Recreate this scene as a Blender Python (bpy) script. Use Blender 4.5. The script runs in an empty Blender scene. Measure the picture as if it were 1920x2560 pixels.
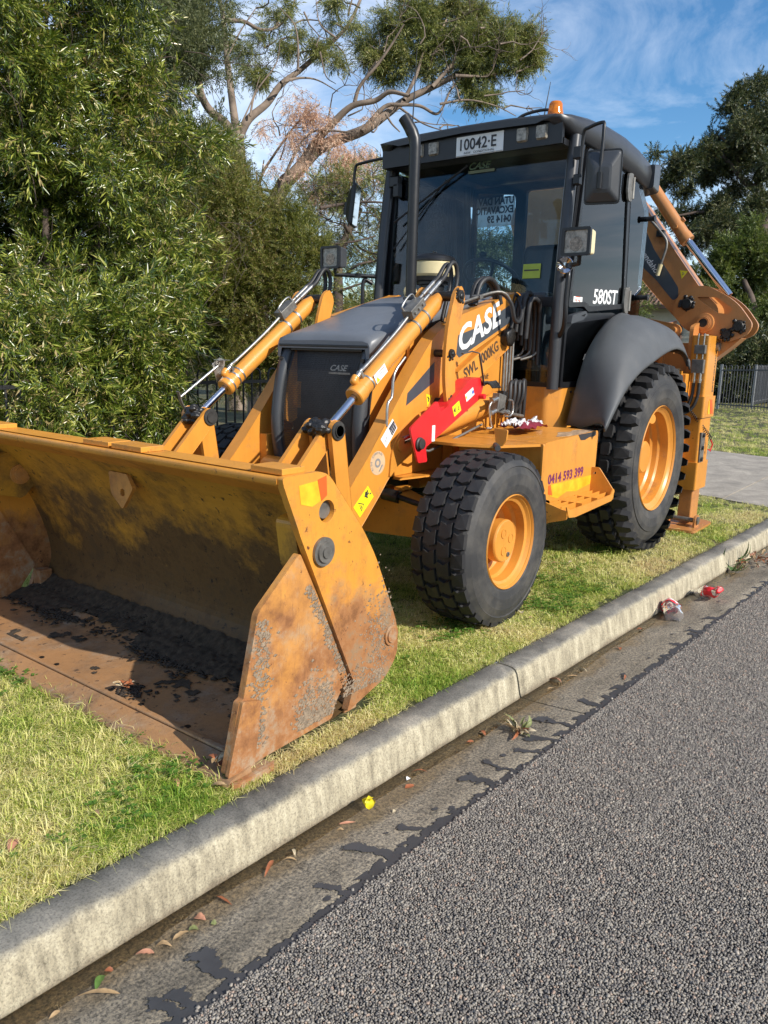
import bpy, math, random
import numpy as np
from mathutils import Vector, Matrix, Euler
from mathutils.geometry import tessellate_polygon
random.seed(7); rng = np.random.default_rng(11)
S = bpy.context.scene; COL = S.collection; PI = math.pi; R = math.radians

# ------------------------------------------------------------------ camera
CAM = Vector((3.5321, 2.9399, 1.4176)); YAW, PIT, ROL, FPX = 3.79089, 0.20543, 0.02549, 1959.64
_f = Vector((math.cos(YAW)*math.cos(PIT), math.sin(YAW)*math.cos(PIT), -math.sin(PIT)))
_r = _f.cross(Vector((0, 0, 1))).normalized(); _u = _r.cross(_f)
_r2 = _r*math.cos(ROL)+_u*math.sin(ROL); _u2 = _u*math.cos(ROL)-_r*math.sin(ROL)
cd = bpy.data.cameras.new('camera'); co = bpy.data.objects.new('camera', cd); COL.objects.link(co)
co.matrix_world = Matrix(((_r2.x, _u2.x, -_f.x, CAM.x), (_r2.y, _u2.y, -_f.y, CAM.y), (_r2.z, _u2.z, -_f.z, CAM.z), (0, 0, 0, 1)))
cd.sensor_fit = 'HORIZONTAL'; cd.sensor_width = 36; cd.lens = FPX/1920*36; cd.clip_start = .05; cd.clip_end = 2000
S.camera = co
def at(px, py, depth):
    """point seen at (px, py) of the 1920x2560 photograph, at that depth in metres"""
    return CAM + (_f + _r2*((px-960)/FPX) + _u2*((1280-py)/FPX))*depth

# ------------------------------------------------------------------ light
SUN = Vector((.045, 1.47, 1.0)).normalized()
EL = math.asin(SUN.z); AZ = math.atan2(SUN.x, SUN.y)
S.view_settings.view_transform = 'Standard'; S.view_settings.look = 'None'; S.view_settings.gamma = 1
S.view_settings.use_curve_mapping = False; S.view_settings.exposure = .60
W = bpy.data.worlds.new('World'); S.world = W; W.use_nodes = True
nt = W.node_tree; nt.nodes.clear()
def N(nt, t, **k):
    n = nt.nodes.new(t)
    for a, b in k.items():
        if a.startswith('_'): n.inputs[int(a[1:])].default_value = b
        else: setattr(n, a, b)
    return n
sky = N(nt, 'ShaderNodeTexSky', sky_type='NISHITA', sun_disc=False, sun_elevation=EL, sun_rotation=AZ, air_density=1.0, dust_density=.3, ozone_density=2.2)
tc = N(nt, 'ShaderNodeTexCoord'); mp = N(nt, 'ShaderNodeMapping'); mp.inputs['Scale'].default_value = (1.0, 1.0, 3.4); mp.inputs['Rotation'].default_value = (.35, .25, .6)
nz = N(nt, 'ShaderNodeTexNoise'); nz.inputs['Scale'].default_value = 2.3; nz.inputs['Detail'].default_value = 9; nz.inputs['Roughness'].default_value = .62; nz.inputs['Distortion'].default_value = .7
cr = N(nt, 'ShaderNodeValToRGB'); cr.color_ramp.elements[0].position = .37; cr.color_ramp.elements[1].position = .66
sep = N(nt, 'ShaderNodeSeparateXYZ'); hr = N(nt, 'ShaderNodeMapRange'); hr.inputs[1].default_value = .05; hr.inputs[2].default_value = .60; hr.inputs[3].default_value = 1.0; hr.inputs[4].default_value = .30
ml = N(nt, 'ShaderNodeMath', operation='MULTIPLY'); mx = N(nt, 'ShaderNodeMixRGB'); mx.inputs[2].default_value = (11.0, 11.6, 12.6, 1)
hs = N(nt, 'ShaderNodeHueSaturation'); hs.inputs['Saturation'].default_value = 1.30; hs.inputs['Value'].default_value = 1.3
bg = N(nt, 'ShaderNodeBackground'); bg.inputs['Strength'].default_value = .080; wo = N(nt, 'ShaderNodeOutputWorld')
lk = nt.links.new
lk(tc.outputs['Generated'], mp.inputs[0]); lk(mp.outputs[0], nz.inputs['Vector']); lk(nz.outputs[0], cr.inputs[0]); lk(tc.outputs['Generated'], sep.inputs[0]); lk(sep.outputs[2], hr.inputs[0])
lk(cr.outputs[0], ml.inputs[0]); lk(hr.outputs[0], ml.inputs[1]); lk(ml.outputs[0], mx.inputs[0]); lk(sky.outputs[0], hs.inputs['Color']); lk(hs.outputs[0], mx.inputs[1]); lk(mx.outputs[0], bg.inputs[0]); lk(bg.outputs[0], wo.inputs[0])
sl = bpy.data.lights.new('sun', 'SUN'); sl.energy = 3.9; sl.angle = R(.5); sl.color = (1, .94, .85)
so = bpy.data.objects.new('sun', sl); COL.objects.link(so); so.rotation_euler = SUN.to_track_quat('Z', 'Y').to_euler(); so.location = (0, 10, 12)

# ------------------------------------------------------------------ mesh helpers
class MB:
    def __init__(s): s.v = []; s.f = []; s.sm = []
    def add(s, vs, fs, smooth=False):
        n = len(s.v); s.v += [tuple(map(float, v)) for v in vs]
        for f in fs: s.f.append(tuple(i+n for i in f)); s.sm.append(smooth)
        return s
    def box(s, c, d, rot=None):
        c = Vector(c); M = rot.to_3x3() if rot is not None else Matrix.Identity(3)
        vs = [c + M @ Vector((x*d[0]/2, y*d[1]/2, z*d[2]/2)) for x in (-1, 1) for y in (-1, 1) for z in (-1, 1)]
        return s.add(vs, [(0, 1, 3, 2), (4, 6, 7, 5), (0, 4, 5, 1), (2, 3, 7, 6), (0, 2, 6, 4), (1, 5, 7, 3)])
    def bx(s, x0, x1, y0, y1, z0, z1): return s.box(((x0+x1)/2, (y0+y1)/2, (z0+z1)/2), (abs(x1-x0), abs(y1-y0), abs(z1-z0)))
    def prism(s, poly, a, b, fn, holes=()):
        """polygon (2-D) extruded from a to b; fn(u,v,w)->xyz"""
        loops = [list(poly)]+[list(h) for h in holes]
        flat = [p for l in loops for p in l]; n = len(flat)
        tris = tessellate_polygon([[Vector((p[0], p[1], 0)) for p in l] for l in loops]) if (holes or len(poly) > 4) else [tuple(range(n))]
        vs = [fn(p[0], p[1], a) for p in flat]+[fn(p[0], p[1], b) for p in flat]
        fs = [tuple(t) for t in tris]+[tuple(i+n for i in reversed(t)) for t in tris]
        k = 0
        for l in loops:
            m = len(l)
            for i in range(m): j = (i+1) % m; fs.append((k+i, k+j, n+k+j, n+k+i))
            k += m
        return s.add(vs, fs)
    def xz(s, poly, y0, y1, holes=()): return s.prism(poly, y0, y1, lambda u, v, w: (u, w, v), holes)
    def yz(s, poly, x0, x1, holes=()): return s.prism(poly, x0, x1, lambda u, v, w: (w, u, v), holes)
    def xy(s, poly, z0, z1, holes=()): return s.prism(poly, z0, z1, lambda u, v, w: (u, v, w), holes)
    def tube(s, path, r, n=10, smooth_path=0, flat=(1, 1), cap=True):
        P = [Vector(p) for p in path]
        if smooth_path and len(P) > 2: P, r = crom(P, smooth_path, r)
        rs = r if isinstance(r, (list, tuple)) else [r]*len(P)
        if len(P) > 1:
            T = [(P[min(i+1, len(P)-1)]-P[max(i-1, 0)]).normalized() for i in range(len(P))]
        up = Vector((0, 0, 1)) if abs(T[0].z) < .9 else Vector((1, 0, 0))
        vs = []; a = (up-T[0]*up.dot(T[0])).normalized()
        for i, p in enumerate(P):
            a = (a-T[i]*a.dot(T[i])).normalized(); b = T[i].cross(a)
            for k in range(n):
                t = 2*PI*k/n; vs.append(p+a*(math.cos(t)*rs[i]*flat[0])+b*(math.sin(t)*rs[i]*flat[1]))
        fs = [(i*n+k, i*n+(k+1) % n, (i+1)*n+(k+1) % n, (i+1)*n+k) for i in range(len(P)-1) for k in range(n)]
        s.add(vs, fs, True)
        if cap: s.add(vs[:n], [tuple(reversed(range(n)))]); s.add(vs[-n:], [tuple(range(n))])
        return s
    def lathe(s, prof, c, axis='y', n=32, a0=0, a1=2*PI, smooth=True):
        """prof: (r, h) list, turned about an axis through c"""
        c = Vector(c); A = {'x': (Vector((0, 1, 0)), Vector((0, 0, 1)), Vector((1, 0, 0))), 'y': (Vector((0, 0, 1)), Vector((1, 0, 0)), Vector((0, 1, 0))), 'z': (Vector((1, 0, 0)), Vector((0, 1, 0)), Vector((0, 0, 1)))}
        u, v, w = A[axis] if isinstance(axis, str) else frame(axis)
        full = abs(a1-a0-2*PI) < 1e-6; m = n if full else n+1
        for (r0, h0), (r1, h1) in zip(prof, prof[1:]):
            vs = []
            for k in range(m):
                t = a0+(a1-a0)*k/n; d = u*math.cos(t)+v*math.sin(t)
                vs += [c+d*r0+w*h0, c+d*r1+w*h1]
            s.add(vs, [(2*k, 2*((k+1) % m), 2*((k+1) % m)+1, 2*k+1) for k in range(n)], smooth)
        return s
    def cyl(s, p0, p1, r0, r1=None, n=20):
        p0 = Vector(p0); p1 = Vector(p1); r1 = r0 if r1 is None else r1
        L = (p1-p0).length
        return s.lathe([(0, 0), (r0, 0), (r1, L), (0, L)], p0, (p1-p0).normalized(), n)
    def loft(s, rings, closed=True, caps=True, smooth=True):
        n = len(rings[0]); vs = [p for r in rings for p in r]
        m = n if closed else n-1
        s.add(vs, [(i*n+k, i*n+(k+1) % n, (i+1)*n+(k+1) % n, (i+1)*n+k) for i in range(len(rings)-1) for k in range(m)], smooth)
        if caps: s.add(rings[0], [tuple(reversed(range(n)))]); s.add(rings[-1], [tuple(range(n))])
        return s
    def sphere(s, c, r, n=12, sc=(1, 1, 1), jit=0):
        c = Vector(c); vs = []; m = n//2
        for i in range(m+1):
            for k in range(n):
                t = PI*i/m; p = 2*PI*k/n; j = 1+random.uniform(-jit, jit) if 0 < i < m else 1
                vs.append((c.x+r*j*sc[0]*math.sin(t)*math.cos(p), c.y+r*j*sc[1]*math.sin(t)*math.sin(p), c.z+r*j*sc[2]*math.cos(t)))
        return s.add(vs, [(i*n+k, (i+1)*n+k, (i+1)*n+(k+1) % n, i*n+(k+1) % n) for i in range(m) for k in range(n)], True)
def frame(w):
    w = Vector(w).normalized(); a = Vector((0, 0, 1)) if abs(w.z) < .9 else Vector((1, 0, 0))
    u = (a-w*a.dot(w)).normalized(); return u, w.cross(u), w
def crom(P, k, r=None):
    rs = r if isinstance(r, (list, tuple)) else None; out = []; ro = []
    Q = [P[0]*2-P[1]]+P+[P[-1]*2-P[-2]]
    for i in range(len(P)-1):
        a, b, c, d = Q[i:i+4]
        for j in range(k):
            t = j/k; out.append(.5*((2*b)+(c-a)*t+(2*a-5*b+4*c-d)*t*t+(3*b-a-3*c+d)*t**3))
            if rs: ro.append(rs[i]*(1-t)+rs[i+1]*t)
    out.append(P[-1])
    if rs: ro.append(rs[-1])
    return out, (ro if rs else r)
def rp(pts, r=.02, n=4):
    """polygon with rounded corners; a point may carry its own radius"""
    out = []; m = len(pts)
    for i in range(m):
        p = Vector(pts[i][:2]); a = Vector(pts[i-1][:2]); b = Vector(pts[(i+1) % m][:2]); q = pts[i][2] if len(pts[i]) > 2 else r
        da = (a-p); db = (b-p); q = min(q, da.length*.45, db.length*.45)
        if q < 1e-4: out.append(tuple(p)); continue
        A = p+da.normalized()*q; B = p+db.normalized()*q
        for j in range(n+1): t = j/n; out.append(tuple(A*(1-t)**2+p*2*t*(1-t)+B*t*t))
    return out
def circ(cx, cy, r, n=24): return [(cx+r*math.cos(2*PI*k/n), cy+r*math.sin(2*PI*k/n)) for k in range(n)]
WL = {}
def obj(name, mb, m, parent=None, bevel=0, seg=2, base=False, kind=None, noorigin=False):
    V = np.array(mb.v if isinstance(mb, MB) else mb[0], dtype=np.float64)
    lo, hi = V.min(0), V.max(0); c = (lo+hi)/2
    if base: c[2] = lo[2]
    if noorigin: c[:] = 0
    me = bpy.data.meshes.new(name)
    if isinstance(mb, MB):
        me.from_pydata((V-c).tolist(), [], mb.f); me.polygons.foreach_set('use_smooth', mb.sm)
    else: npmesh(me, V-c, mb[1])
    for mm in (m if isinstance(m, (list, tuple)) else [m]): me.materials.append(mm)
    me.update(); o = bpy.data.objects.new(name, me); COL.objects.link(o)
    c = Vector(c); WL[o.name] = c
    if parent is not None: o.parent = parent; o.location = c-WL[parent.name]
    else: o.location = c
    if bevel:
        b = o.modifiers.new('bevel', 'BEVEL'); b.width = bevel; b.segments = seg; b.limit_method = 'ANGLE'; b.angle_limit = R(35)
    if kind: o['kind'] = kind
    return o
def npmesh(me, V, F):
    k = F.shape[1]; me.vertices.add(len(V)); me.vertices.foreach_set('co', np.ascontiguousarray(V, dtype=np.float32).ravel())
    me.loops.add(F.size); me.loops.foreach_set('vertex_index', F.ravel().astype(np.int32))
    me.polygons.add(len(F)); me.polygons.foreach_set('loop_start', np.arange(0, F.size, k, dtype=np.int32))
    me.polygons.foreach_set('loop_total', np.full(len(F), k, dtype=np.int32))
def empty(name, loc, parent=None):
    o = bpy.data.objects.new(name, None); COL.objects.link(o); o.empty_display_size = .2; loc = Vector(loc); WL[o.name] = loc
    if parent is not None: o.parent = parent; o.location = loc-WL[parent.name]
    else: o.location = loc
    return o
def tag(o, label=None, cat=None, group=None, kind=None):
    if label: o['label'] = label
    if cat: o['category'] = cat
    if group: o['group'] = group
    if kind: o['kind'] = kind
    return o
def text(name, s, m, parent, org, xd, yd, h, off=0, shear=0, ext=.0006, align='LEFT', sx=1, space=1):
    """flat print: string laid on the plane through org with directions xd, yd; h = capital height"""
    cu = bpy.data.curves.new(name, 'FONT'); cu.body = s; cu.offset = off; cu.shear = shear; cu.extrude = 0; cu.align_x = align; cu.space_character = space
    cu.resolution_u = 3
    t = bpy.data.objects.new('tmp', cu); me = bpy.data.meshes.new_from_object(t); bpy.data.objects.remove(t); bpy.data.curves.remove(cu)
    n = len(me.vertices); V = np.empty(n*3, np.float32); me.vertices.foreach_get('co', V); V = V.reshape(-1, 3)
    k = h/.69; xd = Vector(xd).normalized(); yd = Vector(yd).normalized(); nd = xd.cross(yd).normalized(); org = Vector(org)
    P = np.array([org+xd*(float(v[0])*k*sx)+yd*(float(v[1])*k)+nd*ext for v in V])
    c = (P.min(0)+P.max(0))/2; me.vertices.foreach_set('co', (P-c).astype(np.float32).ravel()); me.materials.clear(); me.materials.append(m); me.update()
    o = bpy.data.objects.new(name, me); COL.objects.link(o); c = Vector(c); WL[o.name] = c; o.parent = parent; o.location = c-WL[parent.name]
    return o

# ------------------------------------------------------------------ materials
def newmat(name):
    m = bpy.data.materials.new(name); m.use_nodes = True; return m, m.node_tree, m.node_tree.nodes['Principled BSDF']
def ramp(nt, pts):
    c = N(nt, 'ShaderNodeValToRGB'); e = c.color_ramp.elements
    while len(e) < len(pts): e.new(.5)
    for x, (p, col) in zip(e, pts):
        x.position = p; x.color = (*col, 1) if len(col) == 3 else col
    return c
def noise(nt, scale, detail=5, rough=.55, vec=None, mapscale=None, coord='Object', dist=0):
    n = N(nt, 'ShaderNodeTexNoise'); n.inputs['Scale'].default_value = scale; n.inputs['Detail'].default_value = detail; n.inputs['Roughness'].default_value = rough; n.inputs['Distortion'].default_value = dist
    if vec is None:
        t = N(nt, 'ShaderNodeTexCoord') if coord == 'Object' else N(nt, 'ShaderNodeNewGeometry'); vec = t.outputs['Object' if coord == 'Object' else 'Position']
    if mapscale: mp = N(nt, 'ShaderNodeMapping'); mp.inputs['Scale'].default_value = mapscale; nt.links.new(vec, mp.inputs[0]); vec = mp.outputs[0]
    nt.links.new(vec, n.inputs['Vector']); return n
def bumpn(nt, h, b, strength=.3, dist=.002):
    n = N(nt, 'ShaderNodeBump'); n.inputs['Strength'].default_value = strength; n.inputs['Distance'].default_value = dist
    nt.links.new(h, n.inputs['Height']); nt.links.new(n.outputs[0], b.inputs['Normal']); return n
def mixc(nt, fac, a, b):
    m = N(nt, 'ShaderNodeMixRGB')
    if isinstance(fac, (int, float)): m.inputs[0].default_value = fac
    else: nt.links.new(fac, m.inputs[0])
    for i, c in ((1, a), (2, b)):
        if isinstance(c, tuple): m.inputs[i].default_value = (*c, 1)
        else: nt.links.new(c, m.inputs[i])
    return m.outputs[0]
def basic(name, col, rough=.5, metal=0, var=.12, vs=8, bs=0, bscale=60, coat=0, dirt=0, dirtc=(.16, .12, .08)):
    m, nt, b = newmat(name); L = nt.links.new
    n = noise(nt, vs, 6, .6, coord='Geo'); d = tuple(c*(1-var) for c in col); u = tuple(min(1, c*(1+var)) for c in col)
    r = ramp(nt, [(.35, d), (.65, u)]); L(n.outputs[0], r.inputs[0]); c = r.outputs[0]
    if dirt:
        n2 = noise(nt, 5, 9, .68, coord='Geo'); r2 = ramp(nt, [(.56, (0, 0, 0)), (.75, (dirt,)*3)]); L(n2.outputs[0], r2.inputs[0]); c = mixc(nt, r2.outputs[0], c, dirtc)
    L(c, b.inputs['Base Color']); b.inputs['Metallic'].default_value = metal
    mr = N(nt, 'ShaderNodeMapRange'); mr.inputs[3].default_value = max(0, rough-.08); mr.inputs[4].default_value = min(1, rough+.12); n3 = noise(nt, vs*2.3, 5, .6, coord='Geo'); L(n3.outputs[0], mr.inputs[0]); L(mr.outputs[0], b.inputs['Roughness'])
    if coat: b.inputs['Coat Weight'].default_value = coat; b.inputs['Coat Roughness'].default_value = .18
    if bs: n4 = noise(nt, bscale, 6, .6, coord='Geo'); bumpn(nt, n4.outputs[0], b, bs, .003)
    return m
OR = (.64, .268, .040)
def paint_mat(name, base, worn, chips=.70, rustc=(.10, .035, .015), dirtc=(.22, .16, .10), lowz=None, rough=.36, midc=(.30, .13, .05)):
    """painted steel: colour drift, dust, chips; worn = amount of dried soil and rust"""
    m, nt, b = newmat(name); L = nt.links.new
    n = noise(nt, 3.5, 5, .6, coord='Geo'); r = ramp(nt, [(.3, tuple(c*.86 for c in base)), (.7, tuple(min(1, c*1.08) for c in base))]); L(n.outputs[0], r.inputs[0]); c = r.outputs[0]
    nd = noise(nt, 2.6, 12, .72, coord='Geo', dist=.0); fac = nd.outputs[0]
    if lowz:
        g = N(nt, 'ShaderNodeNewGeometry'); sp = N(nt, 'ShaderNodeSeparateXYZ'); L(g.outputs['Position'], sp.inputs[0])
        mr = N(nt, 'ShaderNodeMapRange'); mr.inputs[1].default_value = lowz[0]; mr.inputs[2].default_value = lowz[1]; mr.inputs[3].default_value = lowz[2]; mr.inputs[4].default_value = 0; L(sp.outputs[2], mr.inputs[0])
        ad = N(nt, 'ShaderNodeMath', operation='ADD'); L(fac, ad.inputs[0]); L(mr.outputs[0], ad.inputs[1]); fac = ad.outputs[0]
    rd = ramp(nt, [(.60-worn*.22, (0, 0, 0)), (.76-worn*.18, (.9,)*3)]); L(fac, rd.inputs[0])
    nr = noise(nt, 8, 10, .74, coord='Geo', dist=.0); rr = ramp(nt, [(.36, rustc), (.5, midc), (.62, dirtc), (.8, tuple(x*1.3 for x in dirtc))]); L(nr.outputs[0], rr.inputs[0])
    c = mixc(nt, rd.outputs[0], c, rr.outputs[0])
    nc = noise(nt, 26, 9, .72, coord='Geo'); rc = ramp(nt, [(chips, (0, 0, 0)), (chips+.03, (1, 1, 1))]); L(nc.outputs[0], rc.inputs[0]); c = mixc(nt, rc.outputs[0], c, rustc)
    # scratches: thin warped lines
    ns = noise(nt, 3.0, 4, .5, coord='Geo', mapscale=(9, 9, .9), dist=1.5); rs = ramp(nt, [(.493, (0, 0, 0)), (.5, (.75*min(1, worn+.15),)*3), (.507, (0, 0, 0))]); L(ns.outputs[0], rs.inputs[0]); c = mixc(nt, rs.outputs[0], c, (.14, .07, .04))
    nv = noise(nt, 2.0, 7, .65, coord='Geo', mapscale=(9, 9, .9)); rv = ramp(nt, [(.36, (.80, .78, .74)), (.52, (1, 1, 1))]); L(nv.outputs[0], rv.inputs[0]); mv = N(nt, 'ShaderNodeMixRGB', blend_type='MULTIPLY'); mv.inputs[0].default_value = .32; L(c, mv.inputs[1]); L(rv.outputs[0], mv.inputs[2]); c = mv.outputs[0]
    L(c, b.inputs['Base Color']); mrr = N(nt, 'ShaderNodeMapRange'); mrr.inputs[3].default_value = rough; mrr.inputs[4].default_value = .85; L(rd.outputs[0], mrr.inputs[0]); L(mrr.outputs[0], b.inputs['Roughness'])
    nb = noise(nt, 30, 8, .65, coord='Geo'); mb_ = N(nt, 'ShaderNodeMath', operation='MULTIPLY'); L(nb.outputs[0], mb_.inputs[0]); ad2 = N(nt, 'ShaderNodeMath', operation='ADD'); ad2.inputs[1].default_value = .06; L(rd.outputs[0], ad2.inputs[0]); L(ad2.outputs[0], mb_.inputs[1])
    bumpn(nt, mb_.outputs[0], b, .7, .004); b.inputs['Coat Weight'].default_value = .12; b.inputs['Coat Roughness'].default_value = .25
    return m
M = {}
M['orange'] = paint_mat('orange_paint', OR, .12, .675)
M['orange_used'] = paint_mat('orange_paint_used', (.64, .265, .034), .26, .64)
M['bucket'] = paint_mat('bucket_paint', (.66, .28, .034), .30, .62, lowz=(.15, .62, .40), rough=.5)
M['blade'] = paint_mat('bucket_blade_paint_soil_shade', (.56, .28, .03), .30, .60, dirtc=(.036, .026, .016), rustc=(.022, .013, .008), lowz=(.20, .95, .36), rough=.42, midc=(.075, .042, .016))  # soil and rust tones darkened, most lower down, to paint in the interior shade
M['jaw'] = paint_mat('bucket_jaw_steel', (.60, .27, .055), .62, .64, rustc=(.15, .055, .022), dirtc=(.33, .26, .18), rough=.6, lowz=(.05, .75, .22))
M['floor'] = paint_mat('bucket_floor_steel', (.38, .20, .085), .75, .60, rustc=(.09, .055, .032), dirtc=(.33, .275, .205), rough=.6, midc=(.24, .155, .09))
M['boom'] = paint_mat('boom_paint', (.50, .21, .06), .30, .70)
M['plastic'] = basic('grey_plastic', (.045, .049, .055), .40, var=.10, vs=4, bs=.08, bscale=220)
M['fender'] = basic('fender_plastic', (.072, .076, .079), .55, var=.10, vs=5, bs=.12, bscale=300, dirt=.35, dirtc=(.12, .11, .10))
M['bonnet'] = basic('faded_bonnet_plastic', (.130, .140, .155), .38, var=.08, vs=4, bs=.06, bscale=220)
M['black'] = basic('black_paint', (.009, .0095, .011), .36, var=.2, vs=9, dirt=.2, dirtc=(.07, .06, .05))
M['pillar'] = basic('pillar_paint', (.036, .038, .042), .36, var=.1, vs=6)
M['rubberhose'] = basic('hose_rubber', (.022, .022, .023), .5, var=.25, vs=20, dirt=.25)
M['grease'] = basic('old_grease', (.014, .013, .012), .35, var=.4, vs=30, bs=1.0, bscale=60, dirt=.3, dirtc=(.06, .045, .03))
M['chrome'] = basic('chrome_rod', (.62, .63, .68), .10, 1, var=.04)
M['zinc'] = basic('zinc_steel', (.48, .47, .44), .34, .9, var=.15, vs=30, dirt=.2)
M['steel'] = basic('dull_steel', (.22, .21, .19), .5, .7, var=.25, vs=25, dirt=.4, dirtc=(.12, .08, .05))
M['boltdark'] = basic('dark_bolt', (.05, .048, .045), .45, .3, var=.3, vs=30)
M['red'] = basic('red_paint', (.62, .018, .022), .33, var=.12, vs=8, coat=.2, dirt=.18, dirtc=(.14, .05, .04))
M['white'] = basic('white_print', (.78, .78, .76), .45, var=.05)
M['cream'] = basic('cream_plastic', (.62, .53, .30), .35, var=.08)
M['yellow'] = basic('yellow_sticker', (.80, .66, .02), .4, var=.05)
M['fadedyellow'] = basic('faded_reflector', (.80, .42, .02), .4, var=.2, vs=14, dirt=.5, dirtc=(.70, .36, .06))
M['redorange'] = basic('red_reflector', (.80, .11, .02), .35, var=.1)
M['print'] = basic('dark_print', (.035, .033, .035), .5, var=.1)
M['slate'] = basic('slate_sticker', (.055, .065, .078), .35, var=.1)
M['brownprint'] = basic('brown_print', (.08, .045, .025), .5, var=.1)
M['purple'] = basic('maroon_print', (.16, .02, .10), .45, var=.1)
M['blueprint'] = basic('blue_print', (.05, .12, .45), .45, var=.1)
M['greyprint'] = basic('grey_print', (.22, .22, .22), .5, var=.1)
M['cloth_red'] = basic('maroon_cloth', (.20, .012, .03), .85, var=.2, vs=20, bs=.3)
M['cloth_white'] = basic('white_cloth', (.62, .60, .60), .85, var=.1, vs=20, bs=.3)
def tyre_mat(name, base, dustc, amt):
    m, nt, b = newmat(name); L = nt.links.new
    n = noise(nt, 7, 9, .66, coord='Geo'); r = ramp(nt, [(.42, base), (.75, tuple(a*(1-amt)+d*amt for a, d in zip(base, dustc)))]); L(n.outputs[0], r.inputs[0]); L(r.outputs[0], b.inputs['Base Color']); b.inputs['Roughness'].default_value = .68
    n2 = noise(nt, 90, 5, .6, coord='Geo'); bumpn(nt, n2.outputs[0], b, .25, .002); return m
M['tread'] = tyre_mat('tread_rubber', (.013, .013, .0145), (.05, .046, .042), .45)
M['side'] = tyre_mat('sidewall_rubber', (.028, .028, .029), (.11, .10, .085), .75)
M['groove'] = tyre_mat('groove_rubber', (.018, .017, .016), (.10, .08, .055), .6)
def glass_mat(name, tint, spec=1.45, gr=0.0, refl=(1, 1, 1)):
    m = bpy.data.materials.new(name); m.use_nodes = True; nt = m.node_tree; nt.nodes.clear(); L = nt.links.new
    o = N(nt, 'ShaderNodeOutputMaterial'); t = N(nt, 'ShaderNodeBsdfTransparent'); t.inputs[0].default_value = (*tint, 1); g = N(nt, 'ShaderNodeBsdfGlossy'); g.inputs['Roughness'].default_value = gr; g.inputs['Color'].default_value = (*refl, 1)
    fr = N(nt, 'ShaderNodeFresnel'); fr.inputs[0].default_value = spec; mx = N(nt, 'ShaderNodeMixShader'); L(fr.outputs[0], mx.inputs[0]); L(t.outputs[0], mx.inputs[1]); L(g.outputs[0], mx.inputs[2]); L(mx.outputs[0], o.inputs[0]); return m
M['glass'] = glass_mat('tinted_glass', (.80, .88, .91), 1.36)
M['glassdark'] = glass_mat('dark_tinted_glass', (.36, .43, .47), 1.42)
M['lens'] = basic('clear_lens', (.30, .27, .22), .2, var=.5, vs=40)
m, nt, b = newmat('amber_lens'); b.inputs['Base Color'].default_value = (.9, .26, .01, 1); b.inputs['Roughness'].default_value = .12; b.inputs['Transmission Weight'].default_value = .5; M['amber'] = m
m, nt, b = newmat('mirror_glass'); b.inputs['Base Color'].default_value = (.8, .8, .8, 1); b.inputs['Metallic'].default_value = 1; b.inputs['Roughness'].default_value = .03; M['mirror'] = m
def mesh_mat():
    """perforated grille sheet: rows of round holes are fine print too small to model one by one"""
    m, nt, b = newmat('perforated_sheet'); L = nt.links.new
    b.inputs['Base Color'].default_value = (.012, .012, .013, 1); b.inputs['Roughness'].default_value = .4; return m
M['mesh'] = mesh_mat()
# ================================================================== BACKHOE LOADER (x forward, y towards the kerb, z up)
BH = tag(empty('backhoe_loader', (-.9, 0, 0)), 'orange and black backhoe loader parked on the grass verge, its front bucket lowered', 'backhoe loader')
YD, ZD, XD = Vector((0, 1, 0)), Vector((0, 0, 1)), Vector((1, 0, 0))
def frameplane(side=1):  # print on a face looking to +y is read towards -x
    return Vector((-1, 0, 0))

# ---- bucket
blade = [(1.735, .985), (1.62, .925), (1.50, .82), (1.40, .67), (1.32, .50), (1.27, .34), (1.26, .22), (1.30, .13), (1.38, .075), (1.47, .055)]
mb = MB(); pts, _ = crom([Vector((p[0], p[1], 0)) for p in blade], 4); pts = [(p.x, p.y) for p in pts]
back = []
for i, p in enumerate(pts):
    a = pts[max(0, i-1)]; c = pts[min(len(pts)-1, i+1)]; t = Vector((c[0]-a[0], c[1]-a[1])).normalized(); back.append((p[0]+t.y*.022, p[1]-t.x*.022))
n = len(pts)
for i in range(n-1):
    q = [pts[i], pts[i+1], back[i+1], back[i]]
    mb.add([(q[0][0], -1.137, q[0][1]), (q[1][0], -1.137, q[1][1]), (q[1][0], 1.137, q[1][1]), (q[0][0], 1.137, q[0][1])], [(0, 1, 2, 3)], True)
    mb.add([(q[3][0], -1.137, q[3][1]), (q[2][0], -1.137, q[2][1]), (q[2][0], 1.137, q[2][1]), (q[3][0], 1.137, q[3][1])], [(3, 2, 1, 0)], True)
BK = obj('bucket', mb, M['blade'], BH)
mb = MB().xz(rp([(1.742, 1.0, .03), (1.742, .972, .012), (1.60, .905), (1.578, .93), (1.578, 1.0, .012)], .01), -1.137, 1.137)
obj('top_lip', mb, M['bucket'], BK, .003)
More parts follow.
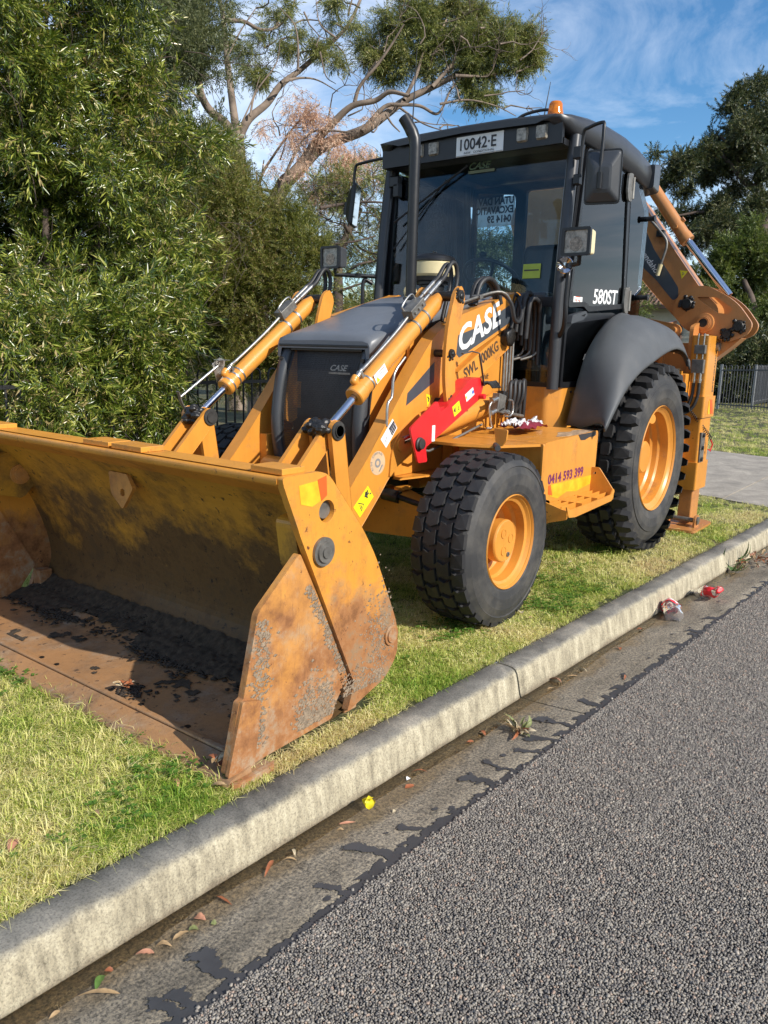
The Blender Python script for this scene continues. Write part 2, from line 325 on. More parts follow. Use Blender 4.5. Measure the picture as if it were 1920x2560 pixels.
for s in (1, -1):
    y0, y1 = (1.137, 1.165) if s > 0 else (-1.165, -1.137)
    if s > 0: P = rp([(1.742, 1.0, .05), (1.525, 1.002, .05), (1.322, .765, .05), (1.238, .64, .06), (1.085, .325, .09), (1.078, .196, .05), (1.16, .118, .03), (1.395, .055, .01), (1.352, .165, .01), (1.37, .19, .01), (1.66, .80, .01), (1.735, .97, .02)], .02)
    else: P = rp([(1.742, 1.0, .05), (1.525, 1.002, .05), (1.322, .765, .05), (1.238, .64, .06), (1.085, .325, .09), (1.078, .196, .05), (1.16, .118, .03), (1.395, .055, .01), (1.352, .165, .01), (1.37, .19, .01), (1.66, .80, .01), (1.735, .97, .02)], .02)
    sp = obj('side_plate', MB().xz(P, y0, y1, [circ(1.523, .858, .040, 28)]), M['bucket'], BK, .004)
    # pins and bosses
    b = MB(); yo = s*1.165
    b.cyl((1.544, yo-s*.03, .718), (1.544, yo+s*.012, .718), .052, n=28); b.cyl((1.544, yo, .718), (1.544, yo+s*.020, .718), .040, .038, n=28); b.cyl((1.544, yo, .718), (1.544, yo+s*.026, .718), .021, n=20)
    obj('pivot_pin', b, M['steel'], BK, .002)
    b = MB(); b.cyl((1.131, yo-s*.03, .293), (1.131, yo+s*.008, .293), .042, n=24); b.cyl((1.131, yo, .293), (1.131, yo+s*.014, .293), .030, n=20)
    obj('lower_pin', b, M['jaw'], BK, .002)
    obj('clam_cylinder_pin', MB().cyl((1.515, yo-s*.055, .86), (1.515, yo-s*.02, .86), .032), M['steel'], BK)
    # jaw side
    y0, y1 = (s*1.148, s*1.122)
    J = rp([(1.640, .728, .015), (1.838, .562, .02), (1.852, .50, .03), (1.905, .284, .004), (1.924, .278, .006), (1.985, .045, .01), (1.86, .038, .01), (1.46, .050, .03), (1.448, .10, .01), (1.362, .200, .01)], .01)
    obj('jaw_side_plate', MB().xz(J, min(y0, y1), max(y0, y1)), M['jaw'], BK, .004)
    J2 = rp([(1.920, .284, .006), (1.988, .042, .006), (1.87, .040, .006), (1.838, .262, .01)], .006)
    obj('side_cutter', MB().xz(J2, s*1.148 if s > 0 else s*1.162, s*1.162 if s > 0 else s*1.148), M['jaw'], BK, .003)
    # clam cylinder bracket behind the slot
    b = MB().xz(rp([(1.63, .83), (1.44, .86), (1.36, .70), (1.46, .60), (1.60, .64)], .03), s*1.02 if s > 0 else -1.11, s*1.11 if s > 0 else -1.02)
    obj('pivot_boss', b, M['blade'], BK, .006)
    b = MB().cyl((1.47, s*1.03, .73), (1.47, s*1.005, .73), .052).cyl((1.47, s*1.005, .73), (1.47, s*.995, .73), .034)
    obj('boss_cap', b, M['jaw'], BK, .003)
b = MB().bx(1.30, 1.375, 1.06, 1.135, .03, .175); obj('wear_block', b, M['jaw'], BK, .006)
b = MB().bx(1.30, 1.375, -1.135, -1.06, .03, .175); obj('wear_block', b, M['jaw'], BK, .006)
# jaw floor and cutting edge
fl = MB(); xs = [1.44, 1.50, 1.56, 1.64, 1.74, 1.84, 1.90]; zs = [.075, .062, .052, .047, .044, .043, .043]
for (a, za), (c, zc) in zip(zip(xs, zs), list(zip(xs, zs))[1:]): fl.add([(a, -1.122, za), (c, -1.122, zc), (c, 1.122, zc), (a, 1.122, za), (a, -1.122, za-.02), (c, -1.122, zc-.02), (c, 1.122, zc-.02), (a, 1.122, za-.02)], [(0, 1, 2, 3), (7, 6, 5, 4)], True)
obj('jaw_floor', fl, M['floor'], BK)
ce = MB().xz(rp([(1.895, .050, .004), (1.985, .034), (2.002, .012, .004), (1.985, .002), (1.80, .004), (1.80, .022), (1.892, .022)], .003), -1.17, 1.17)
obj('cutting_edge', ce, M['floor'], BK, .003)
ce = MB().xy(rp([(1.99, 1.172), (1.97, 1.192), (1.81, 1.192), (1.79, 1.172)], .006), .004, .028); obj('cutting_edge_end', ce, M['jaw'], BK, .002)
b = MB().bx(1.868, 1.892, -1.118, 1.118, .0445, .058); obj('edge_weld', b, M['floor'], BK, .005)
for y in (-.83, -.62, -.22, -.10, .30, .50, .78): obj('bolt_hole', MB().cyl((1.845, y, .038), (1.845, y, .0455), .012, n=10), M['grease'], BK)
for y in (-1.0, .10-.145, .32-.14, 1.06): pass
for (a, c) in ((-.98, -.75), (-.02, .16), (.18, .375), (.985, 1.135)):
    b = MB().bx(1.605, 1.712, a, c, 1.0005, 1.022); obj('lip_pad', b, M['bucket'], BK, .002)
b = MB(); b.xz(rp([(1.592, .90, .01), (1.64, .83, .015), (1.56, .735, .015), (1.49, .80, .01)], .012), -.055, -.035, [circ(1.575, .815, .017, 12)])
b = MB(); rot = Euler((0, 0, 0)); b.yz(rp([(-.10, .86), (.035, .86), (.075, .80), (-.005, .70), (-.085, .76)], .012), 1.53, 1.548, [circ(.0, .775, .017, 12)])
obj('lifting_eye', b, M['jaw'], BK, .003)
def vnoise(x, y, s, seed):
    r_ = np.random.default_rng(seed); T = r_.random((256, 256)); x = x*s; y = y*s; xi = np.floor(x).astype(int); yi = np.floor(y).astype(int); fx = x-xi; fy = y-yi; fx = fx*fx*(3-2*fx); fy = fy*fy*(3-2*fy)
    g = lambda a, b_: T[a % 256, b_ % 256]; return (g(xi, yi)*(1-fx)+g(xi+1, yi)*fx)*(1-fy)+(g(xi, yi+1)*(1-fx)+g(xi+1, yi+1)*fx)*fy
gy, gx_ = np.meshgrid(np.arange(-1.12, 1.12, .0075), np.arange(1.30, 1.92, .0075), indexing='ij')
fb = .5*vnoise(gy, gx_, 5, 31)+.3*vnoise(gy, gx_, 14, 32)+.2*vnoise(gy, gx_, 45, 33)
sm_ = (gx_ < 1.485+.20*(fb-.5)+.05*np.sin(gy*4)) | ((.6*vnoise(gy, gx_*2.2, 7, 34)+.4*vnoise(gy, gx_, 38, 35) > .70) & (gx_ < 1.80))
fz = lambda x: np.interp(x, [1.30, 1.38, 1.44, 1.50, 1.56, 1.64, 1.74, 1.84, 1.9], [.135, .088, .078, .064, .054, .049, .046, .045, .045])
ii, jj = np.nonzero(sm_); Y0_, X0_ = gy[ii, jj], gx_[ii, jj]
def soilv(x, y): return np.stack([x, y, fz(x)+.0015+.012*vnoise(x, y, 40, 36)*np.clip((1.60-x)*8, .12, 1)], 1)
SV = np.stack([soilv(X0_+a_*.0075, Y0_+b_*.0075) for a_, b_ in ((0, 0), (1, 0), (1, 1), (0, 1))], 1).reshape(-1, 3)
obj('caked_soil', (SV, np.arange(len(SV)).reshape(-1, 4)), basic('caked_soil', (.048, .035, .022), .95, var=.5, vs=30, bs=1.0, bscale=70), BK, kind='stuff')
# stickers on the side plate
obj('reflector_sticker', MB().xz([(1.665, .965), (1.575, .972), (1.555, .90), (1.60, .885), (1.655, .90)], 1.1652, 1.1662), M['fadedyellow'], BK)
obj('reflector_end', MB().xz([(1.572, .975), (1.528, .985), (1.524, .915), (1.553, .898)], 1.1652, 1.1664), M['redorange'], BK)
# soil along the crease, dried mud on the jaw, litter
def clod(mb, c, r, sq=.5): mb.sphere(c, r, 7, (1, 1.2, sq), .35)
mud = MB()
for i in range(2600):
    y = random.uniform(-1.10, 1.10); x = random.gauss(1.455, .055)+.04*math.sin(y*7)+.02*math.sin(y*19); mud.sphere((x, y, .064+max(0, 1.45-x)*.45), random.uniform(.003, .015)*(1.4 if random.random() < .12 else 1), 5, (1, 1.3, .35), .5)
for i in range(160): mud.sphere((1.80+random.gauss(0, .035), .38+random.gauss(0, .045), .048), random.uniform(.003, .010), 5, (1, 1.2, .4), .5)
o = obj('loose_soil', mud, basic('dark_soil', (.035, .025, .017), .95, var=.4, vs=40, bs=.6), BK); o['kind'] = 'stuff'
mud = MB()
for i in range(1500):
    t = random.random(); x = 1.825+.045*t+random.gauss(-.015, .022); z = .53-.45*t; y = 1.1485
    if random.random() < .5: x = random.uniform(1.47, 1.64)+random.gauss(0, .02); z = .07+abs(random.gauss(0, .075))
    elif random.random() < .4: z = .60-.38*random.random(); x = 1.375+(z-.2)*.515+abs(random.gauss(0, .02))
    mud.sphere((x, y, z), random.uniform(.0015, .0075), 5, (1.5, .30, 1), .5)
for i in range(900):
    x, z = random.gauss(1.20, .05), random.gauss(.33, .10)
    if random.random() < .5: x, z = random.uniform(1.16, 1.42), .12+abs(random.gauss(0, .05))+abs(x-1.3)*.0
    if z > .09 and x > 1.10+max(0, .16-z): mud.sphere((x, 1.1655, z), random.uniform(.0012, .0055), 5, (1.5, .25, 1), .5)
o = obj('dried_mud', mud, basic('dried_mud', (.25, .19, .13), .95, var=.3, vs=40, bs=.6), BK); o['kind'] = 'stuff'

# ---- loader arms, links, cylinders on both sides
def linkpoly(a, c, w0, w1, n=8):
    a = Vector(a); c = Vector(c); d = (c-a).normalized(); nn = Vector((-d.y, d.x)); P = []
    t0 = math.atan2(-d.y, -d.x)
    for k in range(n+1): t = t0-PI/2+PI*k/n; P.append((a.x+w0*math.cos(t), a.y+w0*math.sin(t)))
    for k in range(n+1): t = t0+PI/2+PI*k/n; P.append((c.x+w1*math.cos(t), c.y+w1*math.sin(t)))
    return P
ARM = rp([(1.04, .22, .05), (1.0, .36, .05), (.59, .75, .08), (.39, .955, .2), (.19, 1.195, .2), (.04, 1.36, .12), (-.11, 1.505, .10), (-.34, 1.614, .1), (-1.03, 1.793, .06), (-1.12, 1.708, .05), (-1.03, 1.62, .03), (-.37, 1.36, .10), (-.166, 1.173, .10), (.10, .885, .05), (.283, .756, .05), (.35, .68, .05), (.508, .522, .05), (.88, .17, .05)], .03, 5)
def yspan(s, a, c): return (min(s*a, s*c), max(s*a, s*c))
for s in (1, -1):
    A = obj('loader_arm', MB().xz(ARM, *yspan(s, .42, .50)), M['orange'], BH, .012, 3)
    # raised boss plate with round pin cover on the outer face
    bp = rp([(.05, 1.12, .03), (.17, 1.075, .06), (.28, 1.02, .06), (.37, .92, .06), (.385, .765, .02), (.29, .84, .02), (.20, .895, .02), (.0, 1.115, .02)], .03)
    obj('boss_plate', MB().xz(bp, *yspan(s, .5702, .580)), M['orange'], A, .003)
    obj('pin_cover', MB().cyl((.293, s*.580, .935), (.293, s*.590, .935), .037, n=28), M['orange'], A, .003)
    obj('swoosh_sticker', MB().xz([(.245, 1.135), (.235, 1.20), (-.01, 1.365), (-.01, 1.255)], *yspan(s, .5703, .5712)), M['slate'], A)
    if s > 0:
        obj('caution_sticker', MB().xz([(.555, .745), (.505, .682), (.615, .588), (.668, .648)], .5703, .5715), M['yellow'], A)
        obj('caution_triangle', MB().xz([(.632, .668), (.603, .618), (.585, .655)], .5718, .5722), M['print'], A)
        obj('caution_triangle_fill', MB().xz([(.627, .661), (.604, .625), (.591, .652)], .5724, .5727), M['yellow'], A)
        obj('caution_mark', MB().tube([(.612, .573, .652), (.606, .573, .642), (.611, .573, .634)], .0025, 5), M['print'], A); g = MB().tube([(.560, .573, .722), (.567, .573, .700), (.561, .573, .683)], .004, 5).tube([(.549, .573, .708), (.574, .573, .690)], .003, 5).tube([(.572, .573, .716), (.580, .573, .690)], .003, 5)
        obj('caution_figure', g, M['print'], A); obj('caution_arrow', MB().tube([(.540, .573, .700), (.530, .573, .705)], .003, 5), M['print'], A)
        obj('white_sticker', MB().xz([(.36, 1.073), (.318, 1.023), (.41, .925), (.458, .972)], .5703, .5713), M['white'], A)
        obj('white_sticker_text_block', MB().xz([(.352, 1.063), (.325, 1.025), (.362, .985), (.393, 1.025)], .5715, .5719), M['slate'], A)
        ux = Vector((.30, 0, -.33)).normalized()
        for k in range(4): obj('sticker_line', MB().tube([Vector((.337+.009*k, .5722, 1.035-.0115*k))-Vector((-.013, 0, -.014)), Vector((.337+.009*k, .5722, 1.035-.0115*k))+Vector((-.010, 0, -.011))], .0016, 4), M['white'], A)
        obj('sticker_mark', MB().tube([(.418, .5722, .985), (.405, .5722, .972), (.422, .5722, .965), (.408, .5722, .955)], .002, 4), M['greyprint'], A)
        obj('warning_triangle', MB().xz([(.062, 1.192), (.005, 1.180), (.045, 1.122)], .5705, .5713), M['yellow'], A)
        obj('warning_mark', MB().tube([(.048, .572, 1.176), (.035, .572, 1.165), (.04, .572, 1.15)], .004, 5), M['print'], A)
        # round ride control sticker
        c = Vector((.478, 0, .853)); obj('round_sticker', MB().xz(circ(c.x, c.z, .062, 30), .5703, .5712), basic('faded_round_sticker', (.58, .40, .24), .5), A)
        obj('sticker_spring', MB().xz(circ(c.x, c.z, .024, 20), .5714, .5718, [circ(c.x, c.z, .013, 14)]), M['greyprint'], A)
        obj('sticker_damper', MB().tube([(c.x-.012, .572, c.z-.043), (c.x-.036, .572, c.z-.012)], .007, 6, flat=(.2, 1)), M['greyprint'], A)
        for k, ch in enumerate('RIDE CONTROL'):
            if ch == ' ': continue
            t = R(218-k*15.5); d = Vector((-math.cos(t), 0, math.sin(t))); cc = c+d*.047
            u = Vector((-math.sin(t), 0, -math.cos(t)))
            text('sticker_letter', ch, M['greyprint'], A, Vector((cc.x, .5716, cc.z))-u*.005, u, d, .011, off=.02)
        # CASE lettering on a slate panel
        ux = Vector((-.585, 0, .232)).normalized(); uz = Vector((.2, 0, 1)); uz = (uz-ux*uz.dot(ux)).normalized(); sh = Vector((-.22, 0, 0))
        obj('name_panel', MB().xz([(-.185, 1.405), (-.235, 1.375), (-.80, 1.590), (-.90, 1.672), (-.84, 1.715), (-.72, 1.668), (-.40, 1.545), (-.215, 1.500)], .5703, .5712), M['slate'], A)
        text('name_letters', 'CASE', M['white'], A, (-.222, .5716, 1.400), ux, uz, .128, off=.03, shear=.30, sx=1.14, space=1.02)
        obj('name_rule', MB().xz([(-.175, 1.432), (-.205, 1.448), (-.207, 1.444), (-.177, 1.428)], .5714, .572), M['white'], A)
    for ch_ in A.children: ch_.location += Vector((-.120 if ch_.name.startswith('name_') else -.095, -s*.070, .003 if ch_.name.startswith('name_') else -.010))
    # self-levelling bar with load lettering
    B = obj('levelling_bar', MB().xz(linkpoly((-.248, 1.163), (-.943, 1.511), .070, .066), *yspan(s, .40, .490)), M['orange'], BH, .008)
    if s > 0:
        ux = Vector((-.42, 0, .188)).normalized(); uz = Vector((-ux.z*-1, 0, -ux.x)); uz = Vector((ux.z, 0, -ux.x))
        text('load_letters', 'SWL', M['brownprint'], B, (-.325, .5608, 1.252), ux, uz, .060, off=.03, sx=.9, space=1.0)
        text('load_letters', '1000KG', M['brownprint'], B, (-.482, .5608, 1.328), ux, uz, .060, off=.03, sx=.86, space=.98)
    for ch_ in B.children: ch_.location += Vector((-.118, -s*.070, .001))
    g = MB().cyl((-.89, s*.45, 1.508), (-.89, s*.53, 1.508), .057, .052, 22); g.sphere((-.89, s*.53, 1.508), .056, 16, (1, .35, 1), .12); obj('greased_pin', g, M['grease'], BH)
    # upright bell crank: an outer plate and an inner plate
    U = rp([(-.195, 1.765, .045), (-.135, 1.735, .04), (-.075, 1.56, .08), (-.055, 1.40, .10), (-.065, 1.22, .1), (-.115, 1.065, .05), (-.185, 1.085, .05), (-.165, 1.22, .1), (-.160, 1.40, .1), (-.185, 1.56, .1), (-.235, 1.70, .04)], .04, 5)
    for yy in ((.582, .600), (.345, .362)): obj('bell_crank', MB().xz(U, *yspan(s, *yy)), M['orange'], BH, .004)
    for (px, pz, r) in ((-.175, 1.705, .034), (-.112, 1.40, .026), (-.135, 1.135, .030)):
        g = MB().cyl((px, s*.35, pz), (px, s*.603, pz), r*.8, n=20); g.cyl((px, s*.60, pz), (px, s*.612, pz), r, r*.9, 20); g.sphere((px, s*.612, pz), r*.5, 8, (1, .5, 1), .2); obj('pin', g, M['grease'], BH)
        g = MB()
        for k in range(14): t = random.uniform(0, 2*PI); rr = r*random.uniform(.9, 1.35); g.sphere((px+rr*math.cos(t), s*.602, pz+rr*math.sin(t)), random.uniform(.004, .011), 6, (1, .4, 1), .4)
        o = obj('grease_smear', g, M['grease'], BH); o['kind'] = 'stuff'
    # bucket tilt cylinder
    lo, hi = Vector((.745, s*.47, 1.035)), Vector((-.175, s*.47, 1.700)); d = (hi-lo).normalized(); fe = lo+d*.245; L = (hi-fe).length
    T = obj('tilt_cylinder', MB().cyl(fe+d*.02, hi-d*.06, .0455, n=28), M['orange'], BH)
    obj('cylinder_gland', MB().lathe([(.022, 0), (.046, 0), (.051, .006), (.051, .06), (.049, .066), (.0455, .066)], fe, d, 28), M['orange'], T)
    obj('cylinder_rod', MB().cyl(lo+d*.03, fe+d*.02, .0205, n=20), M['chrome'], T)
    obj('cylinder_end', MB().cyl(hi-d*.07, hi, .046, .03, 20), M['orange'], T)
    for q in (.03, .085, .125) if s < 0 else (.115,):
        obj('hose_clamp', MB().lathe([(.0515 if q < .06 else .047, 0), (.0525 if q < .06 else .0485, .001), (.0525 if q < .06 else .0485, .010), (.0515 if q < .06 else .047, .011)], fe+d*q, d, 28), M['zinc'], T)
    nup = (ZD-d*ZD.dot(d)).normalized(); so_ = Vector((0, s, 0))
    port = fe+d*.05+nup*.055-so_*.0
    obj('oil_port', MB().tube([fe+d*.055+nup*.03, port+nup*.012, port+nup*.018+d*.02], [.018, .020, .019], 12, smooth_path=3).sphere(port+nup*.012-d*.004, .020, 12), M['orange'], T)
    pr = [port+nup*.012+d*.03, port+nup*.022+d*.07, fe+d*.16+nup*.072, fe+d*.42+nup*.068, hi-d*.30+nup*.075]
    obj('hydraulic_pipe', MB().tube(pr, .0085, 10, smooth_path=3), M['zinc'], T)
    obj('pipe_nut', MB().cyl(port+nup*.012+d*.018, port+nup*.016+d*.052, .014, n=6), M['zinc'], T)
    obj('pipe_clamp', MB().box(fe+d*.105+nup*.055, (.016, .03, .05), d.to_track_quat('X', 'Z').to_matrix()), M['zinc'], T, .002)
    # valve block on the barrel
    vb = hi-d*.235+nup*.082; rot = Matrix((d, Vector((0, 1, 0)), d.cross(Vector((0, 1, 0))))).transposed()
    obj('valve_block', MB().box(vb, (.135, .065, .05), rot), M['steel'], T, .003)
    b = MB()
    for q in (-.04, .0, .04): b.cyl(vb+d*q+so_*.032, vb+d*q+so_*.041, .009, n=6)
    obj('block_bolt', b, M['zinc'], T)
    obj('block_pipe', MB().tube([vb-d*.06+nup*.025-so_*.02, vb-d*.06+nup*.05-so_*.02, vb-d*.0+nup*.062-so_*.02, vb+d*.05+nup*.055-so_*.02, vb+d*.06+nup*.02-so_*.02], .005, 8, smooth_path=3), M['zinc'], T)
    for j, oy in enumerate((-.02, .02)):
        q0 = vb+d*.06+Vector((0, oy, 0)); obj('hose_fitting', MB().cyl(q0, q0+d*.05, .011, n=6).cyl(q0+d*.05, q0+d*.07, .008).cyl(q0+d*.07, q0+d*.125, .0125, n=14).cyl(q0+d*.125, q0+d*.135, .0145, n=6).cyl(q0+d*.135, q0+d*.20, .012, n=14), M['zinc'], T)
        q1 = q0+d*.19
        obj('hydraulic_hose', MB().tube([q1, q1+d*.06+ZD*.0, q1+d*.14+ZD*(.02+.01*j), q1+d*.20-ZD*(.02), q1+d*.215-ZD*.11, q1+d*.16-ZD*.2, q1+d*.12-ZD*.27], .0125, 10, smooth_path=4), M['rubberhose'], T)
    for q in (.20, .30): obj('band_clamp', MB().lathe([(.046, 0), (.048, .002), (.048, .014), (.046, .016)], hi-d*q, d, 28), M['zinc' if s < 0 else 'steel'], T)
    if s > 0: obj('lower_pipe', MB().tube([fe+d*.42-nup*.06+so_*.03, fe+d*.30-nup*.075+so_*.03, fe+d*.22-nup*.16+so_*.03, fe+d*.17-nup*.17+so_*.03, fe+d*.1-nup*.26+so_*.03], .0075, 8, smooth_path=3), M['zinc'], T)
    if s > 0:
        lb = fe+d*.17+so_*.0468-nup*.006; u2 = -nup
        obj('caution_label', MB().box(lb+d*.02+nup*.012, (.105, .0015, .05), rot), M['white'], T)
        obj('caution_label_sign', MB().prism([(.0, .0), (.03, 0), (.015, .028)], 0, .0008, lambda u, v, w: tuple(lb+so_*(.0015+w)-d*(.030-u)+nup*(v-.010))), M['yellow'], T)
        for k in range(3): obj('label_line', MB().box(lb+so_*.0012+d*(.036)+nup*(.026-.011*k), (.05-.008*k, .0012, .003), rot), M['redorange' if k == 0 else 'greyprint'], T)
    # indicator rod on the far cylinder
    if s < 0:
        a0 = lo+Vector((.06, -.06, .10)); a1 = fe+d*.07+nup*.10+Vector((0, -.05, 0))
        obj('level_indicator_rod', MB().cyl(a0, a1, .008, n=10), M['zinc'], T)
        obj('indicator_bracket', MB().xz(rp([(a1.x+.035, a1.z+.01), (a1.x-.02, a1.z+.045), (a1.x-.06, a1.z+.03), (a1.x-.03, a1.z-.09), (a1.x+.0, a1.z-.10)], .008), a1.y-.012, a1.y-.008).bx(a1.x-.045, a1.x+.02, a1.y-.012, a1.y+.05, a1.z+.03, a1.z+.034), M['zinc'], T, .001)
        obj('indicator_arm', MB().tube([lo+Vector((.0, -.05, .0)), lo+Vector((.05, -.055, .05)), a0+Vector((.012, 0, .012)), a0+Vector((.02, 0, .03))], .010, 8, smooth_path=4, flat=(.5, 1.6)), M['steel'], T)
    # bucket links: two plates forward to the bucket, two down to the arm
    for yy in ((.362, .380), (.452+.03, .50-.0)):
        obj('bucket_link', MB().xz(linkpoly((.745, 1.035), (1.235, .55), .045, .045), *yspan(s, yy[0], yy[1])), M['orange'], BH, .003)
    for yy in ((.52, .54), (.40, .415)):
        obj('tilt_lever', MB().xz(linkpoly((.745, 1.035), (.66, .50), .048, .05), *yspan(s, *yy)), M['orange'], BH, .003)
    g = MB().cyl((.745, s*.355, 1.035), (.745, s*.556, 1.035), .026, n=22); obj('link_pin', g, M['boltdark'], BH)
    for yy, yv in ((.541, 1), (.361, -1)):
        g = MB().lathe([(.026, 0), (.044, 0), (.046, .004), (.044, .008), (.030, .009), (.030, .015), (0, .015)], (.745, s*yy, 1.035), (0, s*yv, 0), 28); obj('pin_cap', g, M['boltdark'], BH)
    g = MB()
    for k in range(70):
        g.sphere((.745+random.gauss(.03, .022), s*(.45+random.gauss(0, .028)), 1.035+random.gauss(.008, .016)), random.uniform(.012, .030), 9, (1.2, 1, .8), .14)
    o = obj('grease_lump', g, M['grease'], BH); o['kind'] = 'stuff'; rm = o.modifiers.new('fuse', 'REMESH'); rm.mode = 'VOXEL'; rm.voxel_size = .0042; rm.use_smooth_shade = True
    # lift cylinder under the arm
    a, c = Vector((.165, s*.50, .945)), Vector((-.83, s*.50, 1.12)); dd = (c-a).normalized()
    LC = obj('lift_cylinder', MB().cyl(a+dd*.10, c, .058, n=28), M['orange'], BH)
    obj('cylinder_gland', MB().lathe([(.02, 0), (.062, 0), (.066, .006), (.066, .05), (.058, .052)], a+dd*.09, dd, 28), M['orange'], LC)
    obj('cylinder_rod', MB().cyl(a-dd*.02, a+dd*.1, .025, n=16), M['chrome'], LC)
    obj('hydraulic_pipe', MB().tube([a+dd*.10+Vector((0, s*.05, -.075)), a+dd*.16+Vector((0, s*.06, -.095)), a+dd*.5+Vector((0, s*.06, -.088)), a+dd*.72+Vector((0, s*.06, -.08))], .0075, 8), M['steel'], LC)
    # red lift-arm safety strut stowed along the cylinder (kerb side only)
    if s > 0:
        RS = obj('safety_strut', MB().xz(rp([(.288, 1.022, .02), (.205, .838, .012), (.122, .838, .012), (.140, .915, .01), (.022, .968, .01), (-.39, 1.150, .015), (-.425, 1.225, .02), (-.385, 1.272, .02), (-.275, 1.262, .03), (-.05, 1.118, .03), (.012, 1.098, .01), (.045, 1.152, .012), (.062, 1.148, .01)], .01), .618, .630), M['red'], BH, .003)
        obj('strut_flange', MB().xz(rp([(.03, 1.115), (-.05, 1.118), (-.275, 1.262), (-.385, 1.272), (-.41, 1.245), (-.28, 1.235), (-.04, 1.09)], .01), .545, .618), M['red'], RS, .004)
        obj('strut_pin', MB().lathe([(0, 0), (.034, 0), (.034, .010), (.027, .014), (.027, .024), (0, .025)], (.205, .630, .94), (0, 1, 0), 26), M['boltdark'], RS)
        obj('strut_lug', MB().cyl((-.385, .63, 1.165), (-.385, .665, 1.165), .015, n=14), M['red'], RS)
        for (q, w, h, mt) in (((.075, .985), .028, .085, 'white'), ((-.145, 1.105), .075, .06, 'yellow'), ((-.275, 1.178), .09, .045, 'white')):
            ca, sa = math.cos(R(-24)), math.sin(R(-24)); mm = Matrix(((ca, 0, sa), (0, 1, 0), (-sa, 0, ca)))
            mm = Euler((0, R(24), 0)).to_matrix(); mm2 = Euler((0, R(0 if mt == 'white' and w < .05 else 26), 0)).to_matrix()
            obj('strut_label', MB().box((q[0], .6308, q[1]), (w, .0012, h), mm2), M[mt], RS)
            if mt == 'yellow': obj('label_mark', MB().prism([(.012, -.02), (.034, -.012), (.018, .014)], .6316, .632, lambda u, v, w_: (q[0]+u-.002, w_, q[1]+v)).tube([(q[0]-.008, .632, q[1]+.018), (q[0]-.018, .632, q[1]+.006), (q[0]-.012, .632, q[1]-.006), (q[0]-.026, .632, q[1]-.006)], .002, 4), M['print'], RS)
            elif w > .05: obj('label_mark', MB().xz(circ(q[0]-.032, q[1]+.013, .011, 14), .6316, .632), M['blueprint'], RS); obj('label_mark', MB().prism([(.026, -.024), (.044, -.018), (.034, -.002)], .6316, .632, lambda u, v, w_: (q[0]+u, w_, q[1]+v)), M['yellow'], RS)
            for k in range(3 if w > .05 and mt == 'white' else (5 if mt == 'white' else 0)):
                cc = Vector((q[0]+(.004 if w > .05 else 0), .6318, q[1]+(.006-.007*k if w > .05 else .03-.014*k))); obj('label_line', MB().box(cc, (.03 if w > .05 else .018, .0005, .002), mm2), M['greyprint'], RS)
        obj('strut_handle', MB().tube([(-.27, .575, 1.40), (-.33, .60, 1.415), (-.345, .64, 1.405), (-.385, .64, 1.30), (-.41, .64, 1.225)], .010, 8, flat=(.45, 1.3)), M['pillar'], RS)
        # small valve with hoses
        v = Vector((-.625, .62, 1.115)); VB = obj('control_valve', MB().box(v, (.085, .05, .11), Euler((0, R(-12), 0)).to_matrix()), M['steel'], BH, .004)
        obj('valve_cap', MB().box(v+Vector((-.062, -.01, .035)), (.06, .05, .07), Euler((0, R(-12), 0)).to_matrix()), M['grease'], VB, .008)
        for (dx, dz) in ((.035, .03), (.045, -.04), (-.03, -.045)): obj('valve_fitting', MB().cyl(v+Vector((dx, .01, dz)), v+Vector((dx+.055*(1 if dx > 0 else -1), .012, dz-.01)), .014, .012, 8).cyl(v+Vector((dx+.05*(1 if dx > 0 else -1), .012, dz-.01)), v+Vector((dx+.07*(1 if dx > 0 else -1), .012, dz-.012)), .017, n=6), M['zinc'], VB)
        obj('valve_pipe', MB().tube([v+Vector((.09, .012, .02)), v+Vector((.125, .012, -.01)), v+Vector((.12, .012, -.06)), v+Vector((.10, .012, -.11)), v+Vector((.09, .012, -.14)), v+Vector((.125, 0, -.14))], .0065, 8, smooth_path=3), M['zinc'], VB)
        obj('valve_pipe', MB().tube([v+Vector((-.07, .03, .02)), v+Vector((-.12, .03, .01)), v+Vector((-.13, .03, -.05)), v+Vector((-.09, .03, -.08)), v+Vector((-.03, .03, -.075))], .0065, 8, smooth_path=3), M['zinc'], VB)
        for k in range(3): obj('valve_bolt', MB().cyl(v+Vector((-.012+.018*k, .025, -.03-.004*k)), v+Vector((-.012+.018*k, .033, -.03-.004*k)), .006, n=6), M['boltdark'], VB)
        for k in range(4):
            x0 = -.78-.055*k
            obj('hose_loop', MB().tube([(x0, .60-.01*k, 1.06), (x0-.0, .61, 1.15), (x0-.02, .60, 1.225+.012*(k % 2)), (x0-.06, .59, 1.23), (x0-.085, .58, 1.16), (x0-.09, .575, 1.05), (x0-.11, .56, .97)], .0135, 9, smooth_path=4), M['rubberhose'], VB)
        obj('cross_pipe', MB().tube([(-.70, .62, 1.06), (-.85, .62, 1.035), (-.98, .60, 1.02)], .011, 8), M['steel'], VB)
        g = MB()
        for k in range(6): g.tube([(-.50-.02*k, .56, 1.225+.01*random.random()), (-.56-.02*k, .575, 1.235+.01*random.random()), (-.61-.018*k, .585, 1.205)], .006, 6, smooth_path=2)
        obj('wiring', g, M['rubberhose'], VB)

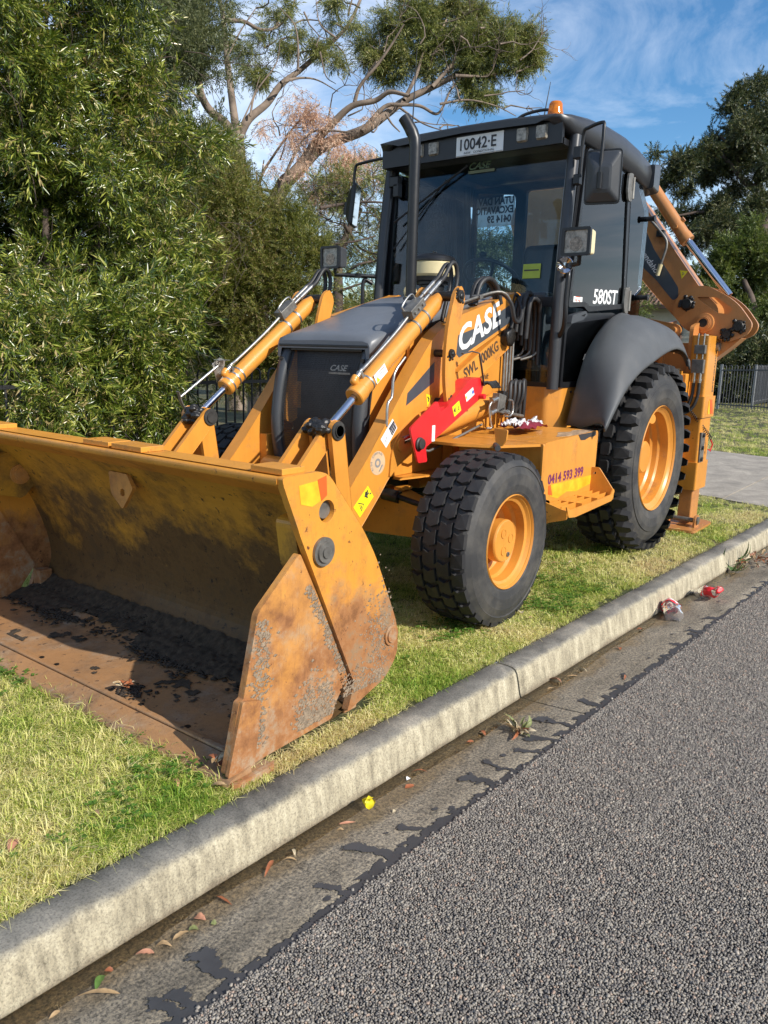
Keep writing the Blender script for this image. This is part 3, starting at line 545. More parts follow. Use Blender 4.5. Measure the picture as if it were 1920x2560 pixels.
# pipes and hoses by the kingpost of the loader tower
for k in range(4): obj('tower_pipe', MB().tube([(-.93-.035*k, .475, 1.02), (-.93-.035*k, .475, 1.52)], .009, 8), M['zinc' if k % 2 else 'steel'], BH)
for (j, (x0, zz)) in enumerate(((-.62, 1.70), (-.66, 1.72))):
    obj('arm_pipe', MB().tube([(-.27, .50+.02*j, 1.655+.012*j), (-.62, .52+.015*j, 1.745+.008*j), (-.70, .56+.02*j, 1.755), (-.76, .595, 1.70), (-.80, .60, 1.61), (-.86, .60, 1.60), (-.93, .58, 1.66), (-.97, .53, 1.74)], .0085 if j else .013, 9, smooth_path=3), M['steel' if j else 'rubberhose'], BH)
obj('pipe_clamp', MB().box((-.50, .515, 1.722), (.035, .06, .022), Euler((0, R(15), 0)).to_matrix()), M['steel'], BH, .003)
for k in range(7):
    yy = .42+.03*k; obj('cab_hose', MB().tube([(-.90-.01*k, yy, 1.62-.02*k), (-.97, yy+.01, 1.72+.02*(k % 3)), (-1.05, yy+.02, 1.735+.015*(k % 2)), (-1.13, yy, 1.66), (-1.14, yy, 1.52-.03*k)], .015, 9, smooth_path=4), M['rubberhose'], BH)
for k in range(3): obj('cab_pipe', MB().tube([(-1.14, .50+.05*k, 1.62), (-1.14, .50+.05*k, 1.46), (-1.12, .48+.05*k, 1.40), (-1.06, .42+.05*k, 1.37)], .008, 8, smooth_path=3), M['steel'], BH)
for j in (0, 1): obj('bonnet_hose', MB().tube([(-.55, .44+.03*j, 1.68), (-.60, .44+.03*j, 1.80), (-.68, .45+.03*j, 1.84), (-.76, .46+.03*j, 1.80), (-.80, .47+.03*j, 1.70)], .016, 10, smooth_path=4), M['rubberhose'], BH)

# ---- chassis, tower, axle
CH = obj('chassis', MB().bx(-2.9, .33, .36, .42, .735, .915).bx(-2.9, .33, -.42, -.36, .735, .915).bx(.20, .32, -.36, .36, .60, .75).bx(-3.0, -.2, -.36, .36, .62, .72), M['orange'], BH, .006)
obj('frame_flange', MB().xy([(.14, .42), (.14, .47), (-.50, .60), (-.50, .42)], .722, .735), M['orange'], CH, .003)
obj('tower_plate', MB().xz(rp([(-.28, .90), (-.28, 1.36), (-.62, 1.60), (-1.05, 1.62), (-1.10, .90)], .03), .405, .448), M['orange'], CH, .004)
obj('tower_plate', MB().xz(rp([(-.28, .90), (-.28, 1.36), (-.62, 1.60), (-1.05, 1.62), (-1.10, .90)], .03), -.448, -.405), M['orange'], CH, .004)
text('model_letters', 'Powershift', M['brownprint'], CH, (-.60, .4488, 1.245), (-1, 0, .03), (.03, 0, 1), .034, off=.008, shear=.3, sx=.93, space=.93)
obj('engine_block', MB().bx(-1.05, .12, -.28, .28, .60, 1.30), M['black'], CH, .02)
obj('counterweight', MB().cyl((.34, -.34, .72), (.34, -.20, .72), .075, n=24).bx(.16, .38, -.20, .20, .58, .74), M['orange'], CH, .01)
AX = obj('front_axle', MB().yz(rp([(-.62, .42), (-.30, .40), (.30, .40), (.62, .42), (.66, .58), (.42, .655), (.30, .66), (-.30, .66), (-.42, .655), (-.66, .58)], .03), .0, .13), M['orange_used'], BH, .01)
for s in (1, -1):
    obj('axle_knuckle', MB().cyl((0, s*.62, .45), (0, s*.84, .45), .10, .12, 20).bx(-.06, .12, min(s*.60, s*.70), max(s*.60, s*.70), .34, .60), M['orange_used'], AX, .01)
    obj('steering_rod', MB().cyl((-.10, s*.20, .58), (-.09, s*.62, .58), .022, n=12).cyl((.14, s*.36, .635), (.13, s*.46, .625), .035, n=14).cyl((.13, s*.46, .625), (.12, s*.60, .60), .016, n=10), M['grease'], AX)
    obj('knuckle_cap', MB().bx(.01, .10, min(s*.40, s*.46), max(s*.40, s*.46), .655, .675), M['orange_used'], AX, .003)
RA = obj('rear_axle', MB().cyl((-2.18, -.75, .68), (-2.18, .75, .68), .13, n=24).sphere((-2.18, 0, .68), .28, 20), M['black'], BH)
# sump and transmission so that no daylight shows through under the machine
obj('transmission', MB().bx(-1.95, -.95, -.30, .30, .42, .95), M['black'], BH, .03)

# ---- bonnet
def hoodring(x, zs, zt, w, drop=.07):
    P = []
    for (y, z) in [(-w, zs-drop), (-w, zs-.005), (-w+.012, zs+.012), (-w+.05, zs+.022), (-.55*w, zt-.003), (0, zt), (.55*w, zt-.003), (w-.05, zs+.022), (w-.012, zs+.012), (w, zs-.005), (w, zs-drop), (w-.02, zs-drop), (w-.03, zs-.02), (-w+.03, zs-.02), (-w+.02, zs-drop)]: P.append((x, y, z))
    return P
HS = [(.262, 1.430, 1.455, .335), (.250, 1.452, 1.480, .342), (.18, 1.475, 1.507, .348), (-.10, 1.555, 1.600, .350), (-.35, 1.635, 1.690, .352), (-.50, 1.675, 1.728, .352), (-.70, 1.705, 1.755, .352), (-1.12, 1.735, 1.785, .352)]
HB = obj('bonnet', MB().loft([hoodring(*h) for h in HS]), M['bonnet'], BH)
obj('bonnet_lip', MB().bx(.245, .266, -.325, .325, 1.418, 1.432), M['black'], HB, .003)
for s in (1, -1):
    obj('bonnet_side', MB().xz(rp([(.205, 1.425, .03), (.262, 1.10, .08), (.262, .99, .05), (.20, .985, .06), (.08, 1.08, .08), (-.42, 1.40, .05), (-.55, 1.55, .05), (-.40, 1.60, .02), (-.10, 1.52, .02), (.20, 1.43, .02)], .03, 5), *yspan(s, .27, .334)), M['orange'], HB, .02, 3)
    obj('engine_cover', MB().xz(rp([(.20, 1.08), (.20, 1.20), (-.42, 1.60), (-1.1, 1.65), (-1.1, .9), (-.2, .9)], .02), *yspan(s, .24, .30)), M['orange'], HB, .01)
g = MB().xz(rp([(-.62, 1.64), (-1.10, 1.68), (-1.10, 1.58), (-.62, 1.55)], .02), .352, .40); obj('bonnet_side_cap', g, M['bonnet'], HB, .01)
# grille
gp = [(.225, 1.42), (.285, 1.25), (.318, 1.04), (.315, .90), (.292, .775)]
GP, _ = crom([Vector((a, 0, c)) for a, c in gp], 6)
GR = empty('grille', (.30, 0, 1.1), BH)
for s in (1, -1):
    rings = []
    for i, p in enumerate(GP):
        t = i/(len(GP)-1); x = p.x; yo = s*.340; yi = s*(.262+.01*math.sin(t*3)); bk = .062
        if t < .04: x -= .01
        rings.append([(x-bk, yo, p.z), (x-.012, yo, p.z), (x+.012, yo-s*.018, p.z), (x+.014, yi+s*.02, p.z), (x-.002, yi, p.z), (x-.04, yi, p.z), (x-.05, yi+s*.04, p.z)])
    f = MB().loft(rings); obj('grille_frame', f, M['plastic'], GR)
    g = MB()
    for (x, z) in ((.262, 1.35), (.306, .90)): g.cyl((x+.0, s*.300, z), (x+.0185, s*.300, z), .011, n=14)
    obj('frame_bolt', g, M['grease'], GR)
obj('radiator', MB().bx(.12, .17, -.30, .30, .78, 1.45), M['grease'], GR)
obj('grille_top_bar', MB().bx(.19, .235, -.262, .262, 1.395, 1.418), M['black'], GR, .004)
# perforated sheet: hexagonal holes
def perfsheet():
    px, V, F = .0105, [], []; nu, nv = 49, 58; vmax = .595
    Z = np.array([p.z for p in GP])[::-1]; X = np.array([p.x for p in GP])[::-1]
    for j in range(nv):
        for i in range(nu):
            cy = -.258+px*(i+.5*(j % 2)); cz = .80+j*(vmax/nv)
            if abs(cy) > .257: continue
            for rr in (.0060, .0040):
                for k in range(6):
                    t = PI/6+PI/3*k; V.append((0, cy+rr*math.cos(t), cz+rr*math.sin(t)*.98))
            b = len(V)-12
            for k in range(6): F.append((b+k, b+(k+1) % 6, b+6+(k+1) % 6, b+6+k))
    V = np.array(V); V[:, 0] = np.interp(V[:, 2], Z, X)-.012
    return V, np.array(F)
o = obj('perforated_sheet', perfsheet(), basic('grille_black', (.030, .030, .031), .42, var=.1), GR, kind='stuff')
text('badge', 'CASE', M['steel'], GR, (.300, .095, 1.295), (0, 1, 0), (-.2, 0, 1), .030, off=.02, shear=.3, ext=.004, sx=1.15)
obj('badge_rule', MB().box((.302, .165, 1.282), (.004, .15, .010)), M['steel'], GR)

# ---- exhaust and pre-cleaner
ex = Vector((-.30, .185, 1.70)); EX = obj('exhaust_pipe', MB().tube([ex+ZD*.02, ex+ZD*.45, ex+ZD*.82, ex+ZD*.865+Vector((.001, -.003, 0)), ex+ZD*.905+Vector((.006, -.018, 0)), ex+ZD*.95+Vector((.016, -.044, 0)), ex+ZD*.985+Vector((.025, -.066, 0))], [.031, .031, .032, .033, .034, .034, .034], 22, cap=False), M['black'], BH)
obj('exhaust_bore', MB().tube([ex+ZD*.90+Vector((.008, -.02, 0)), ex+ZD*.945+Vector((.015, -.041, 0)), ex+ZD*.979+Vector((.0235, -.062, 0))], .0325, 18), M['grease'], EX)
obj('exhaust_collar', MB().lathe([(.033, 0), (.045, 0), (.045, .012), (.033, .014)], ex+ZD*.0, 'z', 24), M['plastic'], EX)
pc = Vector((-.74, .035, 1.78))
PC = obj('air_precleaner', MB().lathe([(.0, .08), (.128, .085), (.142, .10), (.143, .165), (.138, .175), (0, .175)], pc, 'z', 40), M['cream'], BH)
obj('precleaner_cap', MB().lathe([(.143, .175), (.147, .178), (.147, .188), (.135, .205), (.09, .222), (.03, .23), (0, .23)], pc, 'z', 40).cyl(pc+ZD*.225, pc+ZD*.245, .008).cyl(pc+ZD*.225+Vector((0, .02, 0)), pc+ZD*.242+Vector((0, .02, 0)), .005), M['black'], PC)
obj('precleaner_base', MB().lathe([(.132, .085), (.128, .06), (.10, .055), (.10, .04), (.075, .035), (.075, .0), (.08, -.05)], pc, 'z', 32), M['black'], PC)
obj('lifting_hook', MB().tube([(-.52, .0, 1.73), (-.50, .0, 1.765), (-.51, .01, 1.79), (-.54, .03, 1.795), (-.55, .04, 1.76)], .012, 8, smooth_path=3), M['cream'], HB)
# ---- cab
CB = empty('cab', (-1.7, 0, 1.9), BH)
FX0, FX1, ZB, ZT = -1.17, -1.25, 1.20, 2.72     # windscreen plane at the foot and at the roof
def wx(z): return -1.165-(z-1.2)*.072
def slab(mb, quad, t):
    q = [Vector(p) for p in quad]; n = (q[1]-q[0]).cross(q[3]-q[0]).normalized()*t
    return mb.add([*q, *[p+n for p in q]], [(3, 2, 1, 0), (4, 5, 6, 7), (0, 1, 5, 4), (1, 2, 6, 5), (2, 3, 7, 6), (3, 0, 4, 7)])
for s in (1, -1):
    obj('front_pillar', MB().tube([(-1.14, s*.715, 1.19), (-1.145, s*.715, 1.7), (-1.20, s*.71, 2.3), (-1.26, s*.70, 2.72)], .037, 18, smooth_path=3), M['pillar'], CB)
    obj('pillar_flange', MB().xz([(-1.165, 1.2), (-1.165, 1.72), (-1.30, 2.68), (-1.335, 2.68), (-1.20, 1.72), (-1.20, 1.2)], *yspan(s, .70, .735)), M['black'], CB, .004)
    obj('rear_pillar', MB().tube([(-2.30, s*.69, 1.5), (-2.33, s*.70, 2.1), (-2.24, s*.68, 2.72)], .032, 14), M['black'], CB)
    obj('middle_pillar', MB().xz([(-2.17, 1.74), (-2.215, 1.74), (-2.10, 2.70), (-2.055, 2.70)], *yspan(s, .70, .745)), M['black'], CB, .006)
    # door: frame, panes, hinges
    D = empty('door', (-1.7, s*.74, 2.2), CB)
    outer = rp([(-1.21, 1.70, .03), (-1.335, 2.665, .05), (-2.06, 2.69, .06), (-2.165, 1.745, .03), (-1.52, 1.69, .02), (-1.45, 1.72, .02)], .03)
    inner = rp([(-1.245, 1.735, .03), (-1.362, 2.63, .04), (-2.03, 2.655, .05), (-2.125, 1.775, .03), (-1.55, 1.725, .02), (-1.47, 1.75, .02)], .03)
    obj('door_frame', MB().xz(outer, *yspan(s, .732, .754), [inner]), M['black'], D, .004)
    obj('door_glass', MB().xz(inner, *yspan(s, .740, .744)), M['glassdark' if s > 0 else 'glass'], D)
    low_o = rp([(-1.18, 1.20, .01), (-1.20, 1.585, .02), (-1.26, 1.635, .02), (-1.45, 1.675, .02), (-1.95, 1.705, .02), (-2.06, 1.69, .04), (-1.84, 1.585, .06), (-1.64, 1.43, .06), (-1.535, 1.20, .02)], .02)
    low_i = rp([(-1.21, 1.235, .02), (-1.225, 1.56, .03), (-1.30, 1.605, .02), (-1.90, 1.665, .03), (-1.78, 1.565, .06), (-1.60, 1.40, .06), (-1.505, 1.235, .03)], .02)
    obj('lower_frame', MB().xz(low_o, *yspan(s, .728, .750), [low_i]), M['black'], D, .004)
    obj('lower_glass', MB().xz(low_i, *yspan(s, .736, .741)), M['glassdark'], D)
    obj('door_handle', MB().xz(rp([(-1.20, 1.60), (-1.22, 1.655), (-1.42, 1.69), (-1.45, 1.665), (-1.38, 1.63)], .012), *yspan(s, .75, .785), [rp([(-1.35, 1.655), (-1.42, 1.672), (-1.40, 1.652)], .004)]), M['plastic'], D, .006)
    for (hx, hz) in ((-2.06, 2.55), (-2.165, 1.80)):
        obj('door_hinge', MB().xz(rp([(hx+.055, hz+.085), (hx-.03, hz+.095), (hx-.03, hz-.09), (hx+.03, hz-.09), (hx+.06, hz-.03)], .02), *yspan(s, .755, .768)).cyl((hx-.035, s*.768, hz-.07), (hx-.035, s*.768, hz+.07), .012, n=10), M['steel'], D, .003)
    if s > 0:
        text('model_letters', '580ST', M['white'], D, (-1.60, .7448, 1.748), (-1, 0, .045), (.045, 0, 1), .092, off=.016, shear=.12, sx=1.28, space=.95)
        obj('rego_label', MB().xz([(-1.30, 1.732), (-1.30, 1.775), (-1.435, 1.777), (-1.435, 1.734)], .7445, .7455), M['white'], D)
        obj('label_mark', MB().xz([(-1.33, 1.772), (-1.33, 1.776), (-1.40, 1.777), (-1.40, 1.773)], .7456, .746).tube([(-1.32, .7458, 1.75), (-1.34, .7458, 1.757), (-1.345, .7458, 1.745)], .003, 4).tube([(-1.37, .7458, 1.75), (-1.38, .7458, 1.757), (-1.40, .7458, 1.745)], .003, 4), M['redorange'], D)
    # rear quarter glass with hinge pins sticking out
    obj('quarter_glass', MB().xz(rp([(-2.20, 1.70), (-2.11, 2.66), (-2.26, 2.66), (-2.50, 2.45), (-2.47, 1.62)], .02), *yspan(s, .742, .747)), M['glassdark'], CB, .001)
    for z in (2.40, 1.84): obj('glass_knob', MB().cyl((-2.47, s*.742, z), (-2.47, s*.80, z+.0), .018, n=12).cyl((-2.47, s*.80, z), (-2.47, s*.81, z), .024, n=12), M['black'], CB)
    # headlamps on brackets
    hl = Vector((-.90, s*.935, 2.045)); H = empty('work_lamp', hl, CB)
    obj('lamp_housing', MB().loft([[tuple(hl+Vector((dx, y, z))) for (y, z) in rp([(-.082*k, -.072*k), (.082*k, -.072*k), (.082*k, .072*k), (-.082*k, .072*k)], .014)] for dx, k in ((-.075, .7), (-.055, .92), (.01, 1), (.03, .98))], smooth=False), M['cream' if s > 0 else 'plastic'], H, .004)
    obj('lamp_bezel', MB().yz(rp([(hl.y-.088, hl.z-.078), (hl.y+.088, hl.z-.078), (hl.y+.088, hl.z+.078), (hl.y-.088, hl.z+.078)], .016), hl.x+.025, hl.x+.048, [rp([(hl.y-.070, hl.z-.062), (hl.y+.070, hl.z-.062), (hl.y+.070, hl.z+.062), (hl.y-.070, hl.z+.062)], .012)]), M['black'], H, .004)
    obj('lamp_lens', MB().yz(rp([(hl.y-.071, hl.z-.063), (hl.y+.071, hl.z-.063), (hl.y+.071, hl.z+.063), (hl.y-.071, hl.z+.063)], .012), hl.x+.026, hl.x+.038), M['lens'], H, .003)
    obj('lamp_reflector', MB().yz(circ(hl.y, hl.z-.012, .040, 20), hl.x+.0385, hl.x+.040), basic('lamp_bowl', (.20, .16, .13), .25, .6, var=.5, vs=50), H)
    obj('lamp_arm', MB().tube([hl+Vector((-.02, 0, -.07)), hl+Vector((-.02, 0, -.115)), (-.98, s*.86, 1.93), (-1.14, s*.73, 1.93)], .014, 8).box((-1.03, s*.82, 1.93), (.05, .05, .03)), M['black'], H)
    # handrail
    obj('grab_rail', MB().tube([(-1.13, s*.76, 1.88), (-1.08, s*.80, 1.90), (-1.07, s*.80, 1.75), (-1.075, s*.80, 1.64), (-1.10, s*.78, 1.56), (-1.15, s*.72, 1.50)], .015, 10, smooth_path=4), M['black'], CB)
    # mirror
    MR = empty('mirror', (-1.15, s*.9, 2.45), CB)
    if s > 0:
        arm = [(-1.17, .79, 2.46), (-1.17, .79, 2.62), (-1.16, .80, 2.71), (-1.15, .83, 2.725), (-1.12, .925, 2.735), (-1.11, .945, 2.70), (-1.10, .945, 2.50), (-1.10, .94, 2.40)]
        cx, tilt, ht, wd = Vector((-1.15, .945, 2.44)), R(14), .29, .20
    else:
        arm = [(-1.20, -.66, 2.62), (-1.20, -.66, 2.70), (-1.20, -.69, 2.745), (-1.20, -.95, 2.735), (-1.20, -.995, 2.71), (-1.20, -1.01, 2.60), (-1.20, -1.01, 2.50)]
        cx, tilt, ht, wd = Vector((-1.21, -1.005, 2.45)), R(-62), .29, .18
    obj('mirror_arm', MB().tube(arm, .0105, 10, smooth_path=3), M['black'], MR)
    obj('mirror_mount', MB().box((-1.18, s*.765, 2.60), (.05, .05, .07)).box((-1.19, s*.765, 2.45), (.05, .04, .06)) if s > 0 else MB().box((-1.22, -.64, 2.58), (.05, .08, .07)).box((-1.22, -.62, 2.52), (.05, .05, .09)), M['black'], MR, .006)
    rt = Euler((0, R(4 if s > 0 else -6), tilt)).to_matrix()
    def mr(x, y, z): return tuple(cx+rt @ Vector((x, y, z)))
    rings = []
    for dx, k in ((.055, .42), (.050, .55), (.018, .93), (-.004, 1.0), (-.014, 1.0)):
        rings.append([mr(dx, y, z-(.012 if dx > .04 else 0)) for (y, z) in rp([(-wd/2*k, -ht/2*k), (wd/2*k, -ht/2*k), (wd/2*k, ht/2*k), (-wd/2*k, ht/2*k)], .022)])
    obj('mirror_housing', MB().loft(rings[::-1], smooth=False), M['black'] if s < 0 else M['plastic'], MR, .003)
    obj('mirror_rim', MB().loft([[mr(dx, y, z) for (y, z) in rp([(-wd/2*k, -ht/2*k), (wd/2*k, -ht/2*k), (wd/2*k, ht/2*k), (-wd/2*k, ht/2*k)], .026)] for dx, k in ((-.006, 1.0), (-.006, 1.045), (.004, 1.045), (.004, 1.0))], smooth=False), M['black'], MR, .002)
    q = [mr(-.0155, y, z) for (y, z) in ((-wd/2*.93, -ht/2*.95), (wd/2*.93, -ht/2*.95), (wd/2*.93, ht/2*.95), (-wd/2*.93, ht/2*.95))]
    obj('mirror_glass', MB().add(q, [(0, 1, 2, 3)]), M['mirror'], MR)
    obj('mirror_bracket', MB().tube([mr(.066, -.01 if s > 0 else .0, .02), mr(.068, -.01 if s > 0 else 0, -.07)], .013, 8, flat=(.7, 1.2)), M['black'], MR)
    # fender
    IN = [(-1.33, .95), (-1.43, 1.16), (-1.55, 1.38), (-1.70, 1.53), (-1.90, 1.655), (-2.12, 1.715), (-2.32, 1.70), (-2.52, 1.66), (-2.66, 1.58), (-2.70, 1.48)]
    MID = [(-1.15, .955), (-1.24, 1.16), (-1.34, 1.36), (-1.50, 1.51), (-1.72, 1.62), (-1.97, 1.668), (-2.22, 1.655), (-2.45, 1.61), (-2.62, 1.53), (-2.66, 1.44)]
    OUT = [(-1.02, .99), (-1.15, 1.11), (-1.32, 1.24), (-1.52, 1.335), (-1.74, 1.40), (-1.99, 1.465), (-2.20, 1.495), (-2.38, 1.475), (-2.50, 1.42), (-2.53, 1.35)]
    OUT2 = [(a*1.0-.01, c-.03) for a, c in OUT]
    rings = []
    for i in range(10):
        q = [Vector((IN[i][0], s*.752, IN[i][1])), Vector((IN[i][0]*.35+MID[i][0]*.65, s*.80, IN[i][1]*.3+MID[i][1]*.7+.012)), Vector((MID[i][0], s*.93, MID[i][1]+.012)), Vector((MID[i][0]*.45+OUT[i][0]*.55, s*1.06, MID[i][1]*.5+OUT[i][1]*.5+.035)), Vector((OUT[i][0], s*1.13, OUT[i][1])), Vector((OUT2[i][0]-.005, s*1.135, OUT2[i][1]))]
        c, _ = crom(q, 4); rings.append(c)
    # refine along the arc
    fin = [[] for _ in range((len(rings)-1)*4+1)]
    for j in range(len(rings[0])):
        c, _ = crom([r[j] for r in rings], 4)
        for i, p in enumerate(c): fin[i].append(tuple(p))
    mbf = MB().loft(fin, closed=False, caps=False); o = obj('fender', mbf, M['fender'], BH); md = o.modifiers.new('shell', 'SOLIDIFY'); md.thickness = .012; md.offset = -1 if s > 0 else 1
    # orange lower cab body
    B0 = [(s*.48, -1.165), (s*.66, -1.165), (s*.742, -1.235), (s*.742, -1.56), (s*.40, -1.56), (s*.40, -1.165)]
    lowr = rp([(p[1], p[0]) for p in B0], .02)
    ring = lambda z, k: [(x if x > -1.3 else x+k, y, z) for x, y in lowr]
    obj('lower_body', MB().loft([ring(.935, .14), ring(.955, .13), ring(1.19, .0), ring(1.20, .0)], smooth=False), M['orange'], BH, .006)
    if s > 0: obj('body_label', MB().xz([(-1.42, 1.175), (-1.52, 1.175), (-1.505, 1.09), (-1.408, 1.09)], .743, .744), M['white'], BH); obj('label_sign', MB().xz([(-1.425, 1.143), (-1.452, 1.143), (-1.438, 1.168)], .7445, .745), M['yellow'], BH); obj('label_sign', MB().xz(circ(-1.50, 1.155, .012, 12), .7445, .745), M['blueprint'], BH)
    for (bx_, bz) in ((-1.36, 1.17), (-1.53, 1.165)): obj('body_bolt', MB().cyl((bx_, s*.742, bz), (bx_, s*.75, bz), .008, n=6), M['boltdark'], BH)
# windscreen, header, lower front windows
ws = [(wx(1.765), -.67, 1.765), (wx(1.765), .67, 1.765), (wx(2.66), .66, 2.66), (wx(2.66), -.66, 2.66)]
obj('windscreen', slab(MB(), ws, -.006), M['glass'], CB)
obj('windscreen_frame', MB().bx(wx(1.75)-.02, wx(1.75)+.012, -.70, .70, 1.725, 1.768), M['black'], CB, .004)
for s in (1, -1):
    obj('screen_post', slab(MB(), [(wx(1.74)+.006, s*.665, 1.74), (wx(1.74)+.006, s*.70, 1.74), (wx(2.7)+.006, s*.70, 2.70), (wx(2.7)+.006, s*.655, 2.70)], .02*s*-1), M['black'], CB)
    obj('front_corner_window', MB().yz(rp([(s*.38, 1.225), (s*.665, 1.225), (s*.665, 1.71), (s*.38, 1.71)], .02), wx(1.45), wx(1.45)+.005), M['glass'], CB)
    obj('corner_window_frame', MB().yz(rp([(s*.36, 1.20), (s*.70, 1.20), (s*.70, 1.735), (s*.36, 1.735)], .02), wx(1.45)-.012, wx(1.45)+.010, [rp([(s*.385, 1.23), (s*.66, 1.23), (s*.66, 1.705), (s*.385, 1.705)], .02)]), M['black'], CB, .003)
obj('bulkhead', MB().bx(-1.24, -1.20, -.37, .37, .95, 1.74), M['black'], CB)
obj('cab_floor', MB().bx(-2.35, -1.22, -.70, .70, 1.10, 1.15), M['black'], CB)
obj('rear_wall', MB().bx(-2.40, -2.36, -.68, .68, 1.15, 1.62), M['black'], CB)
obj('rear_frame', MB().yz(rp([(-.70, 1.60), (.70, 1.60), (.69, 2.72), (-.69, 2.72)], .03), -2.40, -2.36, [rp([(-.66, 1.68), (-.29, 1.68), (-.29, 2.65), (-.66, 2.69)], .05), rp([(-.20, 1.98), (.62, 1.98), (.62, 2.67), (-.20, 2.67)], .03)]), M['black'], CB)
# roof
def roofring(x, w, zc, ze, th): return [(x, y, z) for (y, z) in [(-w, ze-th), (-w-.015, ze-th*.4), (-w, ze-.01), (-w+.09, zc-.012), (-w*.5, zc), (0, zc+.004), (w*.5, zc), (w-.09, zc-.012), (w, ze-.01), (w+.015, ze-th*.4), (w, ze-th), (w-.06, ze-th-.012), (w-.10, zc-.045), (0, zc-.030), (-w+.10, zc-.045), (-w+.06, ze-th-.012)]]
RF = obj('roof', MB().loft([roofring(-1.080, .62, 2.822, 2.815, .014), roofring(-1.085, .665, 2.832, 2.822, .03), roofring(-1.15, .70, 2.848, 2.828, .075), roofring(-1.30, .735, 2.872, 2.832, .13), roofring(-1.5, .755, 2.89, 2.84, .155), roofring(-1.8, .765, 2.905, 2.835, .17), roofring(-2.1, .770, 2.90, 2.81, .17), roofring(-2.40, .765, 2.875, 2.77, .165), roofring(-2.56, .72, 2.82, 2.72, .13), roofring(-2.61, .64, 2.76, 2.68, .10)]), M['pillar'], CB)
obj('roof_rear_lamp', MB().loft([[(-2.40, y, z) for y, z in rp([(.70, 2.60), (.80, 2.60), (.80, 2.76), (.70, 2.76)], .02)], [(-2.60, y, z) for y, z in rp([(.66, 2.58), (.77, 2.60), (.77, 2.80), (.66, 2.80)], .02)]]), M['pillar'], CB, .006)
obj('header_panel', slab(MB(), [(-1.116, -.68, 2.655), (-1.116, .68, 2.655), (-1.116, .68, 2.812), (-1.116, -.68, 2.812)], -.03), M['black'], CB)
obj('header_shade', MB().bx(-1.27, -1.13, -.68, .68, 2.655, 2.69), M['black'], CB)
hx = lambda z: -1.1158
for y in (-.367, -.247, .414, .546):
    obj('roof_lamp', MB().loft([[(hx(z)+.0, yy, z) for yy, z in rp([(y-.038, 2.69), (y+.038, 2.69), (y+.038, 2.775), (y-.038, 2.775)], .012)], [(hx(z)+.018, yy, z) for yy, z in rp([(y-.032, 2.697), (y+.032, 2.697), (y+.032, 2.768), (y-.032, 2.768)], .01)]], smooth=False), M['lens'], CB, .003)
PL = obj('number_plate', slab(MB(), [(hx(2.66)+.005, -.067, 2.657), (hx(2.66)+.005, .283, 2.657), (hx(2.78)+.005, .283, 2.778), (hx(2.78)+.005, -.067, 2.778)], -.004), M['white'], CB, .002)
pu = Vector((hx(2.78)-hx(2.66), 0, .12)).normalized(); pn = Vector((0, 1, 0)).cross(pu)
text('plate_number', '10042·E', M['print'], PL, Vector((hx(2.69)+.0075, -.052, 2.694)), (0, 1, 0), pu, .066, off=.016, sx=.92, space=1.0)
text('plate_state', 'NSW · CONDITIONAL', M['print'], PL, Vector((hx(2.67)+.0075, -.005, 2.669)), (0, 1, 0), pu, .013, off=.004, sx=1.2)
obj('plate_border', slab(MB(), [(hx(2.66)+.0068, -.064, 2.660), (hx(2.66)+.0068, .280, 2.660), (hx(2.66)+.0068, .280, 2.662), (hx(2.66)+.0068, -.064, 2.662)], -.0005), M['print'], PL)
text('windscreen_badge', 'CASE', basic('badge_green', (.10, .16, .09), .5), CB, Vector((wx(2.62)+.010, -.06, 2.605)), (0, 1, 0), (-.07, 0, 1), .042, off=.02, shear=.3, sx=1.15)
obj('badge_rule', MB().box((wx(2.59)+.010, .045, 2.588), (.001, .20, .018)), basic('badge_khaki', (.16, .18, .10), .5), CB)
obj('beacon', MB().lathe([(.048, 0), (.050, .005), (.050, .02), (.044, .05), (.042, .075), (.034, .088), (0, .092)], (-1.33, .52, 2.868), 'z', 24), M['amber'], CB)
obj('beacon_base', MB().lathe([(.055, -.02), (.055, .004), (.048, .008)], (-1.33, .52, 2.862), 'z', 24), M['black'], CB)
obj('beacon_cable', MB().tube([(-1.36, .50, 2.87), (-1.40, .46, 2.93), (-1.40, .38, 2.945), (-1.38, .26, 2.925), (-1.36, .20, 2.87)], .010, 8, smooth_path=4), M['rubberhose'], CB)
obj('aerial', MB().tube([(-1.52, -.73, 2.86), (-1.53, -.72, 3.30), (-1.53, -.71, 3.55)], [.006, .004, .002], 6), M['black'], CB)
obj('aerial', MB().tube([(-1.75, .21, 2.90), (-1.80, .235, 3.24)], [.006, .002], 6), M['black'], CB)
obj('wiper', MB().tube([(wx(1.9)+.03, -.62, 2.30), (wx(2.5)+.03, -.40, 2.44), (wx(2.62)+.03, -.05, 2.63)], .008, 6).tube([(wx(1.9)+.022, -.62, 2.12), (wx(2.5)+.022, -.38, 2.40), (wx(2.62)+.022, -.22, 2.56)], .006, 6), M['black'], CB)
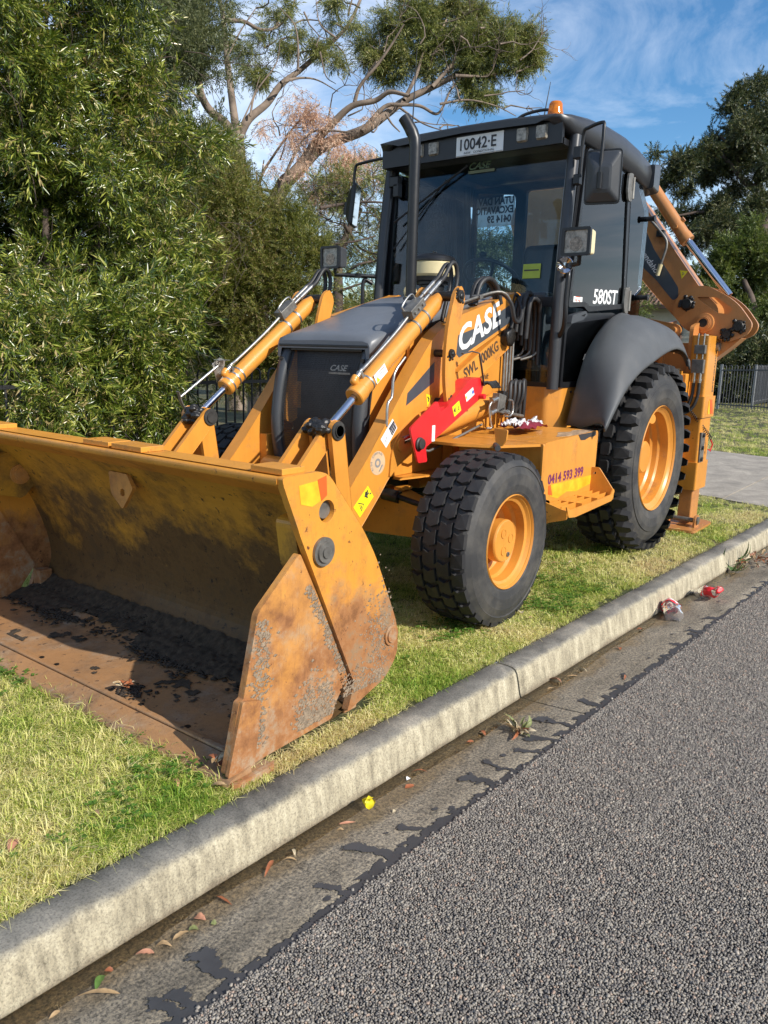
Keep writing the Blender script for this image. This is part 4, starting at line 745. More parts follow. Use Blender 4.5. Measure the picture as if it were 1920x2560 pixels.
# horn on the kerb-side pillar
HN = obj('horn', MB().lathe([(0, 0), (.02, .002), (.04, .010), (.05, .028), (.046, .034), (.02, .020), (0, .018)], (-1.02, .80, 1.93), (.9, .45, .1), 28), M['chrome'], CB)
obj('horn_bracket', MB().tube([(-1.03, .80, 1.93), (-1.08, .77, 1.93), (-1.13, .74, 1.93)], .010, 8), M['steel'], CB)
obj('screen_label', slab(MB(), [(wx(1.9)+.008, .42, 1.885), (wx(1.9)+.008, .545, 1.885), (wx(1.98)+.008, .545, 1.975), (wx(1.98)+.008, .42, 1.975)], -.001), basic('lime_label', (.38, .46, .05), .5), CB)
obj('label_band', slab(MB(), [(wx(1.93)+.010, .43, 1.932), (wx(1.93)+.010, .535, 1.932), (wx(1.94)+.010, .535, 1.94), (wx(1.94)+.010, .43, 1.94)], -.0006), M['print'], CB)
# interior
SW = empty('steering_wheel', (-1.50, .02, 1.93), CB)
sn = Vector((-.55, 0, .83)).normalized(); su, sv, _ = frame(sn); sc = Vector((-1.50, .02, 1.925))
ringp = [sc+(su*math.cos(2*PI*k/28)+sv*math.sin(2*PI*k/28))*.20 for k in range(29)]
obj('wheel_rim', MB().tube(ringp, .014, 8, cap=False), M['black'], SW)
for t in (0, 2.1, 4.2): obj('wheel_spoke', MB().tube([sc-sn*.03, sc+(su*math.cos(t+.5)+sv*math.sin(t+.5))*.195], .012, 6), M['black'], SW)
obj('steering_column', MB().cyl(sc-sn*.03, sc-sn*.5, .03, .05), M['black'], SW)
obj('spinner_knob', MB().sphere(sc+su*.19+sn*.05, .028, 12, (1, 1, .7)).cyl(sc+su*.19, sc+su*.19+sn*.05, .008), M['black'], SW)
obj('dashboard', MB().box((-1.30, 0, 1.70), (.20, .9, .10), Euler((0, R(20), 0)).to_matrix()).box((-1.27, .45, 1.55), (.14, .30, .5)), M['plastic'], CB, .02)
obj('side_console', MB().bx(-2.0, -1.55, .38, .66, 1.15, 1.72), M['plastic'], CB, .03)
ST = empty('driver_seat', (-1.95, 0, 1.4), CB)
obj('seat_cushion', MB().bx(-2.15, -1.70, -.24, .24, 1.50, 1.62), M['black'], ST, .04, 3)
obj('seat_backrest', MB().box((-2.17, .12, 1.95), (.12, .42, .55), Euler((0, R(-8), 0)).to_matrix()), M['black'], ST, .05, 3)
obj('seat_base', MB().bx(-2.10, -1.75, -.2, .2, 1.15, 1.5), M['black'], ST)
# rear window lettering, facing backwards, seen mirrored through the cab
obj('rear_glass', MB().bx(-2.385, -2.380, -.67, .64, 1.67, 2.66), M['glass'], CB)
film = bpy.data.materials.new('white_film'); film.use_nodes = True; nt = film.node_tree; nt.nodes.clear(); _o = N(nt, 'ShaderNodeOutputMaterial'); _a = N(nt, 'ShaderNodeBsdfTransparent'); _t = N(nt, 'ShaderNodeBsdfTranslucent'); _t.inputs[0].default_value = (.9, .93, .95, 1); _x = N(nt, 'ShaderNodeMixShader'); _x.inputs[0].default_value = .5
nt.links.new(_a.outputs[0], _x.inputs[1]); nt.links.new(_t.outputs[0], _x.inputs[2]); nt.links.new(_x.outputs[0], _o.inputs[0])
SG = obj('rear_window_sticker', MB().yz(rp([(-.655, 2.42), (-.30, 2.42), (-.30, 2.645), (-.655, 2.645)], .004), -2.372, -2.370), film, CB)
for k, (st, zz) in enumerate((('UTAN DAV', 2.59), ('EXCAVATIO', 2.52), ('0414 59', 2.45))): text('sticker_letters', st, M['print'], SG, (-2.3695, -.31-.02*(k == 2), zz), (0, -1, 0), (0, 0, 1), .052, off=.045, sx=.86 if k < 2 else .9, ext=-.0006)
obj('roof_lining', MB().bx(-2.40, -1.28, -.60, .60, 2.74, 2.75), M['black'], CB)

# ---- side tank with step
TK = obj('tool_tank', MB().xz(rp([(-.40, .935), (-1.13, .958, .03), (-1.12, .56), (-1.08, .50), (-.50, .50), (-.40, .56)], .02), .50, 1.05), M['orange'], BH, .012, 3)
obj('tank_shelf', MB().xy(rp([(-.03, .45), (-.03, .70), (-.12, .90), (-.395, 1.045), (-.395, .45)], .02), .915, .930), M['orange'], TK, .004)
obj('tank_edge', MB().yz(rp([(1.052, .93), (1.052, .50), (1.04, .50), (1.04, .915), (.50, .915), (.50, .93)], .01), -.395, -.375), M['orange'], TK, .003)
obj('tank_bracket', MB().bx(-.35, -.33, .43, .50, .72, .92), M['orange'], TK)
obj('front_flap', MB().yz(rp([(.88, 1.02), (.96, 1.015), (.955, .96), (.93, .925), (.895, .935)], .008), -.14, -.128), M['orange'], TK, .002)
obj('flap_latch', MB().cyl((-.135, .89, .93), (-.09, .93, .92), .016, n=12), M['plastic'], TK)
ux = Vector((-1, 0, 0)); uz = Vector((0, 0, 1))
text('phone_letters', '0414 593 399', M['purple'], TK, (-.462, 1.0512, .698), (-1, 0, .0), (0, 0, 1), .052, off=.030, sx=1.08, space=1.06)
obj('faded_reflector', MB().xz([(-.48, .69), (-1.07, .684), (-1.06, .63), (-.85, .61), (-.72, .625), (-.60, .60), (-.50, .625)], 1.0505, 1.0512), M['fadedyellow'], TK)
obj('red_reflector', MB().xz([(-.475, .69), (-.50, .69), (-.53, .625), (-.475, .64)], 1.0513, 1.052), M['redorange'], TK)
g = MB()
sc_ = [(-.66, .985), (-.74, 1.03), (-.84, 1.042), (-.98, 1.046), (-1.09, 1.044), (-1.105, .98), (-1.02, .93), (-.93, .955), (-.86, .90), (-.78, .945)]
_s = obj('scuffed_patch', MB().xy(rp(sc_, .03, 3), 0, .0012), basic('scuffed_paint', (.36, .24, .14), .8, var=.5, vs=22), TK)
_s.location.z += .935+.485*.0315-.0003; _s.rotation_euler = (0, R(1.8), 0)
obj('bare_patch', MB().xz(rp([(-.83, .950), (-.87, .915), (-.93, .912), (-1.0, .925), (-1.06, .923), (-1.09, .93), (-1.09, .953), (-.95, .951)], .004), 1.0505, 1.0516), M['print'], TK)
STP = obj('step', MB().xz(rp([(-.395, .60), (-.43, .535), (-.52, .525), (-1.04, .545), (-1.08, .60), (-1.06, .62), (-1.03, .585), (-.45, .575)], .008), 1.196, 1.204), M['orange'], TK, .003)
obj('step_side', MB().yz(rp([(1.05, .735), (1.05, .55), (1.20, .545), (1.202, .605), (1.10, .735)], .01), -1.075, -1.065, [circ(1.075, .70, .008, 8)]), M['orange'], STP, .002)
obj('step_side', MB().yz(rp([(1.05, .61), (1.05, .48), (1.20, .525), (1.20, .57)], .01), -.42, -.41), M['orange_used'], STP, .002)
for k in range(3): obj('step_bar', MB().bx(-1.065, -.425, 1.065+.045*k, 1.069+.045*k, .555, .59), M['orange'], STP)
for x in (-.62, -.84): obj('step_rib', MB().bx(x, x+.004, 1.05, 1.196, .555, .588), M['orange'], STP)
obj('step_mud_plate', MB().xz([(-.42, .62), (-.42, .47), (-.56, .47), (-.50, .60)], 1.02, 1.05), M['orange_used'], TK)

# ---- wheels
def wheel(name, cx, cy, R0, s, rimr, W, prof_t, prof_r, blocks, far=False, lab=None):
    """s = +1 on the kerb side; profiles are (radius, distance outward from the wheel plane cy)"""
    c = Vector((cx, 0, R0)); WH = empty(name, (cx, s*cy, R0), BH)
    tp = [(r, s*(cy+h)) for r, h in prof_t]
    obj('tyre', MB().lathe(tp, c, 'y', 72), M['side'], WH)
    obj('rim', MB().lathe([(r, s*(cy+h)) for r, h in prof_r], c, 'y', 56), M['orange'], WH)
    allb = MB()
    first = None
    for (n, ph, poly, y0, h, tap, rb) in blocks:
        # poly in (around, across), metres at radius rb
        base = []
        for k, lev in enumerate((0, 1)):
            rr = rb+(h if lev else -.008); cxp = sum(p[0] for p in poly)/len(poly); cyp = sum(p[1] for p in poly)/len(poly)
            for (u, v) in poly:
                f = 1-tap*lev; uu = cxp+(u-cxp)*f; vv = cyp+(v-cyp)*f
                drop = max(0, abs(vv+y0)-W*.36)*.28; rq = rr-drop*(1 if lev else .6)
                t = uu/rb; base.append((rq*math.sin(t), s*(vv+y0), rq*math.cos(t)))
        m = len(poly); fs = [tuple(range(m, 2*m))]+[(i, (i+1) % m, m+(i+1) % m, m+i) for i in range(m)]
        if far:
            for k in range(n):
                a = 2*PI*(k+ph)/n; Mx = Matrix.Rotation(a, 3, 'Y'); allb.add([c+Vector((0, s*cy, 0))+Mx @ Vector(p) for p in base], fs)
            continue
        me = bpy.data.meshes.new('tread_block'); me.from_pydata(base, [], fs); me.materials.append(M['tread']); me.update()
        for k in range(n):
            o = bpy.data.objects.new('tread_block', me); COL.objects.link(o); o.parent = WH; o.rotation_euler = (0, 2*PI*(k+ph)/n, 0)
            o.location = (0, 0, 0)
    if far: o = obj('tread', allb, M['tread'], WH); o['kind'] = 'stuff'
    return WH
# front tyre .456 radius, .35 wide
FT = [(.245, .162), (.262, .172), (.30, .178), (.355, .176), (.392, .166), (.396, .170), (.402, .166), (.428, .150), (.436, .132), (.439, .0), (.436, -.132), (.428, -.150), (.392, -.166), (.30, -.178), (.245, -.162)]
FR = [(.246, .168), (.249, .162), (.244, .154), (.228, .150), (.222, .135), (.206, .125), (.200, .06), (.186, .045), (.150, .03), (.140, .0), (.135, -.03), (.105, -.035), (.100, .06), (.20, -.10), (.24, -.16)]
FR = [(.240, .160), (.246, .172), (.250, .166), (.246, .160), (.236, .156), (.226, .140), (.212, .132), (.207, .085), (.196, .070), (.188, .030), (.165, .012), (.158, -.02), (.104, -.028)]
zig = lambda a, b, w, k: [(-a, -w), (-a+k, 0), (-a, w), (b, w), (b+k, 0), (b, -w)]
hexb = [(-.039, -.030), (-.024, .0), (-.039, .030), (.036, .036), (.051, .004), (.036, -.034)]
n1 = 29
FB = [(n1, 0, [(-.038, -.034), (-.022, .004), (-.040, .036), (.034, .040), (.050, .006), (.036, -.036)], .040, .020, .10, .437),
      (n1, .5, [(-.038, -.036), (-.022, -.004), (-.040, .034), (.034, .036), (.050, -.006), (.036, -.040)], -.040, .020, .10, .437),
      (n1, .5, [(-.042, -.030), (-.030, -.006), (-.044, .034), (.034, .036), (.042, .0), (.034, -.034)], .118, .019, .10, .437),
      (n1, 0, [(-.042, -.034), (-.030, .006), (-.044, .030), (.034, .034), (.042, .0), (.034, -.036)], -.118, .019, .10, .437)]
def fhub(WH, s, cy):
    c = Vector((0, 0, .456)); P = WH
    obj('hub', MB().lathe([(.120, .88), (.120, .93), (.105, .935), (.105, 1.0), (.114, 1.004), (.114, 1.045), (.110, 1.052), (.105, 1.055), (0, 1.056)], Vector((0, 0, .456)), (0, s, 0), 40), M['orange'], P)
    for k in range(3):
        a = R(50+k*120) if k else R(60); x, z = .052*math.cos(a), .052*math.sin(a); obj('planet_cover', MB().lathe([(.026, 1.055), (.026, 1.059), (.020, 1.059), (.020, 1.057), (0, 1.057)], Vector((x, 0, .456+z)), (0, s, 0), 20), M['orange'], P)
    obj('drain_plug', MB().lathe([(.013, 1.055), (.013, 1.062), (.007, 1.062), (.007, 1.057), (0, 1.057)], Vector((-.028, 0, .456-.075)), (0, s, 0), 14), M['steel'], P)
    for k in range(8):
        a = 2*PI*k/8+.2; x, z = .128*math.cos(a), .128*math.sin(a)
        obj('wheel_nut', MB().lathe([(.014, .92), (.014, .945), (.009, .946), (.009, .955), (0, .955)], Vector((x, 0, .456+z)), (0, s, 0), 6, smooth=False), M['steel' if k in (2, 5) else 'orange'], P)
    obj('valve_stem', MB().cyl((.08, s*.93, .40), (.10, s*1.0, .385), .018, n=12), M['orange'], P)
for s in (1, -1):
    WH = wheel('front_wheel', 0, .92, .456, s, .246, .34, FT, FR, FB, far=s < 0); fhub(WH, s, .92)
RT = [(.378, .170), (.395, .180), (.44, .195), (.50, .200), (.535, .196), (.538, .190), (.56, .186), (.600, .172), (.625, .150), (.640, .10), (.648, .0), (.640, -.10), (.625, -.150), (.56, -.186), (.50, -.200), (.44, -.195), (.378, -.17)]
RR = [(.372, .170), (.380, .184), (.384, .178), (.380, .170), (.368, .165), (.352, .150), (.336, .140), (.330, .08), (.318, .065), (.312, .03), (.296, .015), (.290, -.03), (.262, -.05), (.25, -.06), (.10, -.06)]
n2 = 36
RB = [(n2, 0, [(-.042, -.026), (-.030, -.036), (.036, -.034), (.048, -.020), (.046, .026), (.030, .036), (-.036, .034), (-.046, .022)], .045, .042, .14, .650),
      (n2, .4, [(-.042, -.026), (-.030, -.036), (.036, -.034), (.048, -.020), (.046, .026), (.030, .036), (-.036, .034), (-.046, .022)], -.040, .042, .14, .650),
      (n2, .2, [(-.038, -.045), (-.040, .012), (-.024, .070), (.020, .074), (.036, .04), (.040, -.044)], .140, .040, .16, .640),
      (n2, .7, [(-.038, .045), (-.040, -.012), (-.024, -.070), (.020, -.074), (.036, -.04), (.040, .044)], -.140, .040, .16, .640)]
for s in (1, -1):
    WH = wheel('rear_wheel', -2.18, .91, .685, s, .38, .42, RT, RR, RB, far=s < 0)
    c = Vector((-2.18, 0, .685))
    obj('hub', MB().lathe([(.16, .80), (.16, .86), (.125, .88), (.118, .985), (.108, .995), (0, .997)], c, (0, s, 0), 40), M['orange'], WH)
    obj('lug_pad', MB().cyl((-2.18-.02, s*.93, .685+.275), (-2.18+.02, s*1.03, .685+.285), .030, .036, 16), M['orange'], WH)
    for k in range(8):
        a = 2*PI*k/8+.35; obj('wheel_nut', MB().lathe([(.018, .85), (.018, .885), (.011, .886), (.011, .91), (0, .91)], c+Vector((.20*math.cos(a), 0, .20*math.sin(a))), (0, s, 0), 6, smooth=False), M['steel'], WH)

# ---- rear frame, stabilizers, boom
RFm = obj('rear_frame_beam', MB().bx(-3.20, -3.02, -.98, .98, .55, .75).bx(-3.20, -3.02, -.98, .98, 1.10, 1.28).bx(-3.05, -2.85, -.40, .40, .60, 1.30), M['orange_used'], BH, .008)
obj('side_shift_plate', MB().bx(-3.02, -2.99, -.95, .95, .55, 1.30), M['orange_used'], RFm)
for s in (1, -1):
    ST_ = obj('stabilizer_housing', MB().xy(rp([(-3.14, s*1.10), (-3.42, s*1.10), (-3.42, s*.96), (-3.14, s*.96)], .018), .33, 1.585), M['orange_used'], BH, .004)
    obj('stabilizer_collar', MB().xy(rp([(-3.125, s*1.115), (-3.44, s*1.115), (-3.44, s*.945), (-3.125, s*.945)], .018), .93, 1.10), M['orange'], ST_, .004)
    obj('wear_guide', MB().xy(rp([(-3.125, s*1.112), (-3.43, s*1.112), (-3.43, s*.95), (-3.125, s*.95)], .015), .33, .56), M['orange_used'], ST_, .004)
    obj('stabilizer_leg', MB().xy(rp([(-3.17, s*1.085), (-3.37, s*1.085), (-3.37, s*.975), (-3.17, s*.975)], .012), .05, .50), M['boom'], ST_, .004)
    obj('guide_plate', MB().xz(rp([(-3.16, .80), (-3.22, .82), (-3.24, .58), (-3.18, .55)], .004), *yspan(s, 1.113, 1.121)) if s < 0 else MB().xz(rp([(-3.145, .81), (-3.26, .80), (-3.27, .56), (-3.16, .56)], .004), 1.101, 1.112), M['steel'], ST_, .002)
    for z in (.785, .68, .585): obj('guide_bolt', MB().cyl((-3.20, s*1.112, z), (-3.20, s*1.128, z), .017, n=6), M['boltdark'], ST_)
    obj('foot_pad', MB().xy(rp([(-2.92, s*1.20), (-3.42, s*1.20), (-3.48, s*1.10), (-3.48, s*.90), (-3.30, s*.84), (-3.0, s*.84), (-2.90, s*.96)], .04), .012, .032), M['boom'], ST_, .004)
    for y in (1.145, 1.01-.10): obj('foot_lug', MB().xz(rp([(-3.05, .032, .0), (-3.05, .13, .05), (-3.17, .13, .05), (-3.17, .032, .0)], .05), *yspan(s, y, y+.014)), M['boom'], ST_, .002)
    obj('foot_pin', MB().cyl((-3.11, s*.90, .085), (-3.11, s*1.175, .085), .020, n=12).cyl((-3.11, s*1.16, .085), (-3.11, s*1.172, .085), .034, n=16), M['steel'], ST_)
    obj('top_bolt', MB().cyl((-3.36, s*1.10, 1.50), (-3.36, s*1.125, 1.50), .035, n=18), M['steel'], ST_, .003)
    if s > 0:
        obj('reflector', MB().xz([(-3.26, 1.075), (-3.33, 1.07), (-3.39, .955), (-3.32, .955)], 1.116, 1.118), M['redorange'], ST_)
        obj('reflector_end', MB().xz([(-3.24, 1.06), (-3.26, 1.07), (-3.30, .955), (-3.24, .955)], 1.116, 1.118), M['fadedyellow'], ST_)
        text('side_letters', 'EXTENDAHOE', M['print'], ST_, (-3.375, 1.1008, 1.13), (0, 0, 1), (1, 0, 0), .028, off=.02, sx=1.25)
        # hydraulic blocks on the front face
        for (z, h, w) in ((1.475, .07, .075), (1.34, .11, .085)): obj('leg_valve', MB().bx(-3.135, -3.09, 1.075-w, 1.085, z-h/2, z+h/2), M['steel'], ST_, .004)
        for y in (1.02, 1.065):
            obj('leg_pipe', MB().tube([(-3.11, y, 1.60), (-3.11, y, 1.51), (-3.11, y, 1.40)], .007, 8), M['zinc'], ST_)
            obj('hose_fitting', MB().cyl((-3.10, y, 1.29), (-3.10, y, 1.20), .013, n=10).cyl((-3.10, y, 1.24), (-3.10, y, 1.225), .018, n=6), M['zinc'], ST_)
            obj('leg_hose', MB().tube([(-3.10, y, 1.21), (-3.10, y-.005, 1.10), (-3.09, y-.04, 1.0), (-3.06, y-.12, .95), (-3.0, y-.2, .95)], .014, 9, smooth_path=4), M['rubberhose'], ST_)
        coil = []
        for k in range(170):
            t = k/169; c = Vector((-3.06-.26*t, 1.03+.12*t, .98-.23*t)); a = t*2*PI*17; coil.append(c+Vector((math.cos(a)*.012, math.sin(a)*.008, math.sin(a)*.012)))
        obj('coiled_cable', MB().tube(coil, .003, 5), M['rubberhose'], ST_)
        obj('red_clip', MB().tube([(-3.33, 1.14, .74), (-3.36, 1.15, .70), (-3.35, 1.14, .64), (-3.33, 1.13, .66)], .006, 6), M['red'], ST_)
obj('foot_lever', MB().tube([(-3.02, .84, 1.60), (-3.02, .85, 1.50), (-3.03, .86, 1.44)], .02, 8, flat=(1, .5)), M['boom'], BH)
# kingpost carriage slid to the kerb side
KP = obj('kingpost', MB().box((-3.32, .80, 1.05), (.22, .34, .95)).xz(rp([(-3.16, .95), (-3.16, 1.66), (-3.45, 1.72), (-3.55, 1.50), (-3.50, .95)], .04), .70, .73).xz(rp([(-3.16, .95), (-3.16, 1.66), (-3.45, 1.72), (-3.55, 1.50), (-3.50, .95)], .04), .93, .96), M['boom'], BH, .01)
obj('swing_link', MB().yz(linkpoly((.50, 1.70), (.80, 1.62), .035, .055), -3.20, -3.17).tube([(-3.21, .20, 1.78), (-3.2, .50, 1.70)], .035, 10), M['boom'], KP, .004)
obj('swing_pin', MB().cyl((-3.20, .80, 1.625), (-3.12, .80, 1.625), .028, n=10), M['boom'], KP)
text('carriage_letters', 'MECH', M['cream'], KP, (-3.155, .86, 1.32), (0, 0, -1), (0, 1, 0), .03, off=.01)
# boom swung across the back of the cab, in the plane x = -3.45
X0, X1 = -3.56, -3.38
BMo = rp([(1.02, 1.62, .05), (1.10, 1.80, .10), (.93, 1.95, .06), (.66, 2.30, .1), (.34, 2.72, .1), (.05, 3.0, .1), (-.20, 2.95, .1), (-.10, 2.70, .1), (.28, 2.25, .1), (.42, 2.05, .05), (.66, 1.80, .1), (.82, 1.66, .1)], .05, 5)
BM = obj('boom', MB().yz(BMo, X0, X1), M['boom'], BH, .01)
obj('boom_head', MB().yz(rp([(.70, 1.78, .06), (.78, 1.98, .08), (.98, 1.99, .05), (1.22, 1.86, .12), (1.36, 1.68, .05), (1.33, 1.60, .04), (1.17, 1.53, .04), (1.05, 1.60, .03), (.99, 1.60, .06), (.85, 1.62, .06)], .05, 5), X1, X1+.035, [rp([(.90, 1.90), (1.06, 1.895), (1.20, 1.80), (1.17, 1.76), (1.08, 1.77), (1.0, 1.82)], .02, 4)]), M['boom'], BM, .008)
obj('boom_head', MB().yz(rp([(.70, 1.78, .06), (.78, 1.98, .08), (.98, 1.99, .05), (1.22, 1.86, .12), (1.36, 1.68, .05), (1.33, 1.60, .04), (1.17, 1.53, .04), (1.05, 1.60, .03), (.99, 1.60, .06), (.85, 1.62, .06)], .05, 5), X0-.035, X0), M['boom'], BM, .008)
for (y, z, r, mt) in ((.83, 1.845, .055, 'grease'), (1.255, 1.665, .050, 'grease'), (1.17, 1.60, .042, 'grease')):
    g = MB().cyl((X0-.04, y, z), (X1+.045, y, z), r*.9, n=22).cyl((X1+.035, y, z), (X1+.062, y, z), r, r*.7, 22); 
    for k in range(12): t = random.uniform(0, 6.28); g.sphere((X1+.045, y+r*math.cos(t), z+r*math.sin(t)), random.uniform(.01, .022), 7, (.5, 1, 1), .3)
    obj('boom_pin', g, M[mt], BM)
g = MB().lathe([(.0, .05), (.035, .05), (.035, .06), (.048, .06), (.048, .052), (.060, .050), (.060, .04), (.078, .038), (.082, .0), (.082, -.02)], (X1+.02, .985, 1.69), (1, 0, 0), 30); obj('swing_pivot', g, M['boom'], BM)
obj('pivot_seal', MB().cyl((X1+.05, .985, 1.69), (X1+.073, .985, 1.69), .042, n=20), M['grease'], BM)
obj('lower_flange', MB().yz(rp([(1.02, 1.62), (1.20, 1.55), (1.28, 1.58), (1.20, 1.50), (1.08, 1.40), (1.02, 1.34), (1.0, 1.45)], .02), X0, X1-.02), M['boom'], BM, .006)
# boom cylinder above the boom and its hose
a, c = Vector((X1-.05, 1.12, 1.90)), Vector((X1-.05, .36, 2.80)); d = (c-a).normalized(); nn = Vector((0, .765, .645)).normalized()
a += nn*.02; c += nn*.055
obj('boom_cylinder', MB().cyl(a+d*.62, c, .052, n=24).lathe([(.02, 0), (.058, 0), (.058, .06), (.05, .062)], a+d*.58, d, 24), M['boom'], BM)
obj('boom_rod', MB().cyl(a, a+d*.62, .030, n=20), M['chrome'], BM)
obj('cylinder_port', MB().cyl(a+d*.75+nn*.03, a+d*.75+nn*.08, .022, n=12).cyl(a+d*.73+Vector((.04, 0, 0)), a+d*.73+Vector((.07, 0, 0)), .018, n=10), M['boom'], BM)
obj('boom_pipe', MB().tube([(X1+.05, .36, 2.64), (X1+.05, .57, 2.42), (X1+.05, .62, 2.33), (X1+.05, .60, 2.22), (X1+.05, .575, 2.14)], .011, 8, smooth_path=3), M['steel'], BM)
obj('pipe_end', MB().cyl((X1+.05, .585, 2.17), (X1+.05, .565, 2.08), .020, .018, 8), M['cream'], BM)
obj('pipe_clamp', MB().box((X1+.03, .555, 2.42), (.05, .06, .05)), M['black'], BM)
fade = MB().yz(rp([(.30, 2.33), (.42, 2.45), (.50, 2.30), (.735, 1.98), (.74, 1.90), (.70, 1.875), (.62, 1.96), (.54, 2.05), (.40, 2.17), (.30, 2.24)], .02), X1+.001, X1+.002)
obj('swoosh_sticker', fade, M['slate'], BM)
ux = Vector((0, .62, -.78)).normalized(); text('boom_letters', 'Extendahoe', M['white'], BM, (X1+.003, .34, 2.335), ux, Vector((0, .78, .62)), .048, off=.01, shear=.2)
obj('warning_sign', MB().yz([(.735, 2.12), (.80, 2.11), (.755, 2.05)], X1+.001, X1+.002), M['yellow'], BM); obj('warning_mark', MB().tube([(X1+.0025, .755, 2.10), (X1+.0025, .772, 2.095), (X1+.0025, .758, 2.08)], .003, 4), M['print'], BM)
# folded dipper behind the boom
DP = obj('dipper_arm', MB().yz(rp([(.10, 2.98), (-.74, 3.02), (-.90, 2.62), (-.80, 2.35), (-.40, 1.3), (.02, 1.25), (.05, 2.2)], .06), X0-.02, X1+.0), M['boom'], BH, .01)
obj('dipper_cylinder', MB().cyl((X1-.08, .30, 2.2), (X1-.08, -.05, 2.85), .05, n=18), M['boom'], DP)
hb = MB(); prof = [(.15, 1.30), (.0, 1.0), (-.20, .80), (-.48, .75), (-.62, .95), (-.60, 1.1)]
for i in range(len(prof)-1):
    p, q = prof[i], prof[i+1]; hb.add([(X0-.2, p[0], p[1]), (X1+.15, p[0], p[1]), (X1+.15, q[0], q[1]), (X0-.2, q[0], q[1])], [(0, 1, 2, 3)])
hb.yz([(.15, 1.30), (.0, 1.0), (-.20, .80), (-.48, .75), (-.62, .95), (-.60, 1.1), (-.3, 1.35)], X1+.15, X1+.17).yz([(.15, 1.30), (.0, 1.0), (-.20, .80), (-.48, .75), (-.62, .95), (-.60, 1.1), (-.3, 1.35)], X0-.22, X0-.2)
obj('digging_bucket', hb, M['boom'], DP)
# loose cloth on the tank
cl = MB()
def rag(mb, c, w, l, amp, seed):
    rr = random.Random(seed); n = 9; g = []
    for i in range(n):
        for j in range(n): g.append((c[0]+(i/(n-1)-.5)*l+rr.uniform(-.012, .012), c[1]+(j/(n-1)-.5)*w+rr.uniform(-.01, .01), c[2]+amp*abs(math.sin(i*1.3+seed)*math.cos(j*1.1+seed*2))+rr.uniform(0, .012)+.03*math.exp(-((i-4)**2+(j-4)**2)/9)))
    return mb.add(g, [(i*n+j, (i+1)*n+j, (i+1)*n+j+1, i*n+j+1) for i in range(n-1) for j in range(n-1)], True)
CLT = tag(obj('cloth', rag(MB(), (-.72, .74, .962), .20, .30, .035, 3), M['cloth_red']), 'crumpled maroon and white rag lying on top of the orange side tank', 'rag')
for i, (dx, dy) in enumerate(((.08, .03), (-.10, .02), (-.20, -.02), (.02, -.05), (.12, -.02))): obj('white_stripe', rag(MB(), (-.72+dx, .74+dy, .985-.012*(i == 2)), .045, .14, .02, 7+i), M['cloth_white'], CLT)
# ================================================================== GROUND
def yb(x): return 1.300-.048*x if x > -30 else 1.300-.048*x
def gm(name, build):
    m, nt, b = newmat(name); build(nt, b, nt.links.new); return m
def concrete(base, dark, spots=True, rough=.85, wet=None, streak=False, sc=1):
    def f(nt, b, L):
        n = noise(nt, 2.6*sc, 9, .68, coord='Geo', dist=.5); r = ramp(nt, [(.32, dark), (.5, tuple((a+c)/2 for a, c in zip(base, dark))), (.66, base)]); L(n.outputs[0], r.inputs[0]); c = r.outputs[0]
        n2 = noise(nt, 140, 4, .7, coord='Geo'); r2 = ramp(nt, [(.36, (.35, .33, .30)), (.5, (1, 1, 1)), (.68, (1.25, 1.22, 1.15))]); L(n2.outputs[0], r2.inputs[0])
        mu = N(nt, 'ShaderNodeMixRGB', blend_type='MULTIPLY'); mu.inputs[0].default_value = .8; L(c, mu.inputs[1]); L(r2.outputs[0], mu.inputs[2]); c = mu.outputs[0]
        if streak:
            n3 = noise(nt, 5, 6, .7, coord='Geo', mapscale=(6, 6, .35)); r3 = ramp(nt, [(.40, (.62, .60, .55)), (.6, (1.1, 1.08, 1.0))]); L(n3.outputs[0], r3.inputs[0])
            mu = N(nt, 'ShaderNodeMixRGB', blend_type='MULTIPLY'); mu.inputs[0].default_value = .6; L(c, mu.inputs[1]); L(r3.outputs[0], mu.inputs[2]); c = mu.outputs[0]
        L(c, b.inputs['Base Color']); b.inputs['Roughness'].default_value = rough
        n4 = noise(nt, 110, 6, .7, coord='Geo'); bumpn(nt, n4.outputs[0], b, .55, .004)
    return f
